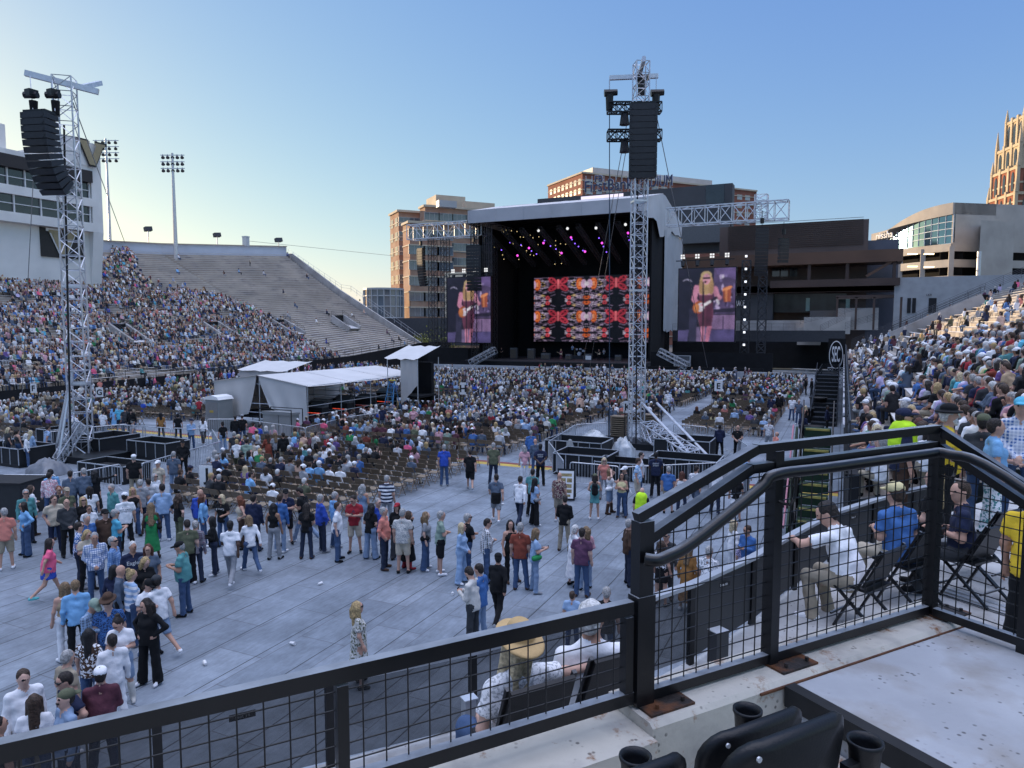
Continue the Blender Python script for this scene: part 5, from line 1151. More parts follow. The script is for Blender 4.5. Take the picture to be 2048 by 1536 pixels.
p = gz(1612, 1060); RP = thing('access_ramp_panel', 'dark green panel with pink edge beside the access stairs', 'panel', (-1.7, 23.5, 0)); b = MB(); b.prism([(0, 0), (4.2, 0), (4.2, 3.2), (3.8, 3.2), (0, .4)], (-1.5, 24.3, 0), (0, 1, 0), (0, 0, 1), .06); b.build('panel', GREENST, RP); b = MB(); b.bar((-1.58, 24.3, .42), (-1.58, 28.1, 3.25), .05, .16); b.build('pink_edge', mat('pink_edge', (.42, .17, .22), .6), RP)
# bins, A frame board, bracing
def bin_(px, py, lab, h=1.05, r=.42, m=None):
    p = gz(px, py); t = thing('waste_bin', lab, 'bin', (p.x, p.y, 0)); m = m or mat('black_bin_plastic', (.02, .021, .023), .5, 0, .2, 3)
    b = MB(); b.lathe((0, 0, 0), [(r * .8, 0), (r * .84, .02), (r, h), (r * 1.06, h), (r * 1.06, h + .05), (r * .94, h + .05), (r * .92, h - .1), (0, h - .12)], 18); b.build('barrel', m, t, True, True); b = MB(); b.lathe((0, 0, 0), [(r * 1.1, h - .02), (r * 1.1, h + .07), (r * 1.0, h + .07)], 18); b.build('rim', RUBBER, t, True)
bin_(1627, 893, 'black waste bin in the right aisle beside staff', 1.15, .5); bin_(1635, 835, 'tall black waste bin farther along the right aisle', 1.5, .6); bin_(1582, 1014, 'black waste bin behind the near railing post'); bin_(1612, 845, 'black waste bin beside a seated staff member', 1.0, .5)
p = gz(25, 1030); t = thing('waste_container', 'large black plastic container at the left edge of the floor', 'container', (p.x - .3, p.y, 0), R(20)); b = MB(); b.prism([(-.95, 0), (.95, 0), (1.1, 1.25), (-1.1, 1.25)], (0, .65, 0), (1, 0, 0), (0, 0, 1), 1.3); b.build('body', mat('black_bin_plastic', (.02, .021, .023), .5, 0, .2, 3), t, True); b = MB(); b.box(-1.15, 1.15, -.7, .7, 1.253, 1.33); b.build('rim', RUBBER, t, True)
p = gz(1133, 998); t = thing('notice_board', 'black framed A board with printed pictures by the right tower barrier', 'sign board', (p.x, p.y, 0), R(15)); b = MB()
for y in (-1, 1): b.prism([(-.36, 0), (.36, 0), (.36, 1.25), (-.36, 1.25)], (0, y * .32, .03), (1, 0, 0), Vector((0, -y * .26, 1)).normalized(), .03)
b.build('frame', BLACK, t, True); b = MB(); b.prism([(-.3, .08), (.3, .08), (.3, 1.17), (-.3, 1.17)], (0, -.36, .03), (1, 0, 0), Vector((0, .26, 1)).normalized(), .004); b.build('poster', WHITE, t, True)
b = MB(); up = Vector((0, .26, 1)).normalized()
for k, (x, y, w_, h) in enumerate(((-.22, .95, .44, .12), (-.22, .72, .2, .16), (.03, .72, .2, .16), (-.22, .5, .44, .15), (-.22, .3, .18, .14), (.03, .3, .2, .14), (-.22, .14, .4, .1))): b.prism([(x, y), (x + w_, y), (x + w_, y + h), (x, y + h)], (0, -.366, .03), (1, 0, 0), up, .003)
b.build('print', mat('ochre_print', (.28, .22, .1), .6, 0, .6, 6), t, True)
for k, (px, py, lab) in enumerate(((585, 1290, 'white paper cup lying on the bare floor left of the floral dress'), (640, 1170, 'white paper cup on the floor in the open middle'), (410, 1330, 'white paper cup on the floor by the queue at lower left'), (1005, 1010, 'white paper cup dropped near the striding group'), (905, 1190, 'white paper cup on the floor left of the denim jacket'))):
    p = gz(px, py); t = thing('paper_cup', lab, 'cup', (p.x, p.y, .04), k * 1.3); b = MB(); b.tube((-.06, 0, 0), (.06, 0, .005), .028, 10, .04, True); b.build('cup_wall', WHITE, t, True); b = MB(); b.tube((.06, 0, .005), (.065, 0, .005), .043, 10, .043); b.build('rim', WHITE, t, True)
# two stacked pallets of chairs by the right tower
for px, py, lab in ((1237, 872, 'stack of folded tan chairs left of the right tower'), (1303, 868, 'stack of folded tan chairs right of the right tower')):
    p = gz(px, py + 12); t = thing('chair_stack', lab, 'chair stack', (p.x, p.y, 0)); 
    for k in range(12): MB().box(-.45, .45, -.4, .4, .15 + k * .125, .15 + k * .125 + .07).build('folded_chair', mat('tan_steel', (.20, .15, .10), .5), t, True)
    b = MB(); [b.tube((x, y, 0), (x, y, 2.0), .03, 4) for x in (-.5, .5) for y in (-.45, .45)]; b.build('cart_frame', BLACK, t, True)
for px, py, lab in ((322, 965, 'round'),): pass
# satellite-like round dish lamps on stands (followspot arms) by the towers
for px, pt, pb_, lab in ((1140, 880, 925, 'grey wrapped flag on a short pole left of the right tower'), (1377, 855, 905, 'grey wrapped flag on a short pole right of the right tower'), (1137, 0, 0, ''), ):
    if not lab: continue
    p = gz(px, pb_); d = ray(px, pt); q = CAM + d * ((p - CAM).dot(_f) / d.dot(_f)); t = thing('wrapped_flag', lab, 'flag', (p.x, p.y, 0)); b = MB(); b.tube((0, 0, 0), (0, 0, q.z), .025, 5); b.build('pole', BLACK, t, True)
    b = MB(); b.lathe((0, 0, q.z - 1.0), [(.03, 0), (.2, .15), (.24, .6), (.1, 1.0), (0, 1.05)], 8); b.build('cloth', CABG, t, True)
import re
# ================================================================ people: bodies grown from limbs as one surface
CL = dict(white=(.78,.78,.80), offwhite=(.58,.56,.52), navy=(.012,.018,.05), black=(.006,.006,.008), ltblue=(.30,.43,.62), skyblue=(.20,.42,.68), blue=(.05,.14,.36), royal=(.03,.08,.42), grey=(.27,.28,.30), ltgrey=(.45,.46,.48),
          charcoal=(.038,.041,.046), slate=(.09,.12,.17), coral=(.62,.22,.17), hotpink=(.88,.14,.26), pink=(.62,.34,.38), red=(.30,.02,.03), maroon=(.10,.03,.045), plum=(.11,.045,.09), olive=(.10,.11,.065), sage=(.24,.32,.26),
          teal=(.09,.27,.27), turq=(.10,.42,.58), tan=(.42,.30,.19), beige=(.50,.43,.33), khaki=(.32,.27,.20), jeans=(.05,.09,.18), ltjeans=(.21,.29,.42), dkjeans=(.018,.027,.055), green=(.02,.22,.07), yellow=(.72,.48,.03), softyellow=(.6,.52,.28),
          hivis=(.55,.88,.03), brown=(.065,.035,.022), rust=(.22,.05,.03), purple=(.13,.08,.25), lav=(.48,.42,.62), camel=(.30,.14,.04), aqua=(.12,.48,.5), mint=(.35,.52,.46), peach=(.62,.40,.30), straw=(.50,.34,.16))
HC = dict(grey=(.34,.33,.32), white=(.58,.57,.55), brown=(.055,.032,.02), dark=(.022,.015,.012), black=(.010,.009,.010), blond=(.40,.28,.13), ltblond=(.52,.42,.26), red=(.16,.05,.022), auburn=(.10,.035,.02), sand=(.20,.13,.07))
SK = dict(a=(.52,.30,.22), b=(.44,.24,.165), c=(.58,.36,.28), d=(.075,.04,.026), e=(.30,.16,.10))
def fabric(nm):
    if nm in MC: return MC[nm]
    if nm in CL: return mat(nm + '_cloth', CL[nm], .9, 0, .14, 5, bump=1.0, bscale=10)
    kind, a, b_ = nm.split('_'); key = nm + '_cloth'
    if key in MC: return MC[key]
    m = mat(key, CL[a], .9, 0, .1, 5, bump=.6, bscale=11); nt = m.node_tree; N = nt.nodes; L = nt.links; bs = N['Principled BSDF']; tc = N.new('ShaderNodeTexCoord'); src = bs.inputs['Base Color'].links[0].from_socket
    def mixin(fac, prev, c):
        mx = N.new('ShaderNodeMix'); mx.data_type = 'RGBA'; L.new(fac, mx.inputs[0]); L.new(prev, mx.inputs[6]); mx.inputs[7].default_value = (*c, 1); return mx.outputs[2]
    def stripes(axis, per, thr):
        w_ = N.new('ShaderNodeTexWave'); w_.bands_direction = axis; w_.inputs['Scale'].default_value = per; L.new(tc.outputs['Object'], w_.inputs['Vector'])
        t = N.new('ShaderNodeMath'); t.operation = 'GREATER_THAN'; t.inputs[1].default_value = thr; L.new(w_.outputs[1], t.inputs[0]); k = N.new('ShaderNodeMath'); k.operation = 'MULTIPLY'; k.inputs[1].default_value = .55 if kind == 'plaid' else 1; L.new(t.outputs[0], k.inputs[0]); return k.outputs[0]
    if kind == 'plaid':
        o = src
        for ax in 'XYZ': o = mixin(stripes(ax, 6.5, .6), o, CL[b_])
    elif kind == 'stripe': o = mixin(stripes('Z', 2.6, .5), src, CL[b_])
    else:
        v = N.new('ShaderNodeTexNoise'); v.inputs['Scale'].default_value = 26 if kind == 'floral' else 48; v.inputs['Detail'].default_value = 2; L.new(tc.outputs['Object'], v.inputs['Vector'])
        t = N.new('ShaderNodeMath'); t.operation = 'GREATER_THAN'; t.inputs[1].default_value = .54; L.new(v.outputs[0], t.inputs[0]); o = mixin(t.outputs[0], src, CL[b_])
    L.new(o, bs.inputs['Base Color']); return m
def hairm(nm): return mat(nm + '_hair', HC[nm], .6, 0, .5, 30, bump=1.0, bscale=45)
def skinm(k): return mat('skin_' + {'a': 'fair', 'b': 'tanned', 'c': 'pale', 'd': 'dark', 'e': 'brown'}[k], SK[k], .55, 0, .08, 12, spec=.35)
V3 = lambda *a: np.array(a, float)
def rotx(p, a, o): c, s = math.cos(a), math.sin(a); d = p - o; return o + V3(d[0], d[1]*c - d[2]*s, d[1]*s + d[2]*c)
def rotz(p, a, o): c, s = math.cos(a), math.sin(a); d = p - o; return o + V3(d[0]*c - d[1]*s, d[0]*s + d[1]*c, d[2])
ARMS = dict(down=((.235,-.02,1.14),(.25,.05,.89)), pocket=((.27,-.06,1.15),(.2,.07,.96)), hip=((.37,-.07,1.2),(.175,.06,1.05)), phone=((.22,.03,1.14),(.07,.27,1.2)), cross=((.23,.06,1.15),(-.08,.2,1.2)), clasp=((.24,0,1.14),(.04,.2,.97)),
            point=((.37,.17,1.38),(.56,.33,1.43)), head=((.36,.12,1.52),(.14,.06,1.66)), swingf=((.23,.10,1.15),(.22,.27,1.02)), swingb=((.23,-.13,1.16),(.24,-.17,.92)), lap=((.24,.03,1.13),(.11,.27,1.02)), chin=((.21,.12,1.13),(.05,.17,1.48)),
            behind=((.25,-.1,1.15),(.06,-.18,1.0)), hold=((.23,.04,1.15),(.16,.27,1.12)), hug=((.27,.14,1.22),(.0,.32,1.2)), rest=((.30,.16,1.24),(.12,.36,1.24)), out=((.42,.02,1.34),(.66,.0,1.33)), wallrest=((.36,.22,1.42),(.12,.44,1.46)), crossl=((.23,.06,1.15),(-.06,.21,1.14)))
POSE = dict(st=('down','down','stand'), wk=('swingf','swingb','walk'), hp=('hip','hip','stand'), h1=('hip','down','stand'), ph=('phone','phone','stand'), p1=('phone','down','stand'), cr=('cross','crossl','stand'), cl=('clasp','clasp','stand'), pk=('pocket','pocket','stand'), pt=('down','point','stand'),
            hd=('head','head','stand'), ch=('chin','down','stand'), bh=('behind','behind','stand'), ho=('hold','down','stand'), hg=('hug','hug','stand'), wp=('phone','phone','walk'), wh=('hold','swingb','walk'), ln=('rest','rest','stand'), si=('lap','lap','sit'), sc=('cross','crossl','sit'), sp=('phone','phone','sit'), sx=('lap','chin','sit'), so=('out','lap','sit'), sr=('lap','out','sit'), sl=('wallrest','lap','sit'), sh=('head','lap','sit'))
def figure(pose='st', sex='m', H=1.75, bulk=1., top='t', bot='p', hair='sh', hat=None, extra=(), lean=0., hy=0., hp=0., fine=False, seed=0):
    r = random.Random(seed); aL, aR, legs = POSE[pose]; B = []; HR = []; HT = []; BG = []; GL = []
    fem = sex == 'f'; sw = .165 if fem else .185; hipw = .1 if fem else .092; bk = bulk
    hip = V3(0, 0, .92); drop = 0.
    if legs == 'sit': drop = -.40
    lean += {'stand': .0, 'walk': .05, 'sit': -.02}[legs]
    tz = lambda p: rotx(V3(*p), -lean, hip) + V3(0, 0, drop)
    # ---- legs
    wide = bot in 'w'; shorts = bot == 's'; skirt = bot in 'kd'
    tm = 2; foot = []
    for s in (-1, 1):
        h = V3(s * hipw, 0, .92 + drop); 
        if legs == 'sit': k = h + V3(s * .05, .43, -.02 + 0); an = k + V3(s * .01, -.04 + r.uniform(-.08, .1), -.42)
        else:
            th = r.uniform(-.05, .08) if legs == 'stand' else (.42 if s < 0 else -.30); kb = r.uniform(0, .1) if legs == 'stand' else (.1 if s < 0 else .55)
            sp = .03 + r.uniform(0, .05) if legs == 'stand' else 0
            k = h + V3(s * sp * .5, .43 * math.sin(th), -.43 * math.cos(th)); an = k + V3(s * sp * .5, .42 * math.sin(th - kb), -.42 * math.cos(th - kb))
        to = an + V3(s * .035, .15, -.035)
        r1, r2, r3 = .088 * bk ** .5, .062, .046
        if shorts or skirt:
            kk = h + (k - h) * (.85 if shorts else .5); B.append(('c', h, k, .076 * bk ** .5, .054, 0)); B.append(('c', k, an, .053, .036, 0))
            if shorts: B.append(('k', h, h + (k - h) * .95, .098 * bk ** .5, .088, 2))
        else:
            B.append(('c', h, k, r1 + (.012 if wide else 0), r2 + (.018 if wide else .004), 2)); B.append(('k', k, an + (an - k) * .06, r2 + (.018 if wide else .002), .098 if wide else r3 + .012, 2))
        sm = 3
        if 'boots' in extra: B.append(('k', k + (an - k) * .3, an, .062, .052, 3))
        B.append(('c', an + V3(0, -.035, -.035), to, .046, .036, 3)); foot.append(min(an[2] - .08, to[2] - .036))
    if skirt:
        L = .34 if bot == 'k' else .72
        if legs == 'sit': B.append(('c', V3(0, .02, .93 + drop), V3(0, .34, .93 + drop), .16, .17, 2 if bot == 'k' else 1))
        else: B.append(('k', V3(0, 0, 1.0), V3(0, 0, 1.0 - L), .135 * bk ** .5, .19 if bot == 'k' else .235, 2 if bot == 'k' else 1))
    # ---- torso
    d = lambda p, q, a, b_, m: B.append(('c', tz(p), tz(q), a, b_, m, .075 if m else .03))
    pm = 1 if top in 'tlj' else 2
    d((-hipw * .6, 0, .95), (hipw * .6, 0, .95), .112 * bk ** .5, .112 * bk ** .5, 2)
    if top in 'tlj': B.append(('k', tz((0, .005, 1.12)), tz((0, .0, .86)), .135 * bk, .15 * bk ** .8, 1))
    d((-.03, .005 + .03 * (bk - 1), 1.07), (.03, .005 + .03 * (bk - 1), 1.07), .118 * bk, .118 * bk, 1)
    d((-.075, 0, 1.27), (.075, 0, 1.27), .112 * bk ** .5, .112 * bk ** .5, 1)
    for s in (-1, 1): d((s * .03, -.012, 1.44), (s * (sw - .012), -.012, 1.395), .068, .055, 1 if top != 'n' else 0)
    if fem: d((-.075, .085, 1.27), (.075, .085, 1.27), .062, .062, 1)
    if top == 'n': d((-.05, .0, 1.33), (.05, 0, 1.33), .1, .1, 1)
    d((0, -.01, 1.43), (0, .015, 1.56), .056 if fem else .063, .052 if fem else .058, 0)
    # ---- arms
    lc = 'l' in top or top == 'j'
    for s, a in ((-1, aL), (1, aR)):
        e, w_ = (V3(*p) for p in ARMS[a]); j = lambda p: tz((s * p[0], p[1] + r.uniform(-.015, .015), p[2] + r.uniform(-.015, .015)))
        sh = tz((s * sw, -.01, 1.41)); e = j(e); w_ = j(w_); th_ = .05 * bk ** .4 * (.88 if fem else 1); fo = .039 * (.85 if fem else 1)
        B.append(('c', sh if lc or top == 'n' else sh + (e - sh) * .4, e, th_ + (.012 if lc else 0), fo + .004 + (.01 if lc else 0), 1 if lc else 0)); B.append(('c', e, w_, fo + (.012 if lc else .002), .028 + (.012 if lc else 0), 1 if lc else 0))
        if not lc and top != 'n': B.append(('k', sh + (e - sh) * .05, sh + (e - sh) * .64, .058 * bk ** .3, .066 * bk ** .3, 1))
        dv = (w_ - e) / np.linalg.norm(w_ - e); 
        if fine:
            sd = np.cross(dv, V3(0, 0, 1)); sd /= np.linalg.norm(sd) + 1e-9; up = np.cross(sd, dv)
            B.append(('c', w_, w_ + dv * .07, .030, .034, 0))
            for q, ln in ((-1.5, .075), (-.5, .09), (.5, .085), (1.5, .065)):
                f0 = w_ + dv * .085 + sd * q * .019; f1 = f0 + dv * ln * .55 - up * .008; B.append(('c', f0, f1, .0105, .010, 0, .004)); B.append(('c', f1, f1 + dv * ln * .4 - up * .025, .010, .0085, 0, .004))
            B.append(('c', w_ + dv * .02 + sd * .025, w_ + dv * .065 + sd * .058 - up * .015, .014, .010, 0, .006))
        else: B.append(('c', w_, w_ + dv * .085, .034, .028, 0)); B.append(('c', w_ + dv * .03, w_ + dv * .07 + V3(-s * .03, .02, 0), .016, .013, 0))
        if 'phone' in a and s > 0 and 'phone' in extra: q = w_ + dv * .1; GL.append(('c', q - V3(.03, 0, -.03), q + V3(.03, 0, .05), .018, .018, 7))
    # ---- head
    nk = tz((0, .01, 1.53)); hd_ = lambda p: rotz(rotx(tz(p), -hp, nk), hy, nk)
    Rm = np.array([hd_((1, .01, 1.53)) - nk, hd_((0, 1.01, 1.53)) - nk, hd_((0, .01, 2.53)) - nk]).T
    E = lambda L, p, rr, m, k=None: L.append(('e', hd_(p), V3(*rr), m, Rm) + ((k,) if k else ()))
    E(B, (0, .02, 1.65), (.074, .094, .11), 0); B.append(('c', hd_((0, .03, 1.60)), hd_((0, .06, 1.568)), .06, .042, 0)); B.append(('c', hd_((0, .108, 1.655)), hd_((0, .122, 1.625)), .010, .015, 0, .012))
    for s in (-1, 1): E(B, (s * .076, .005, 1.64), (.014, .024, .034), 0, .008)
    if fine:
        for s in (-1, 1): B.append(('c', hd_((s * .03, .098, 1.664)), hd_((s * .034, .098, 1.664)), .012, .012, 7, .002))
        B.append(('c', hd_((-.022, .098, 1.592)), hd_((.022, .098, 1.592)), .009, .009, 0, .004))
    if 'sun' in extra: GL.append(('c', hd_((-.05, .10, 1.665)), hd_((.05, .10, 1.665)), .022, .022, 7)); [GL.append(('c', hd_((s * .055, .09, 1.668)), hd_((s * .08, .0, 1.668)), .011, .011, 7)) for s in (-1, 1)]
    elif not fine: B.append(('c', hd_((-.035, .112, 1.668)), hd_((.035, .112, 1.668)), .011, .011, 7, .004))
    if 'beard' in extra: HR.append(('c', hd_((0, .06, 1.575)), hd_((0, .08, 1.55)), .062, .05, 4))
    if 'moust' in extra: HR.append(('c', hd_((-.03, .118, 1.605)), hd_((.03, .118, 1.605)), .015, .015, 4))
    hs = hair
    if hs != 'ba':
        E(HR, (0, -.014, 1.682), (.086, .103, .098), 4)
        if hs in ('sh',): E(HR, (0, -.045, 1.63), (.076, .07, .085), 4)
        else:
            E(HR, (0, -.04, 1.63), (.09, .075, .11), 4)
        ln = {'sh': 0, 'bo': .12, 'lo': .32, 'cu': .26, 'po': .2, 'bu': 0, 'br': .5}.get(hs, 0)
        if hs in ('bo', 'lo', 'cu', 'br'):
            wv = .03 if hs != 'cu' else .045
            for s in (-1, -.45, .45, 1): HR.append(('c', hd_((s * .072, .012 if abs(s) == 1 else -.06, 1.66)), hd_((s * .085, .005 if abs(s) == 1 else -.085, 1.58 - ln * (.85 if abs(s) == 1 else 1))), .035 + wv * .4, .026 + wv * .5, 4))
        if hs == 'po': HR.append(('c', hd_((0, -.12, 1.69)), hd_((0, -.15, 1.45)), .035, .025, 4))
        if hs == 'bu': E(HR, (0, -.09, 1.76), (.05, .05, .05), 4)
        if hs == 'cu':
            for k in range(10): a = r.uniform(0, 6.28); HR.append(('c', hd_((.085 * math.cos(a), -.05 + .07 * math.sin(a), r.uniform(1.45, 1.66))), hd_((.095 * math.cos(a), -.05 + .08 * math.sin(a), r.uniform(1.42, 1.6))), .045, .04, 4))
    if hat:
        if hat in ('cap', 'capb'):
            E(HT, (0, -.004, 1.70), (.094, .113, .084), 5); s = 1 if hat == 'cap' else -1; E(HT, (0, s * .125, 1.69), (.075, .085, .018), 5)
        elif hat == 'cow': E(HT, (0, .0, 1.712), (.15, .205, .032), 5); E(HT, (0, -.0, 1.765), (.09, .108, .085), 5)
        elif hat == 'buck': E(HT, (0, 0, 1.70), (.16, .18, .026), 5); E(HT, (0, -.0, 1.745), (.095, .112, .075), 5)
        elif hat == 'wide': E(HT, (0, 0, 1.71), (.2, .21, .022), 5); E(HT, (0, 0, 1.75), (.092, .11, .08), 5)
    # ---- carried things
    if 'bag' in extra: BG.append(('c', tz((.2, .08, 1.02)), tz((.22, -.06, 1.0)), .075, .075, 6)); BG.append(('c', tz((.2, .04, 1.05)), tz((0, .13, 1.25)), .016, .016, 6)); BG.append(('c', tz((0, .13, 1.25)), tz((-.12, .02, 1.45)), .016, .016, 6))
    if 'bp' in extra: BG.append(('c', tz((0, -.2, 1.34)), tz((0, -.2, 1.08)), .11, .125, 6)); [BG.append(('c', tz((s * .1, -.1, 1.44)), tz((s * .1, .11, 1.3)), .02, .02, 6)) for s in (-1, 1)]
    if 'vest' in extra: BG.append(('k', tz((0, 0, 1.43)), tz((0, 0, 1.05)), .175 * bk ** .5, .175 * bk, 6)); BG.append(('c', tz((-.11, -.01, 1.42)), tz((.11, -.01, 1.42)), .078, .078, 6))
    if 'tied' in extra: BG.append(('k', tz((0, -.02, 1.02)), tz((0, -.02, .74)), .155 * bk, .16 * bk, 6))
    mf = min(foot); sc = H / 1.77
    def fix(L):
        out = []
        for p in L:
            sh_ = V3(0, 0, -mf)
            if p[0] == 'e': out.append(('e', (p[1] + sh_) * sc, p[2] * sc, p[3], p[4]) + p[5:])
            else: out.append((p[0], (p[1] + sh_) * sc, (p[2] + sh_) * sc, p[3] * sc, p[4] * sc, p[5]) + p[6:])
        return out
    return {'body': fix(B), 'hair': fix(HR), 'hat': fix(HT), 'bag': fix(BG), 'eyewear': fix(GL)}
def grow(prims, h, k0=.035):
    """one closed surface round all the tapered limbs, blended where they meet"""
    lo = np.full(3, 9e9); hi = -lo; bx = []
    for p in prims:
        if p[0] == 'e': m = p[2].max(); a, b_ = p[1] - m, p[1] + m
        else: m = max(p[3], p[4]); a, b_ = np.minimum(p[1], p[2]) - m, np.maximum(p[1], p[2]) + m
        bx.append((a, b_)); lo = np.minimum(lo, a); hi = np.maximum(hi, b_)
    lo -= 2.5 * h; n = np.ceil((hi - lo) / h).astype(int) + 4
    fz = float(abs(prims[0][1][0] * 911 + len(prims)) % 6.28); D = np.full(n, 1e3, np.float32); DM = np.full(n, 1e3, np.float32); M = np.zeros(n, np.int8)
    ax = [lo[i] + h * np.arange(n[i]) for i in range(3)]
    for p, (a, b_) in zip(prims, bx):
        kk = p[-1] if (p[0] == 'e' and len(p) > 5) or (p[0] != 'e' and len(p) > 6) else k0; pad = kk + h * 1.5
        i0 = np.maximum(((a - pad - lo) / h).astype(int), 0); i1 = np.minimum(((b_ + pad - lo) / h).astype(int) + 2, n)
        sl = tuple(slice(i0[i], i1[i]) for i in range(3)); X = ax[0][sl[0]][:, None, None]; Y = ax[1][sl[1]][None, :, None]; Z = ax[2][sl[2]][None, None, :]
        if p[0] == 'e':
            x, y, z = X - p[1][0], Y - p[1][1], Z - p[1][2]; Rm = p[4]; q = [x * Rm[0, i] + y * Rm[1, i] + z * Rm[2, i] for i in range(3)]; rr = p[2]
            k_ = np.sqrt((q[0]/rr[0])**2 + (q[1]/rr[1])**2 + (q[2]/rr[2])**2); k1 = np.sqrt((q[0]/rr[0]**2)**2 + (q[1]/rr[1]**2)**2 + (q[2]/rr[2]**2)**2) + 1e-9; d = k_ * (k_ - 1) / k1; mt = p[3]
        else:
            A, Bv, ra, rb, mt = p[1:6]; ab = Bv - A; L2 = float(ab @ ab) + 1e-9; x, y, z = X - A[0], Y - A[1], Z - A[2]; tt = (x*ab[0] + y*ab[1] + z*ab[2]) / L2; t = np.clip(tt, 0, 1)
            d = np.sqrt((x - t*ab[0])**2 + (y - t*ab[1])**2 + (z - t*ab[2])**2) - (ra + (rb - ra) * t)
            if p[0] == 'k': d = np.maximum(d, (tt - 1) * math.sqrt(L2)) - .004
        if mt in (1, 2, 6) and h < .04: d = d + .0055 * (np.sin(21 * X + 9 * Z + fz) * np.sin(15 * Z - 12 * Y) + .8 * np.sin(38 * Z + 17 * X * np.sign(fz - 3) + 2 * fz) * np.sin(19 * Y + 11 * X))
        elif mt == 4 and h < .04: d = d + .005 * np.sin(70 * X + fz) * np.sin(58 * Y + 9 * Z)
        d = d.astype(np.float32); o = D[sl]; hh = np.maximum(kk - np.abs(o - d), 0) / kk; D[sl] = np.minimum(o, d) - hh * hh * kk * .25
        om = DM[sl]; c = d < om; M[sl] = np.where(c, mt, M[sl]); DM[sl] = np.where(c, d, om)
    return nets(D, M, lo, h)
def nets(D, M, lo, h):
    I = D < 0; c = np.zeros(tuple(s - 1 for s in D.shape), np.int8); S = [(i, j, k) for i in (0, 1) for j in (0, 1) for k in (0, 1)]
    sh = lambda A, s: A[s[0]:A.shape[0] - 1 + s[0], s[1]:A.shape[1] - 1 + s[1], s[2]:A.shape[2] - 1 + s[2]]
    for s in S: c += sh(I, s)
    act = (c > 0) & (c < 8); ci = np.argwhere(act); N = len(ci); ids = np.full(c.shape, -1, np.int32); ids[act] = np.arange(N)
    acc = np.zeros((N, 3)); cnt = np.zeros(N)
    val = {s: D[ci[:, 0] + s[0], ci[:, 1] + s[1], ci[:, 2] + s[2]].astype(float) for s in S}
    for a in S:
        for d in range(3):
            if a[d]: continue
            b_ = list(a); b_[d] = 1; b_ = tuple(b_); da, db = val[a], val[b_]; m = (da < 0) != (db < 0); t = da[m] / (da[m] - db[m]); p = np.tile(np.array(a, float), (m.sum(), 1)); p[:, d] += t; acc[m] += p; cnt[m] += 1
    V = lo + h * (ci + acc / cnt[:, None]); Q = []; MI = []
    for d in range(3):
        e, f = [(1, 2), (2, 0), (0, 1)][d]; a = [slice(None)] * 3; b_ = [slice(None)] * 3; a[d] = slice(0, -1); b_[d] = slice(1, None); m = I[tuple(a)] != I[tuple(b_)]
        w_ = np.argwhere(m); ok = (w_[:, e] > 0) & (w_[:, f] > 0) & (w_[:, e] < c.shape[e]) & (w_[:, f] < c.shape[f]); w_ = w_[ok]
        def g(de, df): x = w_.copy(); x[:, e] -= de; x[:, f] -= df; return ids[x[:, 0], x[:, 1], x[:, 2]]
        q = np.stack([g(1, 1), g(0, 1), g(0, 0), g(1, 0)], 1); ins = I[w_[:, 0], w_[:, 1], w_[:, 2]]; q[~ins] = q[~ins][:, ::-1]
        x = w_.copy(); x[~ins, d] += 1; Q.append(q); MI.append(M[x[:, 0], x[:, 1], x[:, 2]])
    return V, np.concatenate(Q), np.concatenate(MI)
EYE = mat('dark_eyewear', (.012, .012, .014), .25)
def make_person(label, loc, rz, cols, res=.022, group='people standing on the floor', ofs=None, **kw):
    F_ = figure(fine=res < .017, **kw); mats = [skinm(cols['skin']), fabric(cols['top']), fabric(cols['bot']), fabric(cols['shoe']), hairm(cols['hair']), fabric(cols.get('hat', 'navy')), fabric(cols.get('bag', 'black')), EYE]
    V, Q, MI = grow(F_['body'], res); o = link('person', npmesh('person_body', V, Q, mats, MI), None, loc, (0, 0, rz)); tag(o, label, 'person', group)
    for nm in ('hair', 'hat', 'bag', 'eyewear'):
        if F_[nm]:
            V, Q, MI = grow(F_[nm], (min(res, .02) if nm != 'eyewear' else min(res, .014)) if res > .017 or nm != 'hat' else .009, .02)
            if len(Q): link({'bag': 'bag' if not ('vest' in kw.get('extra', ()) or 'tied' in kw.get('extra', ())) else 'vest' if 'vest' in kw['extra'] else 'tied_jacket'}.get(nm, nm), npmesh('person_' + nm, V, Q, mats, MI), o)
    return o
PRINTS = {'script lettering': ('Eagles', .13, 1, .175), 'white letter and': ('A', .16, 1, .155), 'navy event shirt': ('EVENT\nSTAFF', .085, 0, .15), 'white tee with blue': ('Runnin\naccording to\nThe Highway', .06, 0, .16), 'printed tee and': ('BAND', .1, 1, .15)}
PEOPLE = []          # (x, y) of everybody built one by one
NPEOPLE = [0]
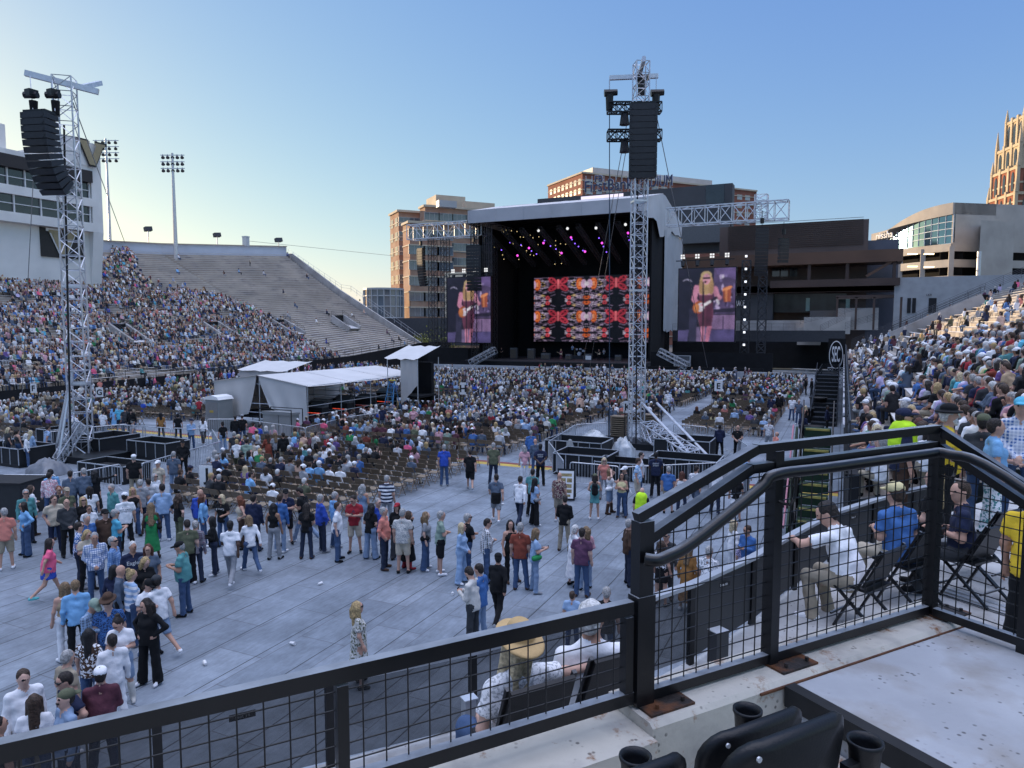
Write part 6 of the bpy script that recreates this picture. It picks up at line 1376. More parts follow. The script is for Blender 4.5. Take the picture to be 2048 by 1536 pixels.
def row(px, py, H, face, pose, top, bot, hair, extra, label, z0=0., res=None, **kw):
    """a person whose head top is seen at picture point (px, py)"""
    p = gz(px, py, z0 + H * (.99 if POSE[pose][2] != 'sit' else .765)); az = math.atan((px - 1024) / F); sex = 'f' if re.search(r'\b(woman|girl)\b', label[:28]) else 'm'; label = re.sub(r'^((\w+ haired|bald|balding|blonde|bearded|big|heavy|tall|young|smiling|laughing) )*(man|woman|boy|girl|child) ', 'person ', label)
    ex = extra.split() if extra else []; hat = None; cols = dict(skin='a', hat='navy', bag='black', shoe='black'); e2 = []
    r = random.Random(int(px * 7 + py)); cols['skin'] = r.choice('aaabc'); cols['shoe'] = r.choice(['black', 'black', 'white', 'brown', 'grey'])
    for e in ex:
        if '.' in e:
            k, v = e.split('.')
            if k in ('cap', 'capb', 'cow', 'buck', 'wide'): hat = k; cols['hat'] = v
            elif k in ('bag', 'bp', 'vest', 'tied'): e2.append(k); cols['bag'] = v
            elif k == 'sh': cols['shoe'] = v
            elif k == 'sk': cols['skin'] = v
            elif k == 'bk': kw['bulk'] = float('1.' + v[1:]) if v[0] == '1' else float(v) / 100
            elif k == 'ln': kw['lean'] = float(v) / 100
            elif k == 'hy': kw['hy'] = R(float(v))
            elif k == 'hp': kw['hp'] = R(float(v))
        else: e2.append(e)
    t, cols['top'] = top.split('.'); b_, cols['bot'] = bot.split('.'); hs, _, hc = hair.partition('.'); cols['hair'] = hc or 'grey'
    kw.setdefault('hy', r.uniform(-.45, .45)); kw.setdefault('hp', r.uniform(-.08, .22)); kw.setdefault('lean', r.uniform(-.04, .07))
    dist = math.hypot(p.x, p.y); NPEOPLE[0] += 1; PEOPLE.append((p.x, p.y))
    kw.setdefault('bulk', r.uniform(.98, 1.18) if sex == 'm' else r.uniform(.88, 1.05))
    o = make_person(label, (p.x, p.y, z0), YAW - az - R(face), cols, res or (.019 if dist < 21 else .023 if dist < 30 else .028), pose=pose, sex=sex, H=H, top=t, bot=b_, hair=hs, hat=hat, extra=tuple(e2), seed=int(px + py * 3), **kw)
    for k, (tx, sz, fr, dy) in PRINTS.items():
        if k in label: me = text_mesh(tx, sz, WHITE if k[:5] != 'white' else NAVY, .004); link('shirt_print', me, o, (0, dy if fr else -dy, 1.30 * H / 1.77), (R(90), 0, R(180 if fr else 0)))
    return o
ROWS = '''
7|1018|1.78|0|st|t.coral|s.khaki|sh.grey||man in coral tee and khaki shorts seen from behind at the left edge
49|1005|1.66|-110|h1|l.skyblue|w.jeans|bo.dark|sun|woman in pale blue sweater and wide jeans with sunglasses
50|980|1.78|160|st|l.teal|p.dkjeans|sh.grey|sun|man in teal shirt and sunglasses at the far left of the queue
60|972|1.68|60|ho|l.white|p.black|lo.brown|bag.black|woman in white top carrying a black jacket
98|946|1.72|0|st|l.floral_pink_white|p.jeans|sh.dark||man in pink and white patterned shirt seen from behind
102|940|1.78|-20|st|l.skyblue|p.jeans|sh.black||man in light blue shirt before the left barriers
107|992|1.78|170|pk|t.beige|p.navy|sh.brown||man in open beige shirt and navy trousers
132|998|1.78|160|cl|l.charcoal|p.black|ba|bk.118|bald man in dark grey pullover with clasped hands
117|973|1.74|170|st|t.charcoal|p.jeans|sh.red||man with red hair in dark shirt half hidden in the queue
132|976|1.76|150|st|t.olive|p.khaki|sh.brown|cap.khaki|man in olive shirt and khaki cap in the left group
140|943|1.75|0|st|t.slate|p.dkjeans|sh.dark||man in slate polo seen from behind near the barrier
167|938|1.8|0|st|l.slate|p.dkjeans|sh.grey||man in dark slate jacket looking at the left tower
189|941|1.7|20|pt|l.black|d.black|cu.black||woman in black dress pointing to the right
179|974|1.68|0|st|t.white|p.jeans|lo.dark||woman in white tee with long dark hair seen from behind
166|995|1.68|170|cl|l.black|p.black|bo.blond|sun|blonde woman in black jacket and sunglasses
210|1020|1.8|175|st|l.brown|p.black|sh.dark|cap.black sun bk.120|man in dark brown shirt with black cap and sunglasses
172|1030|1.76|150|st|l.blue|p.jeans|sh.grey||man in mid blue shirt inside the left crowd
177|1011|1.5|170|st|t.white|p.jeans|sh.brown||boy in white shirt among adults at left
156|1046|1.78|100|cl|t.floral_blue_white|p.dkjeans|sh.dark|sun|man in blue patterned shirt and sunglasses facing right
171|1060|1.66|150|ph|t.beige|p.black|bo.blond|phone hp.25|woman in beige top and black trousers looking down
188|1066|1.8|175|cl|l.plaid_white_blue|p.jeans|sh.grey||grey haired man in white and blue checked shirt with jeans
228|1075|1.78|110|st|l.plaid_ltblue_blue|p.jeans|sh.grey|sun bk.115|man in blue plaid shirt and sunglasses facing right
228|1021|1.76|60|ph|t.turq|p.dkjeans|sh.grey|sun phone|man in turquoise tee and sunglasses holding a phone
249|987|1.82|0|st|t.white|p.black|sh.dark|cap.white bk.118|man in white tee with blue print on its back
225|969|1.78|-120|st|l.teal|p.navy|sh.grey||man in sea green pullover behind the white tee
265|976|1.66|170|st|n.black|p.jeans|bo.blond||blonde woman in dark vest top holding a cup
280|961|1.8|0|st|t.grey|p.dkjeans|sh.grey||man in grey tee seen from behind near the J sign
296|958|1.76|-10|st|t.ltgrey|p.charcoal|sh.dark||man in light grey tee beside the big man in blue
324|969|1.86|10|h1|l.ltblue|p.jeans|sh.dark|bk.125|big man in light blue shirt with hand on hip
301|1008|1.7|0|st|n.green|d.green|br.sand|sk.d bag.black|woman in long green dress with braided hair
267|910|1.84|10|st|t.black|p.khaki|sh.grey|cap.white bk.122|big man in black polo and white cap by the barrier
308|948|1.66|150|st|l.white|p.dkjeans|bo.grey|sun|woman in white and navy top with sunglasses facing the camera
316|922|1.78|-140|st|t.beige|s.khaki|sh.grey|cap.white|man in khaki tee and pale cap before the ballast box
347|904|1.8|20|st|t.slate|p.ltjeans|sh.grey||man in slate tee and pale jeans walking to the barrier
365|881|1.82|190|cl|l.black|p.black|sh.black|cap.black sk.e|guard in black with cap inside the left barriers
93|1075|1.62|80|wk|t.hotpink|k.royal|lo.dark|bk.125 sh.aqua|woman in hot pink tee and blue skirt walking to the right
265|1085|1.78|175|st|t.navy|p.dkjeans|sh.white|bk.125|white haired man in navy tee with script lettering
296|1090|1.7|185|st|t.slate|p.dkjeans|lo.auburn|bk.118|woman in purple grey tee with auburn hair
288|1115|1.66|170|cl|l.black|p.black|bo.blond|hp.30|woman in black cardigan looking down at her phone
239|1132|1.76|100|st|l.slate|p.black|ba||bald man in slate blue shirt facing right
226|1133|1.62|30|st|l.navy|p.jeans|bo.black||dark haired woman in navy beside the bald man
260|1142|1.68|60|st|l.stripe_white_ltblue|p.jeans|bu.blond||blonde woman in white and blue shirt with hair pinned up
295|1160|1.66|160|ph|t.white|p.jeans|po.brown|cap.black phone hp.25|woman in white tee and dark cap looking at her phone
314|1148|1.78|-40|wk|t.white|s.ltjeans|sh.dark|cap.charcoal sh.white|man in white tee and grey cap with denim shorts
127|1166|1.66|-20|st|n.tan|p.white|lo.sand|bp.white|woman in tan tank top with white backpack
150|1163|1.74|0|st|l.skyblue|p.black|sh.sand||young man in blue long sleeve top seen from behind
179|1197|1.76|130|ph|l.plaid_slate_ltblue|p.dkjeans|sh.grey|cap.sage hp.35 phone|man in sage green cap and checked shirt bent over a phone
216|1192|1.8|180|st|t.dot_blue_navy|p.jeans|sh.grey|cow.brown sun bk.12|man in brown cowboy hat and blue tie dye tee
239|1231|1.68|190|ph|t.white|s.ltjeans|bu.dark|phone hp.35 boots sh.offwhite|woman in white cropped tee and denim shorts with white boots
295|1198|1.72|-140|hp|l.black|w.black|cu.dark|bag.black bk.112|woman in black lace top with curly hair and camera straps
177|1259|1.64|30|st|t.floral_brown_white|p.jeans|lo.black||woman in brown floral top with very long black hair
223|1270|1.66|-10|st|l.white|p.white|sh.dark||boy in white shirt and white trousers seen from behind
133|1304|1.72|60|st|t.khaki|p.jeans|sh.grey|beard bk.115|grey bearded man in taupe tee looking up to the right
135|1346|1.78|-110|hp|t.navy|p.dkjeans|sh.dark|sun bk.115|man in navy tee and wrap sunglasses with hands on hips
126|1385|1.78|-110|st|l.ltjeans|p.dkjeans|sh.dark|capb.olive moust|man with moustache and backwards olive cap in denim shirt
200|1337|1.78|10|cr|l.maroon|p.dkjeans|sh.dark|cap.white bk.125|man in maroon shirt and white cap seen from behind
44|1341|1.82|160|st|l.white|p.khaki|sh.brown|bk.122|smiling man in white button shirt at lower left
67|1392|1.66|10|st|t.white|p.jeans|lo.brown||woman with straight brown hair in white top at lower left
-4|1436|1.76|60|st|t.black|p.jeans|sh.dark||man cut off by the lower left edge with dark hair
365|1085|1.8|-70|ph|t.teal|p.jeans|sh.grey|cap.black bk.130 sh.black|heavy man in grey green tee and black cap holding a cup
374|1042|1.76|0|st|t.olive|p.black|sh.dark||man in olive tee and dark trousers seen from behind
389|1044|1.68|20|st|l.plaid_plum_grey|p.dkjeans|sh.grey||man in plum plaid shirt close behind the olive tee
426|1034|1.66|-90|ph|l.black|p.dkjeans|bo.black|phone|woman in black with short black hair using a phone
459|1040|1.78|15|wk|t.white|p.grey|sh.black|sk.d sh.white|man in white polo and grey trousers walking away
499|1029|1.68|-20|wk|l.white|p.jeans|bo.sand|bag.black|woman in long white shirt with black shoulder bag
481|993|1.68|-100|hp|n.beige|p.brown|cu.red||red haired woman in beige tank top and brown trousers
444|990|1.68|-150|ho|t.black|p.jeans|bo.ltblond|sun|blonde woman in black printed tee and sunglasses
507|991|1.76|20|st|l.navy|p.dkjeans|sh.dark||man in navy jacket beside the seat rows
404|989|1.68|100|st|l.skyblue|p.jeans|cu.auburn||woman in pale blue lace top with curly auburn hair
356|989|1.68|60|hp|t.black|p.olive|cu.brown||woman in black tee and olive trousers with hands on hips
397|980|1.78|40|st|l.royal|p.khaki|ba||bald man in royal blue jacket by the J sign
546|1008|1.7|30|st|n.black|p.grey|cu.black|sk.e|woman in sheer black top and grey trousers
558|990|1.8|30|st|l.blue|p.ltjeans|sh.brown||man in blue button shirt beside the sheer black top
571|980|1.78|180|ph|t.navy|s.black|sh.dark|cap.black|man in navy printed tee with black cap and shorts
607|972|1.84|-60|wp|t.black|p.ltjeans|sh.dark|phone hp.25|tall man in black tee and pale jeans reading his phone
612|1008|1.68|20|cl|t.black|p.dkjeans|lo.dark||woman in black with long dark hair and dark jeans
642|990|1.8|70|cl|l.royal|p.dkjeans|sh.grey|bk.125|man in royal blue quarter zip sweater
673|1006|1.76|100|st|t.white|p.jeans|sh.brown||young man in plain white tee and dark jeans facing right
708|991|1.8|190|ph|t.red|s.beige|sh.dark|phone hp.25|man in crimson tee with white letter and khaki shorts
670|985|1.78|60|st|l.skyblue|p.jeans|sh.grey||man in light blue shirt behind the white tee
725|970|1.68|30|ho|n.ltjeans|p.ltjeans|cu.grey||woman in denim outfit holding a snack
740|1009|1.68|40|cl|t.black|w.ltjeans|cu.black||woman in black tee and pale wide jeans
755|998|1.78|150|st|t.royal|p.dkjeans|sh.grey||man in royal blue polo behind the coral shirt
768|1016|1.8|110|pk|l.coral|p.dkjeans|sh.grey|bk.12|man in coral button shirt and dark jeans
794|1008|1.68|180|st|l.black|w.charcoal|lo.dark|cap.red|woman in black with a red cap
805|1019|1.84|15|st|t.dot_offwhite_grey|s.beige|sh.grey|bk.125|man in white dotted shirt and beige shorts seen from behind
815|1024|1.68|60|ch|l.black|d.black|bo.brown|boots sh.red|woman in long black dress and red boots
851|1025|1.68|100|st|t.grey|w.jeans|cu.sand|bag.black|woman in grey tee and flared jeans with crossbody bag
880|1024|1.8|80|cr|t.sage|s.black|sh.grey|sh.white|man in sage tee and black shorts with white sneakers
773|952|1.82|10|st|t.stripe_white_navy|p.grey|sh.grey|bk.125|man in white and navy striped polo with grey jacket
922|1047|1.66|110|cl|l.ltblue|w.ltblue|bo.ltblond||blonde woman in pale denim jumpsuit
933|1029|1.8|60|cr|t.black|p.jeans|sh.grey|sun|man in black tee and jeans with sunglasses
972|1039|1.76|80|cr|l.plaid_black_white|p.jeans|sh.dark|sun|man in black and white plaid shirt and jeans
1021|1042|1.7|150|st|n.black|p.black|lo.black||woman in black tank top with dark hair smiling
1041|1047|1.8|10|st|t.rust|p.jeans|sh.grey|bk.118|man in rust red tee seen from behind
1070|1058|1.7|80|ph|t.ltblue|p.ltjeans|bo.sand|phone bag.green|woman in pale blue tee and light jeans using a phone
995|1105|1.72|20|wk|l.black|p.black|sh.black|cap.black bk.115|woman all in black with black cap striding away
946|1136|1.8|-60|ph|l.offwhite|p.charcoal|sh.dark|beard phone hp.35 sh.black|bearded man in cream and navy bomber jacket looking at his phone
960|1130|1.78|-60|st|l.blue|p.ltjeans|sh.dark||man in denim jacket hidden behind the bomber jacket
992|946|1.78|0|wk|t.slate|s.grey|sh.dark|tied.black sh.white|man in slate polo with a jacket tied round his waist
1039|951|1.78|20|wk|l.white|p.dkjeans|sh.dark||man in white long sleeve shirt walking away
1065|939|1.76|30|st|t.teal|p.black|sh.dark||man in dark teal tee beside the white long sleeve
1070|957|1.68|60|st|t.ltblue|w.black|lo.black|bag.grey sh.white|woman in pale blue top and black trousers with a clear bag
1119|946|1.78|20|st|t.floral_maroon_beige|s.khaki|ba|bk.112|bald man in red floral shirt and khaki shorts
1129|993|1.74|20|cl|l.black|p.khaki|sh.dark||man in black jacket and khaki trousers seen from behind
1190|949|1.66|0|cl|n.teal|k.teal|bo.dark|bp.black sh.white cap.olive|woman in teal dress with black backpack
1208|916|1.7|170|st|t.coral|p.grey|lo.ltblond|sun|blonde woman in coral tee facing the camera
1220|938|1.7|100|hd|n.white|s.ltjeans|lo.sand|boots bag.white|woman in white tank and denim shorts with arms raised
1244|947|1.64|190|cr|n.softyellow|p.jeans|lo.black||laughing woman in yellow top being hugged
1250|934|1.82|-110|hg|t.charcoal|p.navy|sh.dark|cap.white|man in grey shirt and white cap hugging a woman
1275|917|1.8|100|st|t.floral_skyblue_white|s.beige|sh.brown|bk.12|man in sky blue patterned shirt and beige shorts
1281|906|1.8|80|st|t.white|p.jeans|sh.dark|sun bk.115|man in white tee beyond the blue patterned shirt
1283|977|1.74|10|st|t.black|p.black|ba|vest.hivis bk.12|bald worker in yellow high visibility vest
1259|1040|1.8|70|pk|l.brown|p.dkjeans|sh.grey|sun|grey haired man in brown sweater and jeans
1276|1068|1.76|80|st|l.lav|p.dkjeans|sh.grey||man in lavender shirt hidden behind the rail post
1148|1052|1.66|60|st|l.white|d.navy|po.white||white haired woman in white blouse and long navy skirt
1164|1058|1.8|15|st|t.plum|p.jeans|sh.dark|bk.122|man in plum shirt and jeans seen from behind
1172|1054|1.68|-20|cl|l.pink|p.ltjeans|cu.sand||woman in pink shawl facing the plum shirt
1145|1183|1.3|10|st|t.ltblue|p.jeans|sh.brown||child in pale blue tee at the foot of the ramp wall
1213|1177|1.74|10|st|t.black|p.jeans|sh.grey||grey haired man whose head shows above the low rail
888|890|1.82|0|st|t.royal|p.jeans|sh.grey|bk.115|man in royal blue tee with back print and jeans
940|898|1.78|0|wk|t.black|s.black|sh.dark||man in black tee and black shorts walking away
987|887|1.84|0|st|t.olive|p.dkjeans|sh.grey|bk.12|man in dark olive tee and jeans on the cable ramp
1049|892|1.68|-10|st|t.pink|p.white|bo.grey||woman in pink top and white trousers
1062|862|1.82|0|st|l.blue|p.jeans|sh.grey||man in blue shirt at the edge of the seat block
1071|878|1.78|0|st|l.slate|p.jeans|ba||balding man in slate shirt beside the guard
1081|889|1.84|0|bh|t.navy|p.black|sh.black|sk.d|guard in navy event shirt left of the right tower
919|842|1.7|0|st|n.black|p.brown|lo.brown||woman in black tank standing among the seats
716|1205|1.68|80|st|t.floral_offwhite_olive|d.floral_offwhite_olive|cu.blond|sun|woman in white floral dress standing alone on the floor
1312|905|1.86|0|cl|t.navy|p.black|sh.black|sk.d bk.12|big guard in navy event shirt by the right tower boxes
1337|934|1.76|10|st|t.blue|s.khaki|sh.grey|bk.115|man in blue shirt and shorts behind the rail
1364|944|1.66|10|st|n.white|p.dkjeans|bo.auburn||woman in white tank with auburn bob
1392|930|1.78|20|wk|t.white|s.slate|sh.dark||young man in white tee and shorts beyond the rail
1433|934|1.78|30|st|l.white|p.dkjeans|sh.dark||man in white shirt and dark jeans seen through the rail
1473|950|1.68|0|st|t.black|k.white|lo.brown||woman in black top and white skirt
1494|912|1.76|60|st|l.ltblue|p.grey|sh.grey||man in pale blue shirt right of the white skirt
1333|1064|1.78|185|st|l.charcoal|p.charcoal|sh.grey|sun|man in dark jacket and sunglasses smiling behind the rail
1324|1083|1.64|30|st|t.floral_black_white|k.black|lo.brown||woman in black skirt before the man in dark jacket
1376|1090|1.66|20|st|l.camel|d.camel|lo.sand|wide.straw|woman in long camel coat and straw hat
1418|1095|1.76|20|st|t.floral_white_grey|p.jeans|sh.grey|bk.115|man in white tee with printed back by the ramp wall
1467|1042|1.68|60|st|l.white|p.white|bo.ltblond||blonde woman in white shirt near the ramp wall
1498|1052|1.74|-140|ph|l.blue|p.jeans|sh.brown|hp.3 phone|man in blue shirt showing a phone to a child
1487|1086|1.2|0|st|t.dot_lav_navy|p.jeans|sh.brown||child in purple dotted shirt beside the man in blue
1538|840|1.78|10|st|t.dot_white_navy|s.grey|sh.grey||man in white shirt with dark flowers walking down the aisle
1551|862|1.74|60|wk|t.coral|s.khaki|ba||bald man in coral shirt close to the flowered shirt
1587|933|1.66|60|ph|l.olive|k.black|lo.auburn||woman in olive top bending over a bin
1440|850|1.78|0|cl|l.navy|p.black|sh.black|sk.d|guard in navy jacket behind the right barriers
1476|851|1.8|10|bh|t.black|p.black|ba|bk.118|bald man in black polo behind the right barriers
1655|812|1.8|100|ho|l.navy|p.black|sh.black|sk.d|staff member in navy with papers by the black stairs
1607|827|1.76|20|st|l.navy|p.black|sh.black|sk.e|staff member in navy sitting against a bin
1598|800|1.78|180|st|t.slate|p.jeans|sh.white||white haired man in slate tee in the right aisle
1612|812|1.66|-60|st|n.black|p.black|bo.ltblond||blonde woman in black top in the right aisle
1585|793|1.8|190|st|t.white|p.jeans|sh.grey||grey haired man in white polo walking up the aisle
1559|788|1.82|0|st|l.black|p.black|sh.dark|cow.white|man in black with a white cowboy hat
1543|792|1.82|10|st|l.navy|p.navy|sh.dark||man in dark navy beside the white cowboy hat
1612|755|1.82|90|st|l.black|p.black|sh.black||staff member in black far along the right aisle
1624|757|1.8|-60|st|l.black|p.charcoal|sh.dark||staff member in black jacket beside a tall bin
685|827|1.72|20|wk|n.black|p.jeans|po.brown||woman in black tank and jeans passing the mixing tent
765|812|1.82|30|st|t.navy|p.grey|sh.grey|bk.12|man in navy polo by the blue ladder
826|815|1.68|180|h1|t.pink|k.black|sh.blond||woman in pink shirt and dark skirt near the ladder
445|845|1.68|-20|st|t.black|w.ltjeans|bu.dark||woman in black tee and pale jeans by the mixing tent
470|832|1.8|10|st|l.black|p.dkjeans|sh.dark||man in black beside the tent tarp
484|830|1.78|0|st|t.black|p.jeans|sh.dark|cap.grey|man in black tee and grey cap beside the tent tarp
468|864|1.74|0|st|t.charcoal|p.charcoal|sh.grey||man in charcoal jacket behind the couple in shorts
473|877|1.7|10|wk|t.white|s.olive|sh.blond||woman in white tee and olive shorts walking away
492|876|1.78|10|wk|t.sage|s.brown|sh.dark||man in green and white tee and brown shorts walking away
536|866|1.7|-30|wk|l.rust|d.rust|lo.brown||woman in long rust brown dress
550|866|1.68|-10|st|t.grey|p.charcoal|lo.sand||woman in grey beside the rust dress
566|866|1.8|0|st|l.black|p.khaki|sh.dark||man in black jacket and khaki trousers left of the seats
264|838|1.78|60|wk|t.grey|s.black|sh.grey|cap.black|man in grey tee and black shorts inside the left pen
321|826|1.7|0|st|t.camel|p.black|lo.black||woman in camel top with black trousers by the left pen
381|838|1.78|150|ph|l.ltblue|p.jeans|sh.grey|cap.navy|man in pale blue shirt with cap near the tent
405|832|1.7|10|wk|l.white|p.black|lo.brown||woman in white hoodie walking to the tent
355|828|1.74|0|st|t.black|p.black|bu.black||woman in black with tied hair near the left pen
92|850|1.82|60|wk|t.ltblue|p.dkjeans|sh.dark||man in pale blue tee walking past the left barriers
52|868|1.68|90|st|l.white|p.jeans|bo.white||white haired woman in white behind the left barriers
35|860|1.68|60|st|n.charcoal|p.jeans|po.dark||woman in grey tank behind the left barriers
60|862|1.68|40|st|l.ltblue|p.ltjeans|lo.ltblond||blonde woman in pale blue behind the left barriers
14|856|1.72|70|st|t.charcoal|p.dkjeans|bo.ltblond||blonde person in charcoal at far left barrier
107|805|1.7|0|h1|l.slate|s.ltjeans|lo.sand||woman in denim shirt standing far left
141|800|1.78|20|st|t.sage|s.white|sh.grey||man in sage tee and white shorts beside the left tower
206|822|1.76|40|st|t.white|p.grey|sh.dark||man in white tee right of the left tower
238|812|1.78|0|st|t.turq|p.dkjeans|sh.grey||man in turquoise polo standing at the G block
250|815|1.78|0|st|t.charcoal|p.dkjeans|sh.dark||man in charcoal tee beside the turquoise polo
262|817|1.82|20|st|l.black|p.black|sh.dark||man in black suit at the G block
228|810|1.68|0|st|l.skyblue|d.skyblue|lo.brown||woman in sky blue dress at the G block
1160|790|1.84|0|st|l.peach|p.beige|sh.grey|bk.12|big man in pale peach shirt in the D block
1247|777|1.68|180|st|l.pink|p.white|lo.blond||woman in pink and white standing left of the right tower
1303|785|1.82|20|st|l.navy|p.charcoal|sh.grey||man in navy blazer standing right of the right tower
1319|783|1.82|170|st|t.navy|p.black|sh.dark||man in navy vest standing right of the right tower
1336|782|1.8|0|st|l.white|p.ltjeans|sh.white||white haired man in white shirt right of the right tower
1305|790|1.8|-30|bh|l.charcoal|p.charcoal|ba||bald man in charcoal suit right of the right tower
1227|812|1.78|160|st|l.slate|p.jeans|sh.grey||man in blue denim shirt standing left of the K sign
1385|748|1.66|180|cr|l.pink|p.pink|bo.brown||woman in pink suit in the centre aisle
1395|752|1.82|10|st|l.black|p.black|sh.grey||man in black beside the pink suit
'''
for ln in ROWS.strip().split('\n'):
    f = ln.split('|')
    try: row(int(f[0]), int(f[1]), float(f[2]), float(f[3]), f[4], f[5], f[6], f[7], f[8], f[9])
    except Exception as ex: raise RuntimeError(ln) from ex

for px, py, v, lab, pose, top, hr in ((1003, 700, 108, 'stagehand in black at the left wing of the stage', 'cl', 'black', 'dark'), (1088, 700, 110, 'keyboard player in dark shirt behind the organ on stage', 'ph', 'charcoal', 'brown'), (1122, 703, 104.5, 'singer in reddish dress with guitar at the middle of the stage', 'ho', 'maroon', 'blond'), (1145, 694, 113, 'drummer in pale shirt behind the drum kit', 'ph', 'ltblue', 'dark'), (1198, 697, 107, 'bass player in black with pale guitar right on stage', 'ho', 'black', 'dark'), (1208, 694, 110, 'brass player in grey at the right of the band', 'ph', 'grey', 'grey')):
    p = gv(px, py, v); o = make_person(lab, (p.x, v, zd + .006 + (.5 if 'drummer' in lab else 0)), R(180), dict(skin='a', top=top, bot='black', shoe='black', hair=hr), .045, 'band on the stage', pose=pose, sex='f' if 'dress' in lab else 'm', top='t', bot='d' if 'dress' in lab else 'p', hair='lo' if 'dress' in lab else 'sh', seed=px); NPEOPLE[0] += 1
    if 'guitar' in lab: b = MB(); b.bar((-.1, .22, 1.02), (.6, .25, 1.3), .05, .03); b.lathe((-.12, .2, 1.0), [(.0, -.12), (.19, -.08), (.19, .08), (0, .12)], 10); b.build('guitar', mat('pale_guitar', (.5, .42, .3), .4), o, True)
# ================================================================ near railing, concrete, seats
EE = Vector((math.cos(R(53)), math.sin(R(53)), 0)); NN = Vector((-math.sin(R(53)), math.cos(R(53)), 0))     # along the rail, and outward over the field
def rp(s, q, z): return EE * s + NN * q + Vector((0, 0, z))
def rq(px, py, q): d = ray(px, py); return CAM + d * (q / d.dot(NN))          # on the rail's own upright plane
def rs4(px, py, s): d = ray(px, py); return CAM + d * (s / d.dot(EE))
Q0, S3, ZL = 2.66, 4.43, 5.06
# ---- low rail at left
LR = thing('guard_rail', 'low black steel guard rail with square wire mesh at lower left', 'railing', rp(0, Q0, ZL))
a = rq(-260, 1552, Q0); b_ = rq(1262, 1213, Q0); zt = b_.z; a.z = zt
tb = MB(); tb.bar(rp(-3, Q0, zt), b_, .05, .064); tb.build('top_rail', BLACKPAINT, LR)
bb = rq(1262, 1392, Q0); zb = bb.z
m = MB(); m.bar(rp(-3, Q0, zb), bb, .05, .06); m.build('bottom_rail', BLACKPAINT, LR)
for px in (1252, 683): 
    p = rq(px, 1400, Q0); m = MB(); m.bar(Vector((p.x, p.y, zb + .031)), Vector((p.x, p.y, zt - .043)), .05, .045, EE); m.build('post', BLACKPAINT, LR)
p = rp(-1.05, Q0, 0); m = MB(); m.bar(Vector((p.x, p.y, zb + .031)), Vector((p.x, p.y, zt - .043)), .05, .045, EE); m.build('post', BLACKPAINT, LR)
m = MB(); s1 = b_.dot(EE); s = s1 - .09
while s > -2.8: m.tube(rp(s, Q0 + .012, zb), rp(s, Q0 + .012, zt), .0034, 5); s -= .094
z = zb + .075
while z < zt - .05: m.tube(rp(-3, Q0 + .016, z), rp(s1, Q0 + .016, z), .0034, 5); z += .0735
m.build('wire_mesh', BLACK, LR)
# ---- tall guard rail at right with handrail
GR = thing('guard_rail', 'tall black steel guard rail with round handrail and wire mesh at right', 'railing', rp(2.2, Q0, ZL))
P1s = rq(1285, 1100, Q0).dot(EE); P2s = rq(1545, 1100, Q0).dot(EE); P3s = rq(1868, 1030, Q0).dot(EE)
def topz(px, py): return rq(px, py, Q0).z
zA = topz(1275, 1022); zB = topz(1530, 882); zC = topz(1875, 850)
zB = zC = (zB + zC) / 2
z2A = topz(1290, 1066); z2 = (topz(1535, 922) + topz(1868, 880)) / 2
sB = rq(1512, 882, Q0).dot(EE); sC = P3s
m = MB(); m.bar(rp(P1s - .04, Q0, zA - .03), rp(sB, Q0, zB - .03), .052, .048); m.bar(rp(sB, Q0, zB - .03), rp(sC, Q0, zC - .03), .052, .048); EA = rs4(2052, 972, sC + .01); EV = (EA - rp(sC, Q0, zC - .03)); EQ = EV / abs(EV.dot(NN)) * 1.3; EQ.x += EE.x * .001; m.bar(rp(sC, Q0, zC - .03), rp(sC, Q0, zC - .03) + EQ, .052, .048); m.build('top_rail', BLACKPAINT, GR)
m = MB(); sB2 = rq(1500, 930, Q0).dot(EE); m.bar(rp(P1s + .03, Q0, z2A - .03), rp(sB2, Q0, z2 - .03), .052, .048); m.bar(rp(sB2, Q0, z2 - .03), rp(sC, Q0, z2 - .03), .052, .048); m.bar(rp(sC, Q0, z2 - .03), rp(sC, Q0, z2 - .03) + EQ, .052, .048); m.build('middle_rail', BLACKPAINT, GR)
zbR = rq(1545, 1318, Q0).z
for s, z1, w_ in ((P1s, zA - .05, .085), (P2s, zB - .05, .06), (P3s, zC - .05, .06)):
    m = MB(); m.bar(rp(s, Q0 + .0, ZL + .012), rp(s, Q0, z1), w_, .07, NN); m.build('post', BLACKPAINT, GR)
m = MB(); m.bar(rp(P1s, Q0 - .001, ZL + .012), rp(P1s, Q0 - .001, zt + .05), .105, .08, NN); m.build('post_sleeve', BLACKPAINT, GR)
m = MB(); QP = rs4(2046, 1322, S3 + .02).dot(NN); m.bar(rp(S3 + .02, QP, ZL - .5), rp(S3 + .02, QP, zC - .06) + EQ * ((Q0 - QP) / 1.3) - NN * (EQ.dot(NN) * (Q0 - QP) / 1.3), .06, .06, EE); m.build('post', BLACKPAINT, GR)
m = MB(); m.bar(rp(P1s + .06, Q0, zbR + .02), rp(P3s - .04, Q0, zbR + .02), .045, .05); m.bar(rp(S3, Q0 - .05, zbR + .02), rp(S3 + .02, 1.3, zbR + .02), .045, .05); m.build('bottom_rail', BLACKPAINT, GR)
def smooth(pts, n=6):
    out = []
    for i in range(len(pts) - 1):
        p0, p1, p2, p3 = (Vector(pts[max(0, min(len(pts) - 1, i + k))]) for k in (-1, 0, 1, 2))
        for k in range(n):
            t = k / n; out.append(.5 * ((2*p1) + (p2 - p0) * t + (2*p0 - 5*p1 + 4*p2 - p3) * t*t + (3*p1 - p0 - 3*p2 + p3) * t**3))
    return out + [Vector(pts[-1])]
QH = Q0 - .085
zh = (rq(1545, 962, QH).z + rq(1860, 898, QH).z) / 2; h0 = rq(1385, 1085, QH); h1 = rq(1330, 1115, QH); hb = rq(1535, 965, QH)
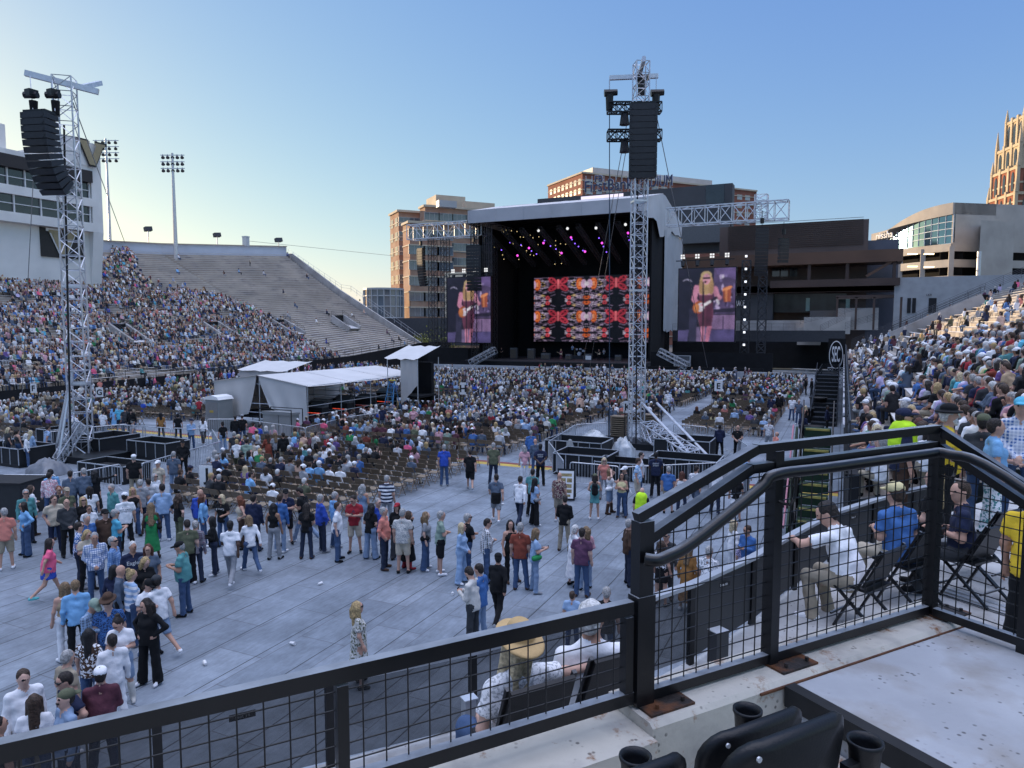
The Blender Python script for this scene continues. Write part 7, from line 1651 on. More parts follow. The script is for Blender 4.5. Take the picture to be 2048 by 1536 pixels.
hp_ = [rq(1290, 1118, Q0 - .05), rq(1312, 1121, QH), h1 + Vector((0, 0, -.0)), h0, hb.lerp(h0, .12), rp(hb.dot(EE) + .05, QH, zh), rp(P2s + .3, QH, zh), rp(S3 - .25, QH, zh), rp(S3 - .10, QH - .06, zh), rp(S3 - .085, QH - .22, zh) + EQ * .12, rp(S3 - .085, QH - .1, zh) + EQ]
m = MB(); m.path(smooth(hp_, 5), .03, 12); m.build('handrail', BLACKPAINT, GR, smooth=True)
for s in (P2s, P3s):
    m = MB(); m.path(smooth([rp(s + .0, Q0 - .03, zh - .16), rp(s + .02, QH + .0, zh - .17), rp(s + .06, QH - .0, zh - .13), rp(s + .065, QH, zh - .02)], 4), .009, 6); m.build('bracket', BLACKPAINT, GR)
m = MB(); s = P1s + .12; n_ = 0
while s < P3s - .05:
    f = min(1, max(0, (s - P1s) / (sB2 - P1s))); m.tube(rp(s, Q0 + .012, zbR), rp(s, Q0 + .012, z2A + (z2 - z2A) * f - .05), .0036, 5); s += .083
z = zbR + .07
while z < z2 - .05:
    s0 = P1s if z < z2A - .05 else P1s + (sB2 - P1s) * (z - z2A + .05) / (z2 - z2A); m.tube(rp(s0, Q0 + .016, z), rp(P3s, Q0 + .016, z), .0036, 5); m.tube(rp(S3 + .01, Q0, z), rp(S3 + .01, Q0, z) + Vector((EQ.x, EQ.y, 0)) * min(1, max(.02, (z2 - .05 - z) / max(.01, -EQ.z))), .0036, 5); z += .0735
q = Q0 - .09
while q > 1.4: m.tube(rp(S3 + .008, q, zbR), rp(S3 + .008, q, max(zbR + .1, z2 - .05 + EQ.z * (Q0 - q) / 1.3)), .0036, 5); q -= .083
m.build('wire_mesh', BLACK, GR)
RUSTY = mat('rusted_plate', (.025, .02, .018), .7, .2, .5, 9, stain=((.13, .05, .02), 7, .48, .62), bump=.4, bscale=40)
for s in (P1s, P2s, P3s):
    m = MB(); m.obox(rp(s + .10, Q0 - .045, ZL + .006), EE * .135, NN * .085, (0, 0, .006)); m.build('base_plate', RUSTY, GR)
    m = MB()
    for ds in (.03, .19): m.tube(rp(s + ds, Q0 - .09, ZL + .0125), rp(s + ds, Q0 - .09, ZL + .034), .011, 6, None, True); m.tube(rp(s + ds, Q0 + .0, ZL + .0125), rp(s + ds, Q0, ZL + .028), .011, 6, None, True)
    m.build('bolt', RUSTY, GR)
# ---- concrete curb, seat step and landing (one cast piece)
def conc_mat(nm, col, rust):
    m = mat(nm, col, .9, 0, .16, 1.6, bump=.22, bscale=26, stain=((.27, .255, .24), 3.1, .48, .72)); nt = m.node_tree; N = nt.nodes; L = nt.links; b = N['Principled BSDF']; src = b.inputs['Base Color'].links[0].from_socket; tc = N.new('ShaderNodeTexCoord')
    v = N.new('ShaderNodeTexVoronoi'); v.inputs['Scale'].default_value = 22; L.new(tc.outputs['Object'], v.inputs['Vector']); lt = N.new('ShaderNodeMapRange'); lt.inputs[1].default_value = .14; lt.inputs[2].default_value = .26; lt.inputs[3].default_value = .75; lt.inputs[4].default_value = 0; L.new(v.outputs['Distance'], lt.inputs[0])
    n = N.new('ShaderNodeTexNoise'); n.inputs['Scale'].default_value = 5; L.new(tc.outputs['Object'], n.inputs['Vector']); g = N.new('ShaderNodeMapRange'); g.inputs[1].default_value = .52; g.inputs[2].default_value = .6; L.new(n.outputs[0], g.inputs[0]); mu = N.new('ShaderNodeMath'); mu.operation = 'MULTIPLY'; L.new(lt.outputs[0], mu.inputs[0]); L.new(g.outputs[0], mu.inputs[1])
    mx = N.new('ShaderNodeMix'); mx.data_type = 'RGBA'; L.new(mu.outputs[0], mx.inputs[0]); L.new(src, mx.inputs[6]); mx.inputs[7].default_value = (.05, .045, .045, 1); o = mx.outputs[2]
    if rust:
        n2 = N.new('ShaderNodeTexNoise'); n2.inputs['Scale'].default_value = 3.4; n2.inputs['Detail'].default_value = 10; n2.inputs['Roughness'].default_value = .75; L.new(tc.outputs['Object'], n2.inputs['Vector']); g2 = N.new('ShaderNodeMapRange'); g2.inputs[1].default_value = .545 if rust > .5 else .60; g2.inputs[2].default_value = .64 if rust > .5 else .72; g2.inputs[4].default_value = rust; L.new(n2.outputs[0], g2.inputs[0])
        m2 = N.new('ShaderNodeMix'); m2.data_type = 'RGBA'; L.new(g2.outputs[0], m2.inputs[0]); L.new(o, m2.inputs[6]); m2.inputs[7].default_value = (.22, .095, .035, 1); o = m2.outputs[2]
    L.new(o, b.inputs['Base Color']); return m
CUR = conc_mat('stained_curb_concrete', (.50, .47, .41), 1.0); SLABM = conc_mat('landing_concrete', (.37, .38, .40), .4)
def slab(s0, s1, q0, q1, z0, z1, m, name, parent, bev=.0):
    mb = MB(); P = [rp(s, q, z) for z in (z0, z1) for s, q in ((s0, q0), (s1, q0), (s1, q1), (s0, q1))]; return mb.add(P, [(3,2,1,0), (4,5,6,7), (0,1,5,4), (1,2,6,5), (2,3,7,6), (3,0,4,7)]).build(name, m, parent)
CT = thing('concrete_seating_tier', 'stained pale concrete curb, seat step and landing at lower right', 'concrete tier', rp(2, 2, 4))
se_ = rq(1550, 1370, Q0 - .2).dot(EE) - .02
se_ = 2.93
slab(-3.2, P1s - .07, Q0 - .22, Q0 + .16, 3.0, ZL - .055, CUR, 'curb', CT); 
# curb with a chamfered inner edge to the right of the big post
mb = MB(); prof = [(Q0 + .17, 3.0), (Q0 + .17, ZL), (Q0 - .155, ZL), (Q0 - .18, ZL - .02), (Q0 - .185, 4.2), (Q0 - .185, 3.0)]
P = [rp(s, q, z) for s in (P1s - .068, S3 + .2) for q, z in prof]; n = len(prof); mb.add(P, [(i, (i+1) % n, n + (i+1) % n, n + i) for i in range(n)] + [tuple(range(n - 1, -1, -1)), tuple(range(n, 2*n))]); mb.build('curb', CUR, CT)
slab(-3.2, se_ - .02, -1.0, Q0 - .225, 4.2, ZL - .34, CUR, 'seat_step', CT); slab(P1s + .35, se_ - .02, Q0 - .62, Q0 - .19, 4.72, ZL - .2, CUR, 'step_block', CT)
slab(se_, S3 + .14, -1.2, Q0 - .19, 4.0, ZL - .025, SLABM, 'landing', CT); slab(se_ - .018, se_ + .055, -1.2, Q0 - .195, ZL - .12, ZL - .012, RUBBER, 'edge_strip', CT)
mb = MB(); mb.bar(rp(P1s + .62, Q0 - .187, ZL - .022), rp(S3 + .1, Q0 - .187, ZL - .026), .012, .012); mb.build('rust_seam', mat('rust_seam', (.10, .04, .018), .9, 0, .4, 8), CT)
# ---- black stadium seats
SEATM = mat('black_moulded_plastic', (.006, .0065, .008), .42, 0, .12, 5, spec=.35, bump=.08, bscale=120)
def stadium_seat(c, rz, lab, cup, cy=.0):
    t = thing('stadium_seat', lab, 'seat', c, rz)
    def rr(w_, h, r, n=5): return [(sx * (w_/2 - r) + r * math.cos(a), sz * (h/2 - r) + r * math.sin(a)) for sx, sz, a0 in ((1,1,0), (-1,1,90), (-1,-1,180), (1,-1,270)) for a in [R(a0 + 90 * k / n) for k in range(n + 1)]]
    def shell(w_, h, r, th, y0, z0, tilt, bow, nm):
        pts = rr(w_, h, r); cx = MB(); rings = []
        for sc_, yy in ((.90, -th/2), (1, -th*.2), (1, th*.2), (.90, th/2)):
            rings.append([(x * sc_, y0 + yy + bow * (x / w_) ** 2 * 4 + tilt * (z), z0 + z * sc_) for x, z in pts])
        n = len(pts); V = [p for g in rings for p in g]; Fq = []
        for k in range(3): Fq += [(k*n + i, k*n + (i+1) % n, (k+1)*n + (i+1) % n, (k+1)*n + i) for i in range(n)]
        for base, sgn in ((0, 1), (3*n, -1)):
            V.append((0, rings[0 if base == 0 else 3][0][1] * 0 + y0 + (-th/2 if base == 0 else th/2), z0)); ci = len(V) - 1; Fq += [(base + (i+1) % n, base + i, ci)[::1 if sgn > 0 else -1] for i in range(n)]
        return cx.add(V, Fq).build(nm, SEATM, t, True, True)
    shell(.47, .40, .10, .055, 0, .62, -.12, .05, 'backrest'); shell(.43, .36, .08, .05, .10, .40, -.06, .03, 'seat_pan')
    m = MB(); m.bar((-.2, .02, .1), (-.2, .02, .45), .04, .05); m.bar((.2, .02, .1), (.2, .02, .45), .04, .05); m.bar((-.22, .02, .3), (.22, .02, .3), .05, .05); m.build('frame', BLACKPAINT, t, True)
    x = .30 * cup; m = MB(); m.lathe((x, cy, .56 + (.05 if cy else 0)), [(.0, 0), (.038, 0), (.046, .11), (.052, .125), (.052, .135), (.045, .135), (.040, .11), (.034, .012), (0, .012)], 20); m.build('cup_holder', SEATM, t, True, True); m = MB(); m.bar((.21 * cup, cy, .62 + (.05 if cy else 0)), (.26 * cup, cy, .62 + (.05 if cy else 0)), .03, .05); m.build('holder_arm', SEATM, t, True)
    m = MB(); m.tube((-.17, -.032, .79), (-.17, -.026, .79), .008, 8, None, True); m.build('number_plate', GALV, t, True); return t
d = lambda px, py, k: gd(px, py, k)
zs = lambda p: Vector((p.x, p.y, p.z - .82))
ra = R(53)
stadium_seat(zs(d(1592, 1452, 1.95)), ra, 'nearest black stadium seat at the bottom edge with large cup holder', 1); stadium_seat(zs(d(1520, 1437, 2.35)), ra, 'black stadium seat just beyond the nearest one', .38, .16)
stadium_seat(zs(d(1262, 1537, 2.05)), ra, 'black stadium seat left of the others, only its top edge showing', .42, .14)
# ---------------------------------------------------------------- lower platform with wall
PLM = conc_mat('platform_concrete', (.42, .42, .42), .0)
def zf(s): return 3.56 + .038 * max(0, min(s, 12) - 3)
pf = MB(); WL_ = [(-5, 5.35), (-.3, 5.28), (4.3, 5.02), (5.2, 5.2), (6.1, 5.5), (6.9, 5.8), (8.0, 6.2), (10, 6.55), (12.2, 6.7)]
V = []; 
for s, q in WL_ + [(16, 7.2)]: V += [tuple(rp(s, Q0 + .18, zf(s))), tuple(rp(s, q + .05, zf(s))), tuple(rp(s, q + .05, 0)), tuple(rp(s, Q0 + .18, 0))]
k = len(WL_) + 1; pf.add(V, [(4*i, 4*i+4, 4*i+5, 4*i+1) for i in range(k-1)] + [(4*i+1, 4*i+5, 4*i+6, 4*i+2) for i in range(k-1)] + [(4*i, 4*i+3, 4*i+7, 4*i+4) for i in range(k-1)])
PT = thing('viewing_platform', 'concrete viewing platform below the railing where people sit on black chairs', 'platform', rp(4, 4, 3)); pf.build('floor_slab', PLM, PT)
m = MB()
for i in range(3): m.bar(rp(8.3 + i * .12, 3.9, zf(8.5) + .006), rp(8.3 + i * .12, 5.2, zf(8.5) + .006), .06, .006)
m.build('grating', GALV, PT)
WS = thing('platform_wall', 'curved dark grey panel wall with pale cap along the platform edge', 'wall', rp(5, 5.3, 3)); PAN = mat('dark_grey_wall_panel', (.032, .034, .038), .6, 0, .12, 1.2)
mm = bpy.data.materials.new('perforated_black_screen'); mm.use_nodes = True; nt = mm.node_tree; bs = nt.nodes['Principled BSDF']; bs.inputs['Base Color'].default_value = (.012, .013, .015, 1); bs.inputs['Roughness'].default_value = .6
bs.inputs['Alpha'].default_value = .74
ZC_ = (rq(320, 1430, 5.28).z + rq(500, 1389, 5.2).z) / 2 + .01
def zw(s): k = max(0, min(1, (4.3 - s) / 1.5)); return min(zf(s) + 1.0, 4.44) * (1 - k) + ZC_ * k
def wpt(s): 
    for (a, qa), (b2, qb) in zip(WL_[:-1], WL_[1:]):
        if a <= s <= b2: return a + (s - a), qa + (qb - qa) * (s - a) / (b2 - a)
    return s, WL_[-1][1]
s = -4.6; i = 0
while s < 11.6:
    e = min(s + 1.16, 11.9); (sa, qa), (sb, qb) = wpt(s), wpt(e); solid = s > 4.6
    m = MB(); A0, A1 = rp(sa + .03, qa, zf(sa) + .06), rp(sb - .03, qb, zf(sb) + .06); B0, B1 = rp(sa + .03, qa, zw(sa) - .05), rp(sb - .03, qb, zw(sb) - .05); nrm = NN * .012
    if solid: m.add([A0, A1, B1, B0, A0 + nrm, A1 + nrm, B1 + nrm, B0 + nrm], [(0,1,2,3), (7,6,5,4), (0,4,5,1), (2,6,7,3), (1,5,6,2), (3,7,4,0)])
    else: m.add([A0, A1, B1, B0], [(0,1,2,3)])
    m.build('wall_panel', PAN if solid else mm, WS); m = MB(); m.bar(rp(sa, qa, zf(sa)), rp(sa, qa, zw(sa) - .04), .06, .05, NN); m.build('post', BLACK, WS)
    m = MB(); m.bar(rp(sa - .0, qa, zw(sa) - .02), rp(sb, qb, zw(sb) - .02), .09, .035); m.build('cap', mat('pale_grey_cap', (.36, .38, .41), .5, .2) , WS)
    if i % 2 == 0 or solid:
        c = rp(sa + .55, qa - .012 if not solid else qa + (qb - qa) * .47 - .012, zw(sa) - .16); t = MB(); t.obox(c, EE * .09, NN * .004, (0, 0, .024)); o = t.build('seat_plate', BLACK, WS)
        me = text_mesh('Seat %d' % (18 - i), .034, WHITE, .002); o = link('plate_lettering', me, o, tuple(c - NN * .007 - WS.location), (R(90), 0, R(53)))
    s = e; i += 1
m = MB(); c = gz(938, 1432, 4.0); m.obox(Vector((c.x, c.y, 3.56 + .29)), EE * .045, NN * .04, (0, 0, .29)); m.build('box', GALV, t_ := thing('metal_post', 'short square metal post on the platform left of the straw hat', 'post', (c.x, c.y, 3.56))); m = MB(); m.obox(Vector((c.x, c.y, 3.56 + .585)), EE * .055, NN * .05, (0, 0, .005)); m.build('cap_plate', GALV, t_)
c = gz(1436, 1292, 3.9); t_ = thing('metal_post', 'dark square junction post before the grey panel wall', 'post', (c.x, c.y, zf(4.9))); m = MB(); m.obox(Vector((c.x, c.y, zf(4.9) + .21)), EE * .075, NN * .06, (0, 0, .21)); m.build('box', PAN, t_); m = MB(); m.obox(Vector((c.x, c.y, zf(4.9) + .424)), EE * .078, NN * .063, (0, 0, .004)); m.build('cap_plate', GALV, t_)
# black folding chairs on the platform
def black_chair(s, q, face, lab, sz=1.):
    t = thing('folding_chair', lab, 'chair', rp(s, q, zf(s) + .004), face); t.scale = (1, 1, sz)
    def panel(P, th, nm, m=SEATM):
        P = [Vector(p) for p in P]; nr = (P[1] - P[0]).cross(P[3] - P[0]).normalized() * th; b = MB(); b.add(P + [p + nr for p in P], [(3,2,1,0), (4,5,6,7), (0,1,5,4), (1,2,6,5), (2,3,7,6), (3,0,4,7)]); b.build(nm, m, t, True)
    panel([(-.24, -.12, .50), (.24, -.12, .50), (.23, -.325, .92), (-.23, -.325, .92)], .025, 'backrest'); panel([(-.23, -.20, .44), (.23, -.20, .44), (.23, .24, .47), (-.23, .24, .47)], .03, 'seat')
    b = MB()
    for x in (-.24, .24): b.bar((x, .16, 0), (x, -.315, .93), .03, .025); b.bar((x * .93, -.36, 0), (x * .93, .2, .46), .03, .025)
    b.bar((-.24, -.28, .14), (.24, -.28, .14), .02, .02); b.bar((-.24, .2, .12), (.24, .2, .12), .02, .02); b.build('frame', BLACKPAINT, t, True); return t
FN = R(53)                                         # a chair with this turn looks out over the field
black_chair(2.16, 3.98, FN, 'black folding chair under the person in the straw hat', 1.24); black_chair(2.84, 4.08, FN, 'black folding chair under the white haired person in white tee', 1.24); black_chair(6.80, 4.80, FN + .15, 'black folding chair under the person leaning on the wall'); black_chair(7.75, 4.95, FN + .05, 'black folding chair under the person in the yellow cap')
black_chair(8.5, 4.65, FN, 'black folding chair under the person in the navy tee'); black_chair(9.2, 4.9, FN, 'black folding chair with a jacket, farthest right on the platform')
# ---------------------------------------------------------------- the people near the camera
HEROES = []
def hero(s, q, z, face, label, skin, tc_, bc_, hairc, hatc='navy', bag='black', shoe='black', res=.0145, **kw):
    """face: turn against looking out over the field; + is to the left"""
    HEROES.append(label); make_person(label, rp(s, q, z), R(53) + R(face), dict(skin=skin, top=tc_, bot=bc_, hair=hairc, hat=hatc, bag=bag, shoe=shoe), res, 'people on the viewing platform', **kw)
def near_people():
    hero(2.16, 4.02, zf(2.7), 2, 'person with straw cowboy hat and white lace blouse, arm round the neighbour', 'c', 'dot_white_ltgrey', 'jeans', 'ltblond', hatc='straw', pose='sr', sex='f', H=1.78, top='t', hair='lo', hat='cow', hp=-.25, seed=2)
    hero(2.84, 4.12, zf(3.4) - .08, -22, 'person in white tee with short white hair sitting beside the straw hat', 'b', 'white', 'jeans', 'white', pose='si', sex='m', H=1.88, top='t', hair='sh', hy=-.5, bulk=1.12, seed=3)
    hero(6.75, 4.86, zf(6.9) - .06, 12, 'person in white tee and grey trousers leaning forward on the wall', 'a', 'white', 'khaki', 'dark', shoe='white', pose='sl', sex='m', H=1.82, top='t', hair='sh', lean=.42, hp=.1, hy=.5, bulk=1.1, seed=4)
    hero(7.72, 4.98, zf(7.7), -14, 'person in blue tee and yellow cap sitting on a black chair', 'a', 'blue', 'beige', 'brown', hatc='softyellow', pose='sp', sex='m', H=1.78, top='t', hair='sh', hat='cap', lean=.16, bulk=1.08, seed=5)
    hero(8.45, 4.68, zf(8.4), 35, 'person in navy tee with cropped hair sitting behind the middle rail post', 'a', 'navy', 'charcoal', 'brown', pose='sp', sex='m', H=1.76, top='t', hair='sh', lean=.1, hy=.6, seed=6)
    hero(9.0, 5.4, zf(9), 15, 'person with long blonde hair sitting beyond the navy tee', 'c', 'black', 'black', 'blond', pose='si', sex='f', H=1.68, top='t', hair='lo', seed=7)
    def stand(px, py, dist, H, face, label, skin, tc_, bc_, hc, **kw):
        p = gd(px, py, dist); HEROES.append(label); az = math.atan((px - 1024) / F); cols = dict(skin=skin, top=tc_, bot=bc_, hair=hc, hat=kw.pop('hatc', 'navy'), bag=kw.pop('bagc', 'black'), shoe='black')
        make_person(label, (p.x, p.y, p.z - H * .985), YAW - az - R(face), cols, .0165, 'people standing by the right stand entrance', H=H, **kw)
    stand(1992, 842, 10.0, 1.70, 75, 'person in bright blue blouse and floral trousers carrying a white bag', 'a', 'skyblue', 'floral_white_teal', 'dark', pose='ho', sex='f', top='t', bot='p', hair='sh', extra=('bag',), bagc='white', bulk=1.1, seed=8)
    stand(1968, 833, 10.9, 1.80, 10, 'person in charcoal tee and olive cap seen from behind', 'a', 'charcoal', 'jeans', 'dark', pose='st', sex='m', top='t', hair='sh', hat='cap', hatc='olive', bulk=1.15, seed=9)
    stand(2044, 800, 10.2, 1.84, 180, 'person in blue plaid shirt and sky blue cap at the right edge', 'a', 'plaid_blue_white', 'jeans', 'grey', pose='cl', sex='m', top='l', hair='sh', hat='cap', hatc='turq', bulk=1.12, seed=10)
    stand(1898, 818, 10.2, 1.84, 80, 'person in yellow and black event shirt and wide black hat', 'a', 'yellow', 'black', 'white', pose='cl', sex='m', top='t', hair='sh', hat='buck', hatc='black', extra=('beard',), bulk=1.2, seed=11)
    stand(1808, 822, 10.8, 1.82, 70, 'guard in navy cap and yellow high visibility vest at the stand entrance', 'a', 'navy', 'brown', 'dark', pose='st', sex='m', top='t', hair='sh', hat='cap', hatc='navy', extra=('vest', 'sun'), bagc='hivis', bulk=1.12, seed=12)
    stand(2074, 975, 6.8, 1.74, 20, 'person in yellow vest and black trousers cut off by the right edge', 'b', 'yellow', 'black', 'dark', pose='st', sex='m', top='t', hair='sh', bulk=1.12, seed=13)
near_people()
# ================================================================ folding chairs on the floor and everybody seated
CHT = mat('tan_folding_chair', (.20, .145, .095), .45, .2, .12, 3); CHS = mat('tan_chair_seat', (.27, .205, .14), .5, .1, .12, 3)
def chair_parts():
    fr = MB()
    for s in (-.22, .22):
        fr.tube((s, .24, 0), (s, -.22, .84), .013, 4); fr.tube((s * .9, -.26, 0), (s * .9, .16, .45), .013, 4)
    fr.tube((-.22, -.24, .84), (.22, -.24, .84), .013, 4); fr.tube((-.2, .2, .08), (.2, .2, .08), .01, 4); fr.tube((-.2, -.22, .1), (.2, -.22, .1), .01, 4)
    se = MB(); se.add([(-.2, -.18, .425), (.2, -.18, .425), (.2, .2, .46), (-.2, .2, .46), (-.2, -.18, .45), (.2, -.18, .45), (.2, .2, .485), (-.2, .2, .485)], [(3,2,1,0), (4,5,6,7), (0,1,5,4), (1,2,6,5), (2,3,7,6), (3,0,4,7)])
    ba = MB(); ba.add([(-.22, -.155, .62), (.22, -.155, .62), (.2, -.235, .83), (-.2, -.235, .83), (-.22, -.135, .62), (.22, -.135, .62), (.2, -.215, .83), (-.2, -.215, .83)], [(0,1,2,3), (7,6,5,4), (0,4,5,1), (1,5,6,2), (2,6,7,3), (3,7,4,0)])
    return fr, se, ba
fr, se, ba = chair_parts(); FRM, SEM, BAM = fr.mesh('chair_frame', CHT), se.mesh('chair_seat', CHS), ba.mesh('chair_back', CHT)
# seats: blocks of rows facing the stage: (u0, u1, v0, v1, name of the block, share taken)
BLOCKS = [(-31.2, -16.4, 19.3, 31.0, 'near block by the J sign', .62), (-31.0, -16.6, 34.0, 59., 'centre block by the H sign', .8), (-31.5, -12.5, 62, 93.5, 'front block by the D sign', .86), (-9.6, -4.4, 47.0, 63, 'right block behind the right tower', .34), (-11.0, -4.0, 66, 93.5, 'right block by the E sign', .6),
          (-64, -43.5, 37, 57, 'left block by the G sign', .62), (-64, -41, 60, 90, 'far left block by the A sign', .66), (-60.0, -45, 26.5, 34.5, 'near left block behind the left tower', .55), (-40, -33, 62, 93.5, 'front block behind the tents', .86), (-15.9, -12.8, 50, 59., 'block behind the K sign', .6)]
seats = []; rs_ = random.Random(21)
for bi, (u0, u1, v0, v1, nm, share) in enumerate(BLOCKS):
    nr = int((v1 - v0) / .95) + 1; nc = int((u1 - u0) / .54) + 1
    for r_ in range(nr):
        for c in range(nc):
            u = u1 - c * .54; v = v0 + r_ * .95
            if bi == 0 and u < -31.2 + (31 - v) * .66: continue          # the near left corner of this block is left open
            px, py, z = proj((u, v, .8))
            if px < -30 or px > 2070 or z < 1: continue
            if any(abs(u - a) < .4 and abs(v - b_) < .45 for a, b_ in PEOPLE): continue
            dens = share * (1.35 if math.sin(u * .55 + bi) + math.sin(v * .4 + bi * 2) > .2 else .62)
            if bi == 0 and v < 22.2: dens *= .35
            if bi == 0 and u > -18.5: dens *= .15
            if bi in (1, 2) and abs(v - 62) < 3 : dens *= .5
            seats.append([u, v, rs_.random() < dens, bi, r_, c, math.hypot(u, v)])
seats.sort(key=lambda s: s[6])
NCH = 300
for i, (u, v, occ, bi, r_, c, d) in enumerate(seats[:NCH]):
    lab = ('tan folding chair in the ' + BLOCKS[bi][4]) + (', someone sits on it' if occ else ', standing empty'); g = ('taken' if occ else 'empty') + ' folding chairs in the ' + BLOCKS[bi][4]
    t = thing('folding_chair', lab, 'chair', (u + rs_.uniform(-.03, .03), v + rs_.uniform(-.04, .04), 0), rs_.uniform(-.06, .06), g)
    link('frame', FRM, t); link('seat', SEM, t); link('backrest', BAM, t)
def tile(parts, places):
    """many low copies as one mesh: parts (V, Q), places (x, y, z, rz)"""
    V, Q = parts; P = np.array(places); n = len(P); c, s = np.cos(P[:, 3])[:, None], np.sin(P[:, 3])[:, None]; sc = P[:, 4][:, None] if P.shape[1] > 4 else 1.
    X = np.stack([V[:, 0] * c * sc - V[:, 1] * s * sc + P[:, :1], V[:, 0] * s * sc + V[:, 1] * c * sc + P[:, 1:2], V[:, 2] * sc + P[:, 2:3]], -1).reshape(-1, 3)
    return X, (Q[None] + (np.arange(n) * len(V))[:, None, None]).reshape(-1, Q.shape[1])
far = seats[NCH:]
cm = MB(); cm.v = []; 
cm.add(ba.v, ba.f); cm.add(se.v, se.f); [cm.bar((s, .2, 0), (s, -.2, .8), .025, .025) for s in (-.22, .22)]; [cm.bar((s, -.22, 0), (s, .16, .45), .025, .025) for s in (-.2, .2)]
CV, CQ = np.array(cm.v), np.array(cm.f)
X, Q = tile((CV, CQ), [(u, v, 0, 0) for u, v, *_ in far])
tag(link('folding_chairs', npmesh('folding_chairs', X, Q, [CHT], smooth=False)), 'rows of tan folding chairs filling the farther seat blocks of the floor', 'chairs', kind='stuff')
# ---------------------------------------------------------------- seated people, near ones one by one
TOPS = ['white'] * 9 + ['navy'] * 7 + ['black'] * 11 + ['ltblue'] * 4 + ['blue'] * 3 + ['grey'] * 4 + ['charcoal'] * 4 + ['slate'] * 4 + ['skyblue', 'skyblue', 'teal', 'coral', 'pink', 'red', 'maroon', 'purple', 'lav', 'olive', 'sage', 'beige', 'tan', 'offwhite', 'offwhite', 'ltgrey', 'royal', 'green', 'softyellow', 'plum', 'turq', 'hotpink', 'peach', 'rust']
HAIRS = ['sh.grey'] * 5 + ['sh.white'] * 3 + ['sh.dark'] * 6 + ['sh.brown'] * 5 + ['ba.grey', 'ba.grey'] + ['bo.ltblond'] * 1 + ['lo.blond'] * 2 + ['lo.brown'] * 3 + ['bo.grey'] * 2 + ['cu.dark', 'lo.dark', 'bo.auburn', 'po.blond', 'bo.white', 'lo.sand', 'cu.brown']
PROTO = {}
SHADE = {'ltblue': 'light blue', 'skyblue': 'sky blue', 'ltgrey': 'light grey', 'offwhite': 'off white', 'lav': 'lavender', 'softyellow': 'pale yellow', 'hotpink': 'hot pink', 'turq': 'turquoise', 'royal': 'royal blue', 'slate': 'slate blue'}
def seated(loc, rz, where, group, r):
    top = r.choice(TOPS); hr = r.choice(HAIRS); hs, hc = hr.split('.'); sex = 'm' if hs in ('sh', 'ba') and r.random() < .85 else 'f'; hat = r.random() < .14 and hs in ('sh', 'ba') and 'cap'
    pose = r.choice(['si', 'si', 'sp', 'sc', 'sx', 'so' if r.random() < .3 else 'si']); st = r.choice('ttl'); hatc = r.choice(['white', 'navy', 'black', 'khaki', 'grey'])
    key = (pose, sex, hs, hat, st, r.randrange(2)); cols = dict(skin=r.choice('aaabce'), top=top, bot=r.choice(['jeans', 'jeans', 'khaki', 'black', 'dkjeans', 'beige']), shoe='black', hair=hc, hat=hatc)
    lab = 'person in %s %s%s, %s' % (SHADE.get(top, top), 'shirt' if st == 'l' else 'tee', (' and %s cap' % hatc) if hat else '', where)
    if key not in PROTO:
        PROTO[key] = make_person(lab, loc, rz, cols, .024, group, pose=pose, sex=sex, H=r.uniform(1.68, 1.8), top=st, bot='p', hair=hs, hat=hat or None, bulk=r.uniform(.95, 1.18), hy=r.uniform(-.35, .35), hp=r.uniform(-.05, .2), lean=r.choice([-.03, .02, .15]), seed=r.randrange(999)); return
    o = PROTO[key]; mats = [skinm(cols['skin']), fabric(top), fabric(cols['bot']), fabric('black'), hairm(hc), fabric(hatc), fabric('black'), EYE]
    def cp(q, parent):
        me = q.data.copy(); n = q.copy(); n.data = me; COL.objects.link(n)
        for i, m in enumerate(mats): me.materials[i] = m
        n.parent = parent; return n
    n = cp(o, None); n.location = loc; n.rotation_euler = (0, 0, rz); s = r.uniform(.95, 1.05); n.scale = (s, s, s); tag(n, lab, 'person', group)
    for ch in o.children: cp(ch, n)
ro = random.Random(77); LIMIT = 300 - NPEOPLE[0] - len(HEROES)
cand = []
for u, v, occ, bi, r_, c, d in seats:
    if occ and len(cand) < 400: cand.append((d, 'f', u, v, 0., 0., bi, r_, c))
# places on the right stand (also used for the crowd below)
RSEAT = []
for r_ in range(46):
    p0 = right.P(0, (r_ + .5) / 46); n = 165
    for k in range(n):
        a = 3 * k / n; p = right.P(a, (r_ + .5) / 46); p.z = right.P(a, r_ / 46).z; px, py, z = proj(p + Vector((0, 0, .8)))
        if px < 1600 or px > 2085 or z < 11: continue
        edge = 724 + (px - 1700) * -.235 + 8 * math.sin(px * .05)
        occ = ro.random() < (.90 if py > edge + 6 else .05)
        if abs((a * 1.9) % 1 - .5) < .02 or math.sin(k * .31 + r_ * 2.1) + math.sin(k * .083 - r_ * .7) + .6 * math.sin(r_ * .9) > 1.45: occ = False
        if occ: RSEAT.append((z, p.x, p.y, p.z, r_, k))
for z, x, y, zz_, r_, k in RSEAT: cand.append((math.hypot(x, y), 'r', x, y, zz_, 1., 0, r_, k))
cand.sort(); near = cand[:LIMIT]; rest = cand[LIMIT:]; used = {}
for d, kind, u, v, z, fx, bi, r_, c in near:
    if kind == 'f': seated((u, v - .02, .0), ro.uniform(-.25, .25), 'row %d, seat %d in the %s' % (r_ + 1, c + 1, BLOCKS[bi][4]), 'people seated on the floor chairs', ro)
    else: seated((u, v, z + .0), R(38) + ro.uniform(-.3, .3), 'row %d, seat %d of the right stand' % (r_ + 1, k + 1), 'people seated near in the right stand', ro)
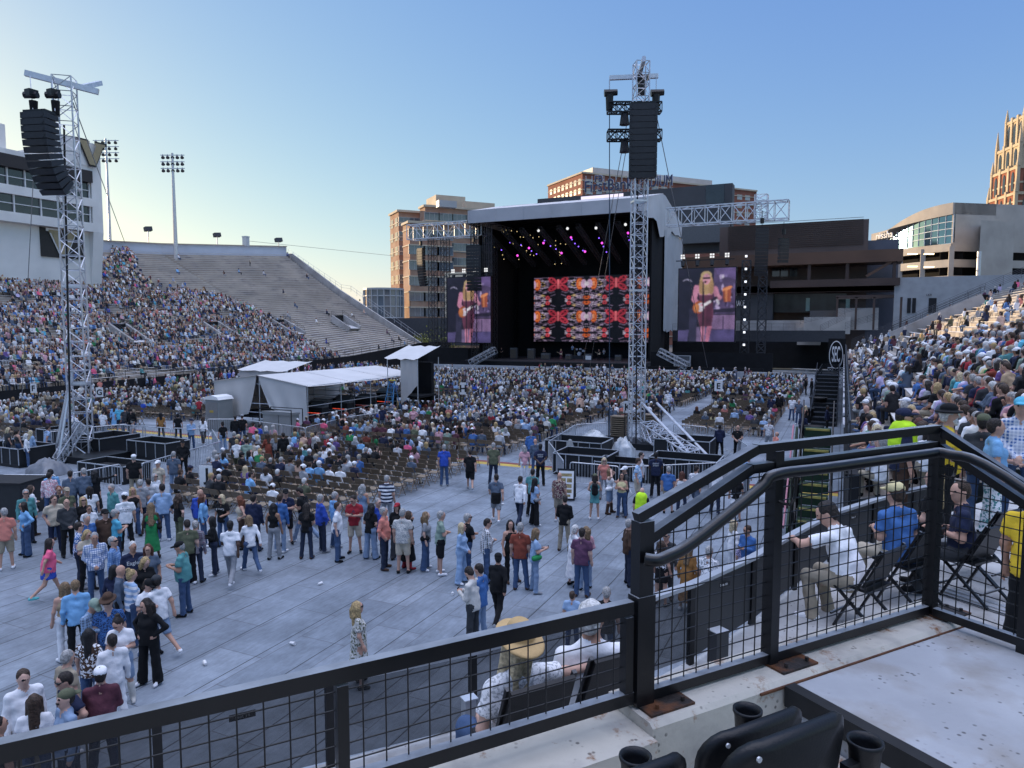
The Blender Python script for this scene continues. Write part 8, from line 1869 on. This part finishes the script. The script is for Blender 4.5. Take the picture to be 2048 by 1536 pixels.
# ---------------------------------------------------------------- the rest of the audience as one mass
def proto_mesh(h, **kw):
    F_ = figure(**kw); V, Q, MI = grow(F_['body'] + F_['hair'] + F_['hat'], h, .04); return V, Q, MI
MIDP = [proto_mesh(.05, pose=p, sex=s, hair=hs, top=t, bot='p', hat=ht, bulk=1.05, hy=y, lean=l, seed=i) for i, (p, s, hs, t, ht, y, l) in enumerate([('si','m','sh','l',None,.2,.1), ('si','f','lo','l',None,-.3,.0), ('sp','m','sh','l','cap',.0,.15), ('sc','f','bo','t',None,.4,0), ('sx','m','sh','t',None,-.2,.2), ('si','m','sh','t','cap',.1,0)])]
LOWP = [proto_mesh(.075, pose=p, sex=s, hair=hs, top=t, bot='p', bulk=1.08, hy=y, seed=i) for i, (p, s, hs, t, y) in enumerate([('si','m','bo','l',.2), ('si','f','lo','l',-.3), ('sp','m','bo','l',0), ('sx','f','bo','t',.3)])]
STDP = [proto_mesh(.075, pose='st', sex=s, hair=hs, top='t', bot='p', seed=i) for i, (s, hs) in enumerate([('m', 'sh'), ('f', 'lo')])]
rc = np.random.RandomState(12); bins = {}
def put(kind, x, y, z, rz):
    n = {'m': 6, 'l': 4, 's': 2}[kind]; bins.setdefault((kind, rc.randint(n)), []).append((x, y, z, rz, rc.uniform(.93, 1.06)))
for d, kind, u, v, z, fx, bi, r_, c in rest: put('m' if d < 58 else 'l', u, v, z, (0 if kind == 'f' else R(38)) + rc.uniform(-.3, .3))
for u, v, occ, bi, r_, c, d in seats:
    if occ and d > max(q[0] for q in cand if q[1] == 'f') : put('l' if d > 52 else 'm', u, v, 0, rc.uniform(-.3, .3))
    if not occ and d > 52 and rc.rand() < .05: put('s', u, v, 0, rc.uniform(-3, 3))
nl = 190
for r_ in range(56):
    for k in range(nl * 2):
        a = 1.0 + 4.0 * k / (nl * 2); t0 = (r_ + .5) / 56; p = left.P(a, t0); p.z = left.P(a, r_ / 56).z; px, py, z = proj(p + Vector((0, 0, .8)))
        if px < -20 or px > 860 or r_ > 50 and px < 222: continue
        e = float(np.interp(py, [500, 520, 560, 580, 612, 672, 705, 740], [250, 270, 300, 400, 520, 612, 668, 705])) + 12 * math.sin(py * .09)
        patch = math.sin(a * 9 + r_ * .35) + math.sin(a * 23 - r_ * .5) * .7
        pr = .62 if px < e - 40 else .40 if px < e else .004
        gap = math.sin(k * .17 + r_ * 1.7) + math.sin(k * .061 - r_ * .9) + math.sin(r_ * .45 + a * 3); pr *= (.12 if gap > .75 else 1.15) if px < 480 and py > 545 else (.5 if gap > 1.2 else 1.1)
        if abs(((a * 2.6 + .1) % 1) - .5) < .035: pr = .02
        if rc.rand() < pr: put('l', p.x, p.y, p.z, R(-75) + rc.uniform(-.4, .4)) if rc.rand() > .035 else put('s', p.x, p.y, p.z, R(-80))
for k in range(150):       # people walking and standing along the front of the left stand and stage
    v = rc.uniform(44, 92); put('s', rc.uniform(-68.3, -65.5), v, 0, rc.uniform(-3, 3))
for k in range(40): put('s', rc.uniform(-40, -10), 94.8, 0, rc.uniform(-3, 3))
PAL = np.array([CL[c] for c in TOPS]); HAR = np.array([HC[h.split('.')[1]] for h in HAIRS]); SKN = np.array([SK[k] for k in 'aaabceab']); BOT = np.array([CL[c] for c in ['jeans', 'khaki', 'black', 'dkjeans', 'beige', 'jeans', 'grey', 'charcoal']]); HATC = np.array([CL[c] for c in ['white', 'navy', 'black', 'khaki', 'white']])
AV, AQ, AC = [], [], []; off = 0
for (kind, i), pl_ in bins.items():
    V, Q, MI = {'m': MIDP, 'l': LOWP, 's': STDP}[kind][i]; n = len(pl_); X, QQ = tile((V, Q), pl_)
    cs = np.zeros((n, 8, 3)); cs[:, 0] = SKN[rc.randint(len(SKN), size=n)]; cs[:, 1] = PAL[rc.randint(len(PAL), size=n)] * rc.uniform(.8, 1.2, (n, 1)); cs[:, 2] = BOT[rc.randint(len(BOT), size=n)]; cs[:, 3] = .03; cs[:, 4] = HAR[rc.randint(len(HAR), size=n)]; cs[:, 5] = HATC[rc.randint(len(HATC), size=n)]
    cs = np.clip(cs, 0, .85); AV.append(X); AQ.append(QQ + off); AC.append(cs[:, MI].reshape(-1, 3)); off += len(X)
AUD = npmesh('audience', np.concatenate(AV), np.concatenate(AQ), [colmat('audience_clothing')], cols=np.concatenate(AC))
tag(link('seated_audience', AUD), 'mass of seated people filling both stands and the farther floor blocks', 'audience', kind='stuff')
print('people', NPEOPLE[0], len(near), 'mass', sum(len(b) for b in bins.values()), 'faces', len(AUD.polygons), 'seats', len(seats))
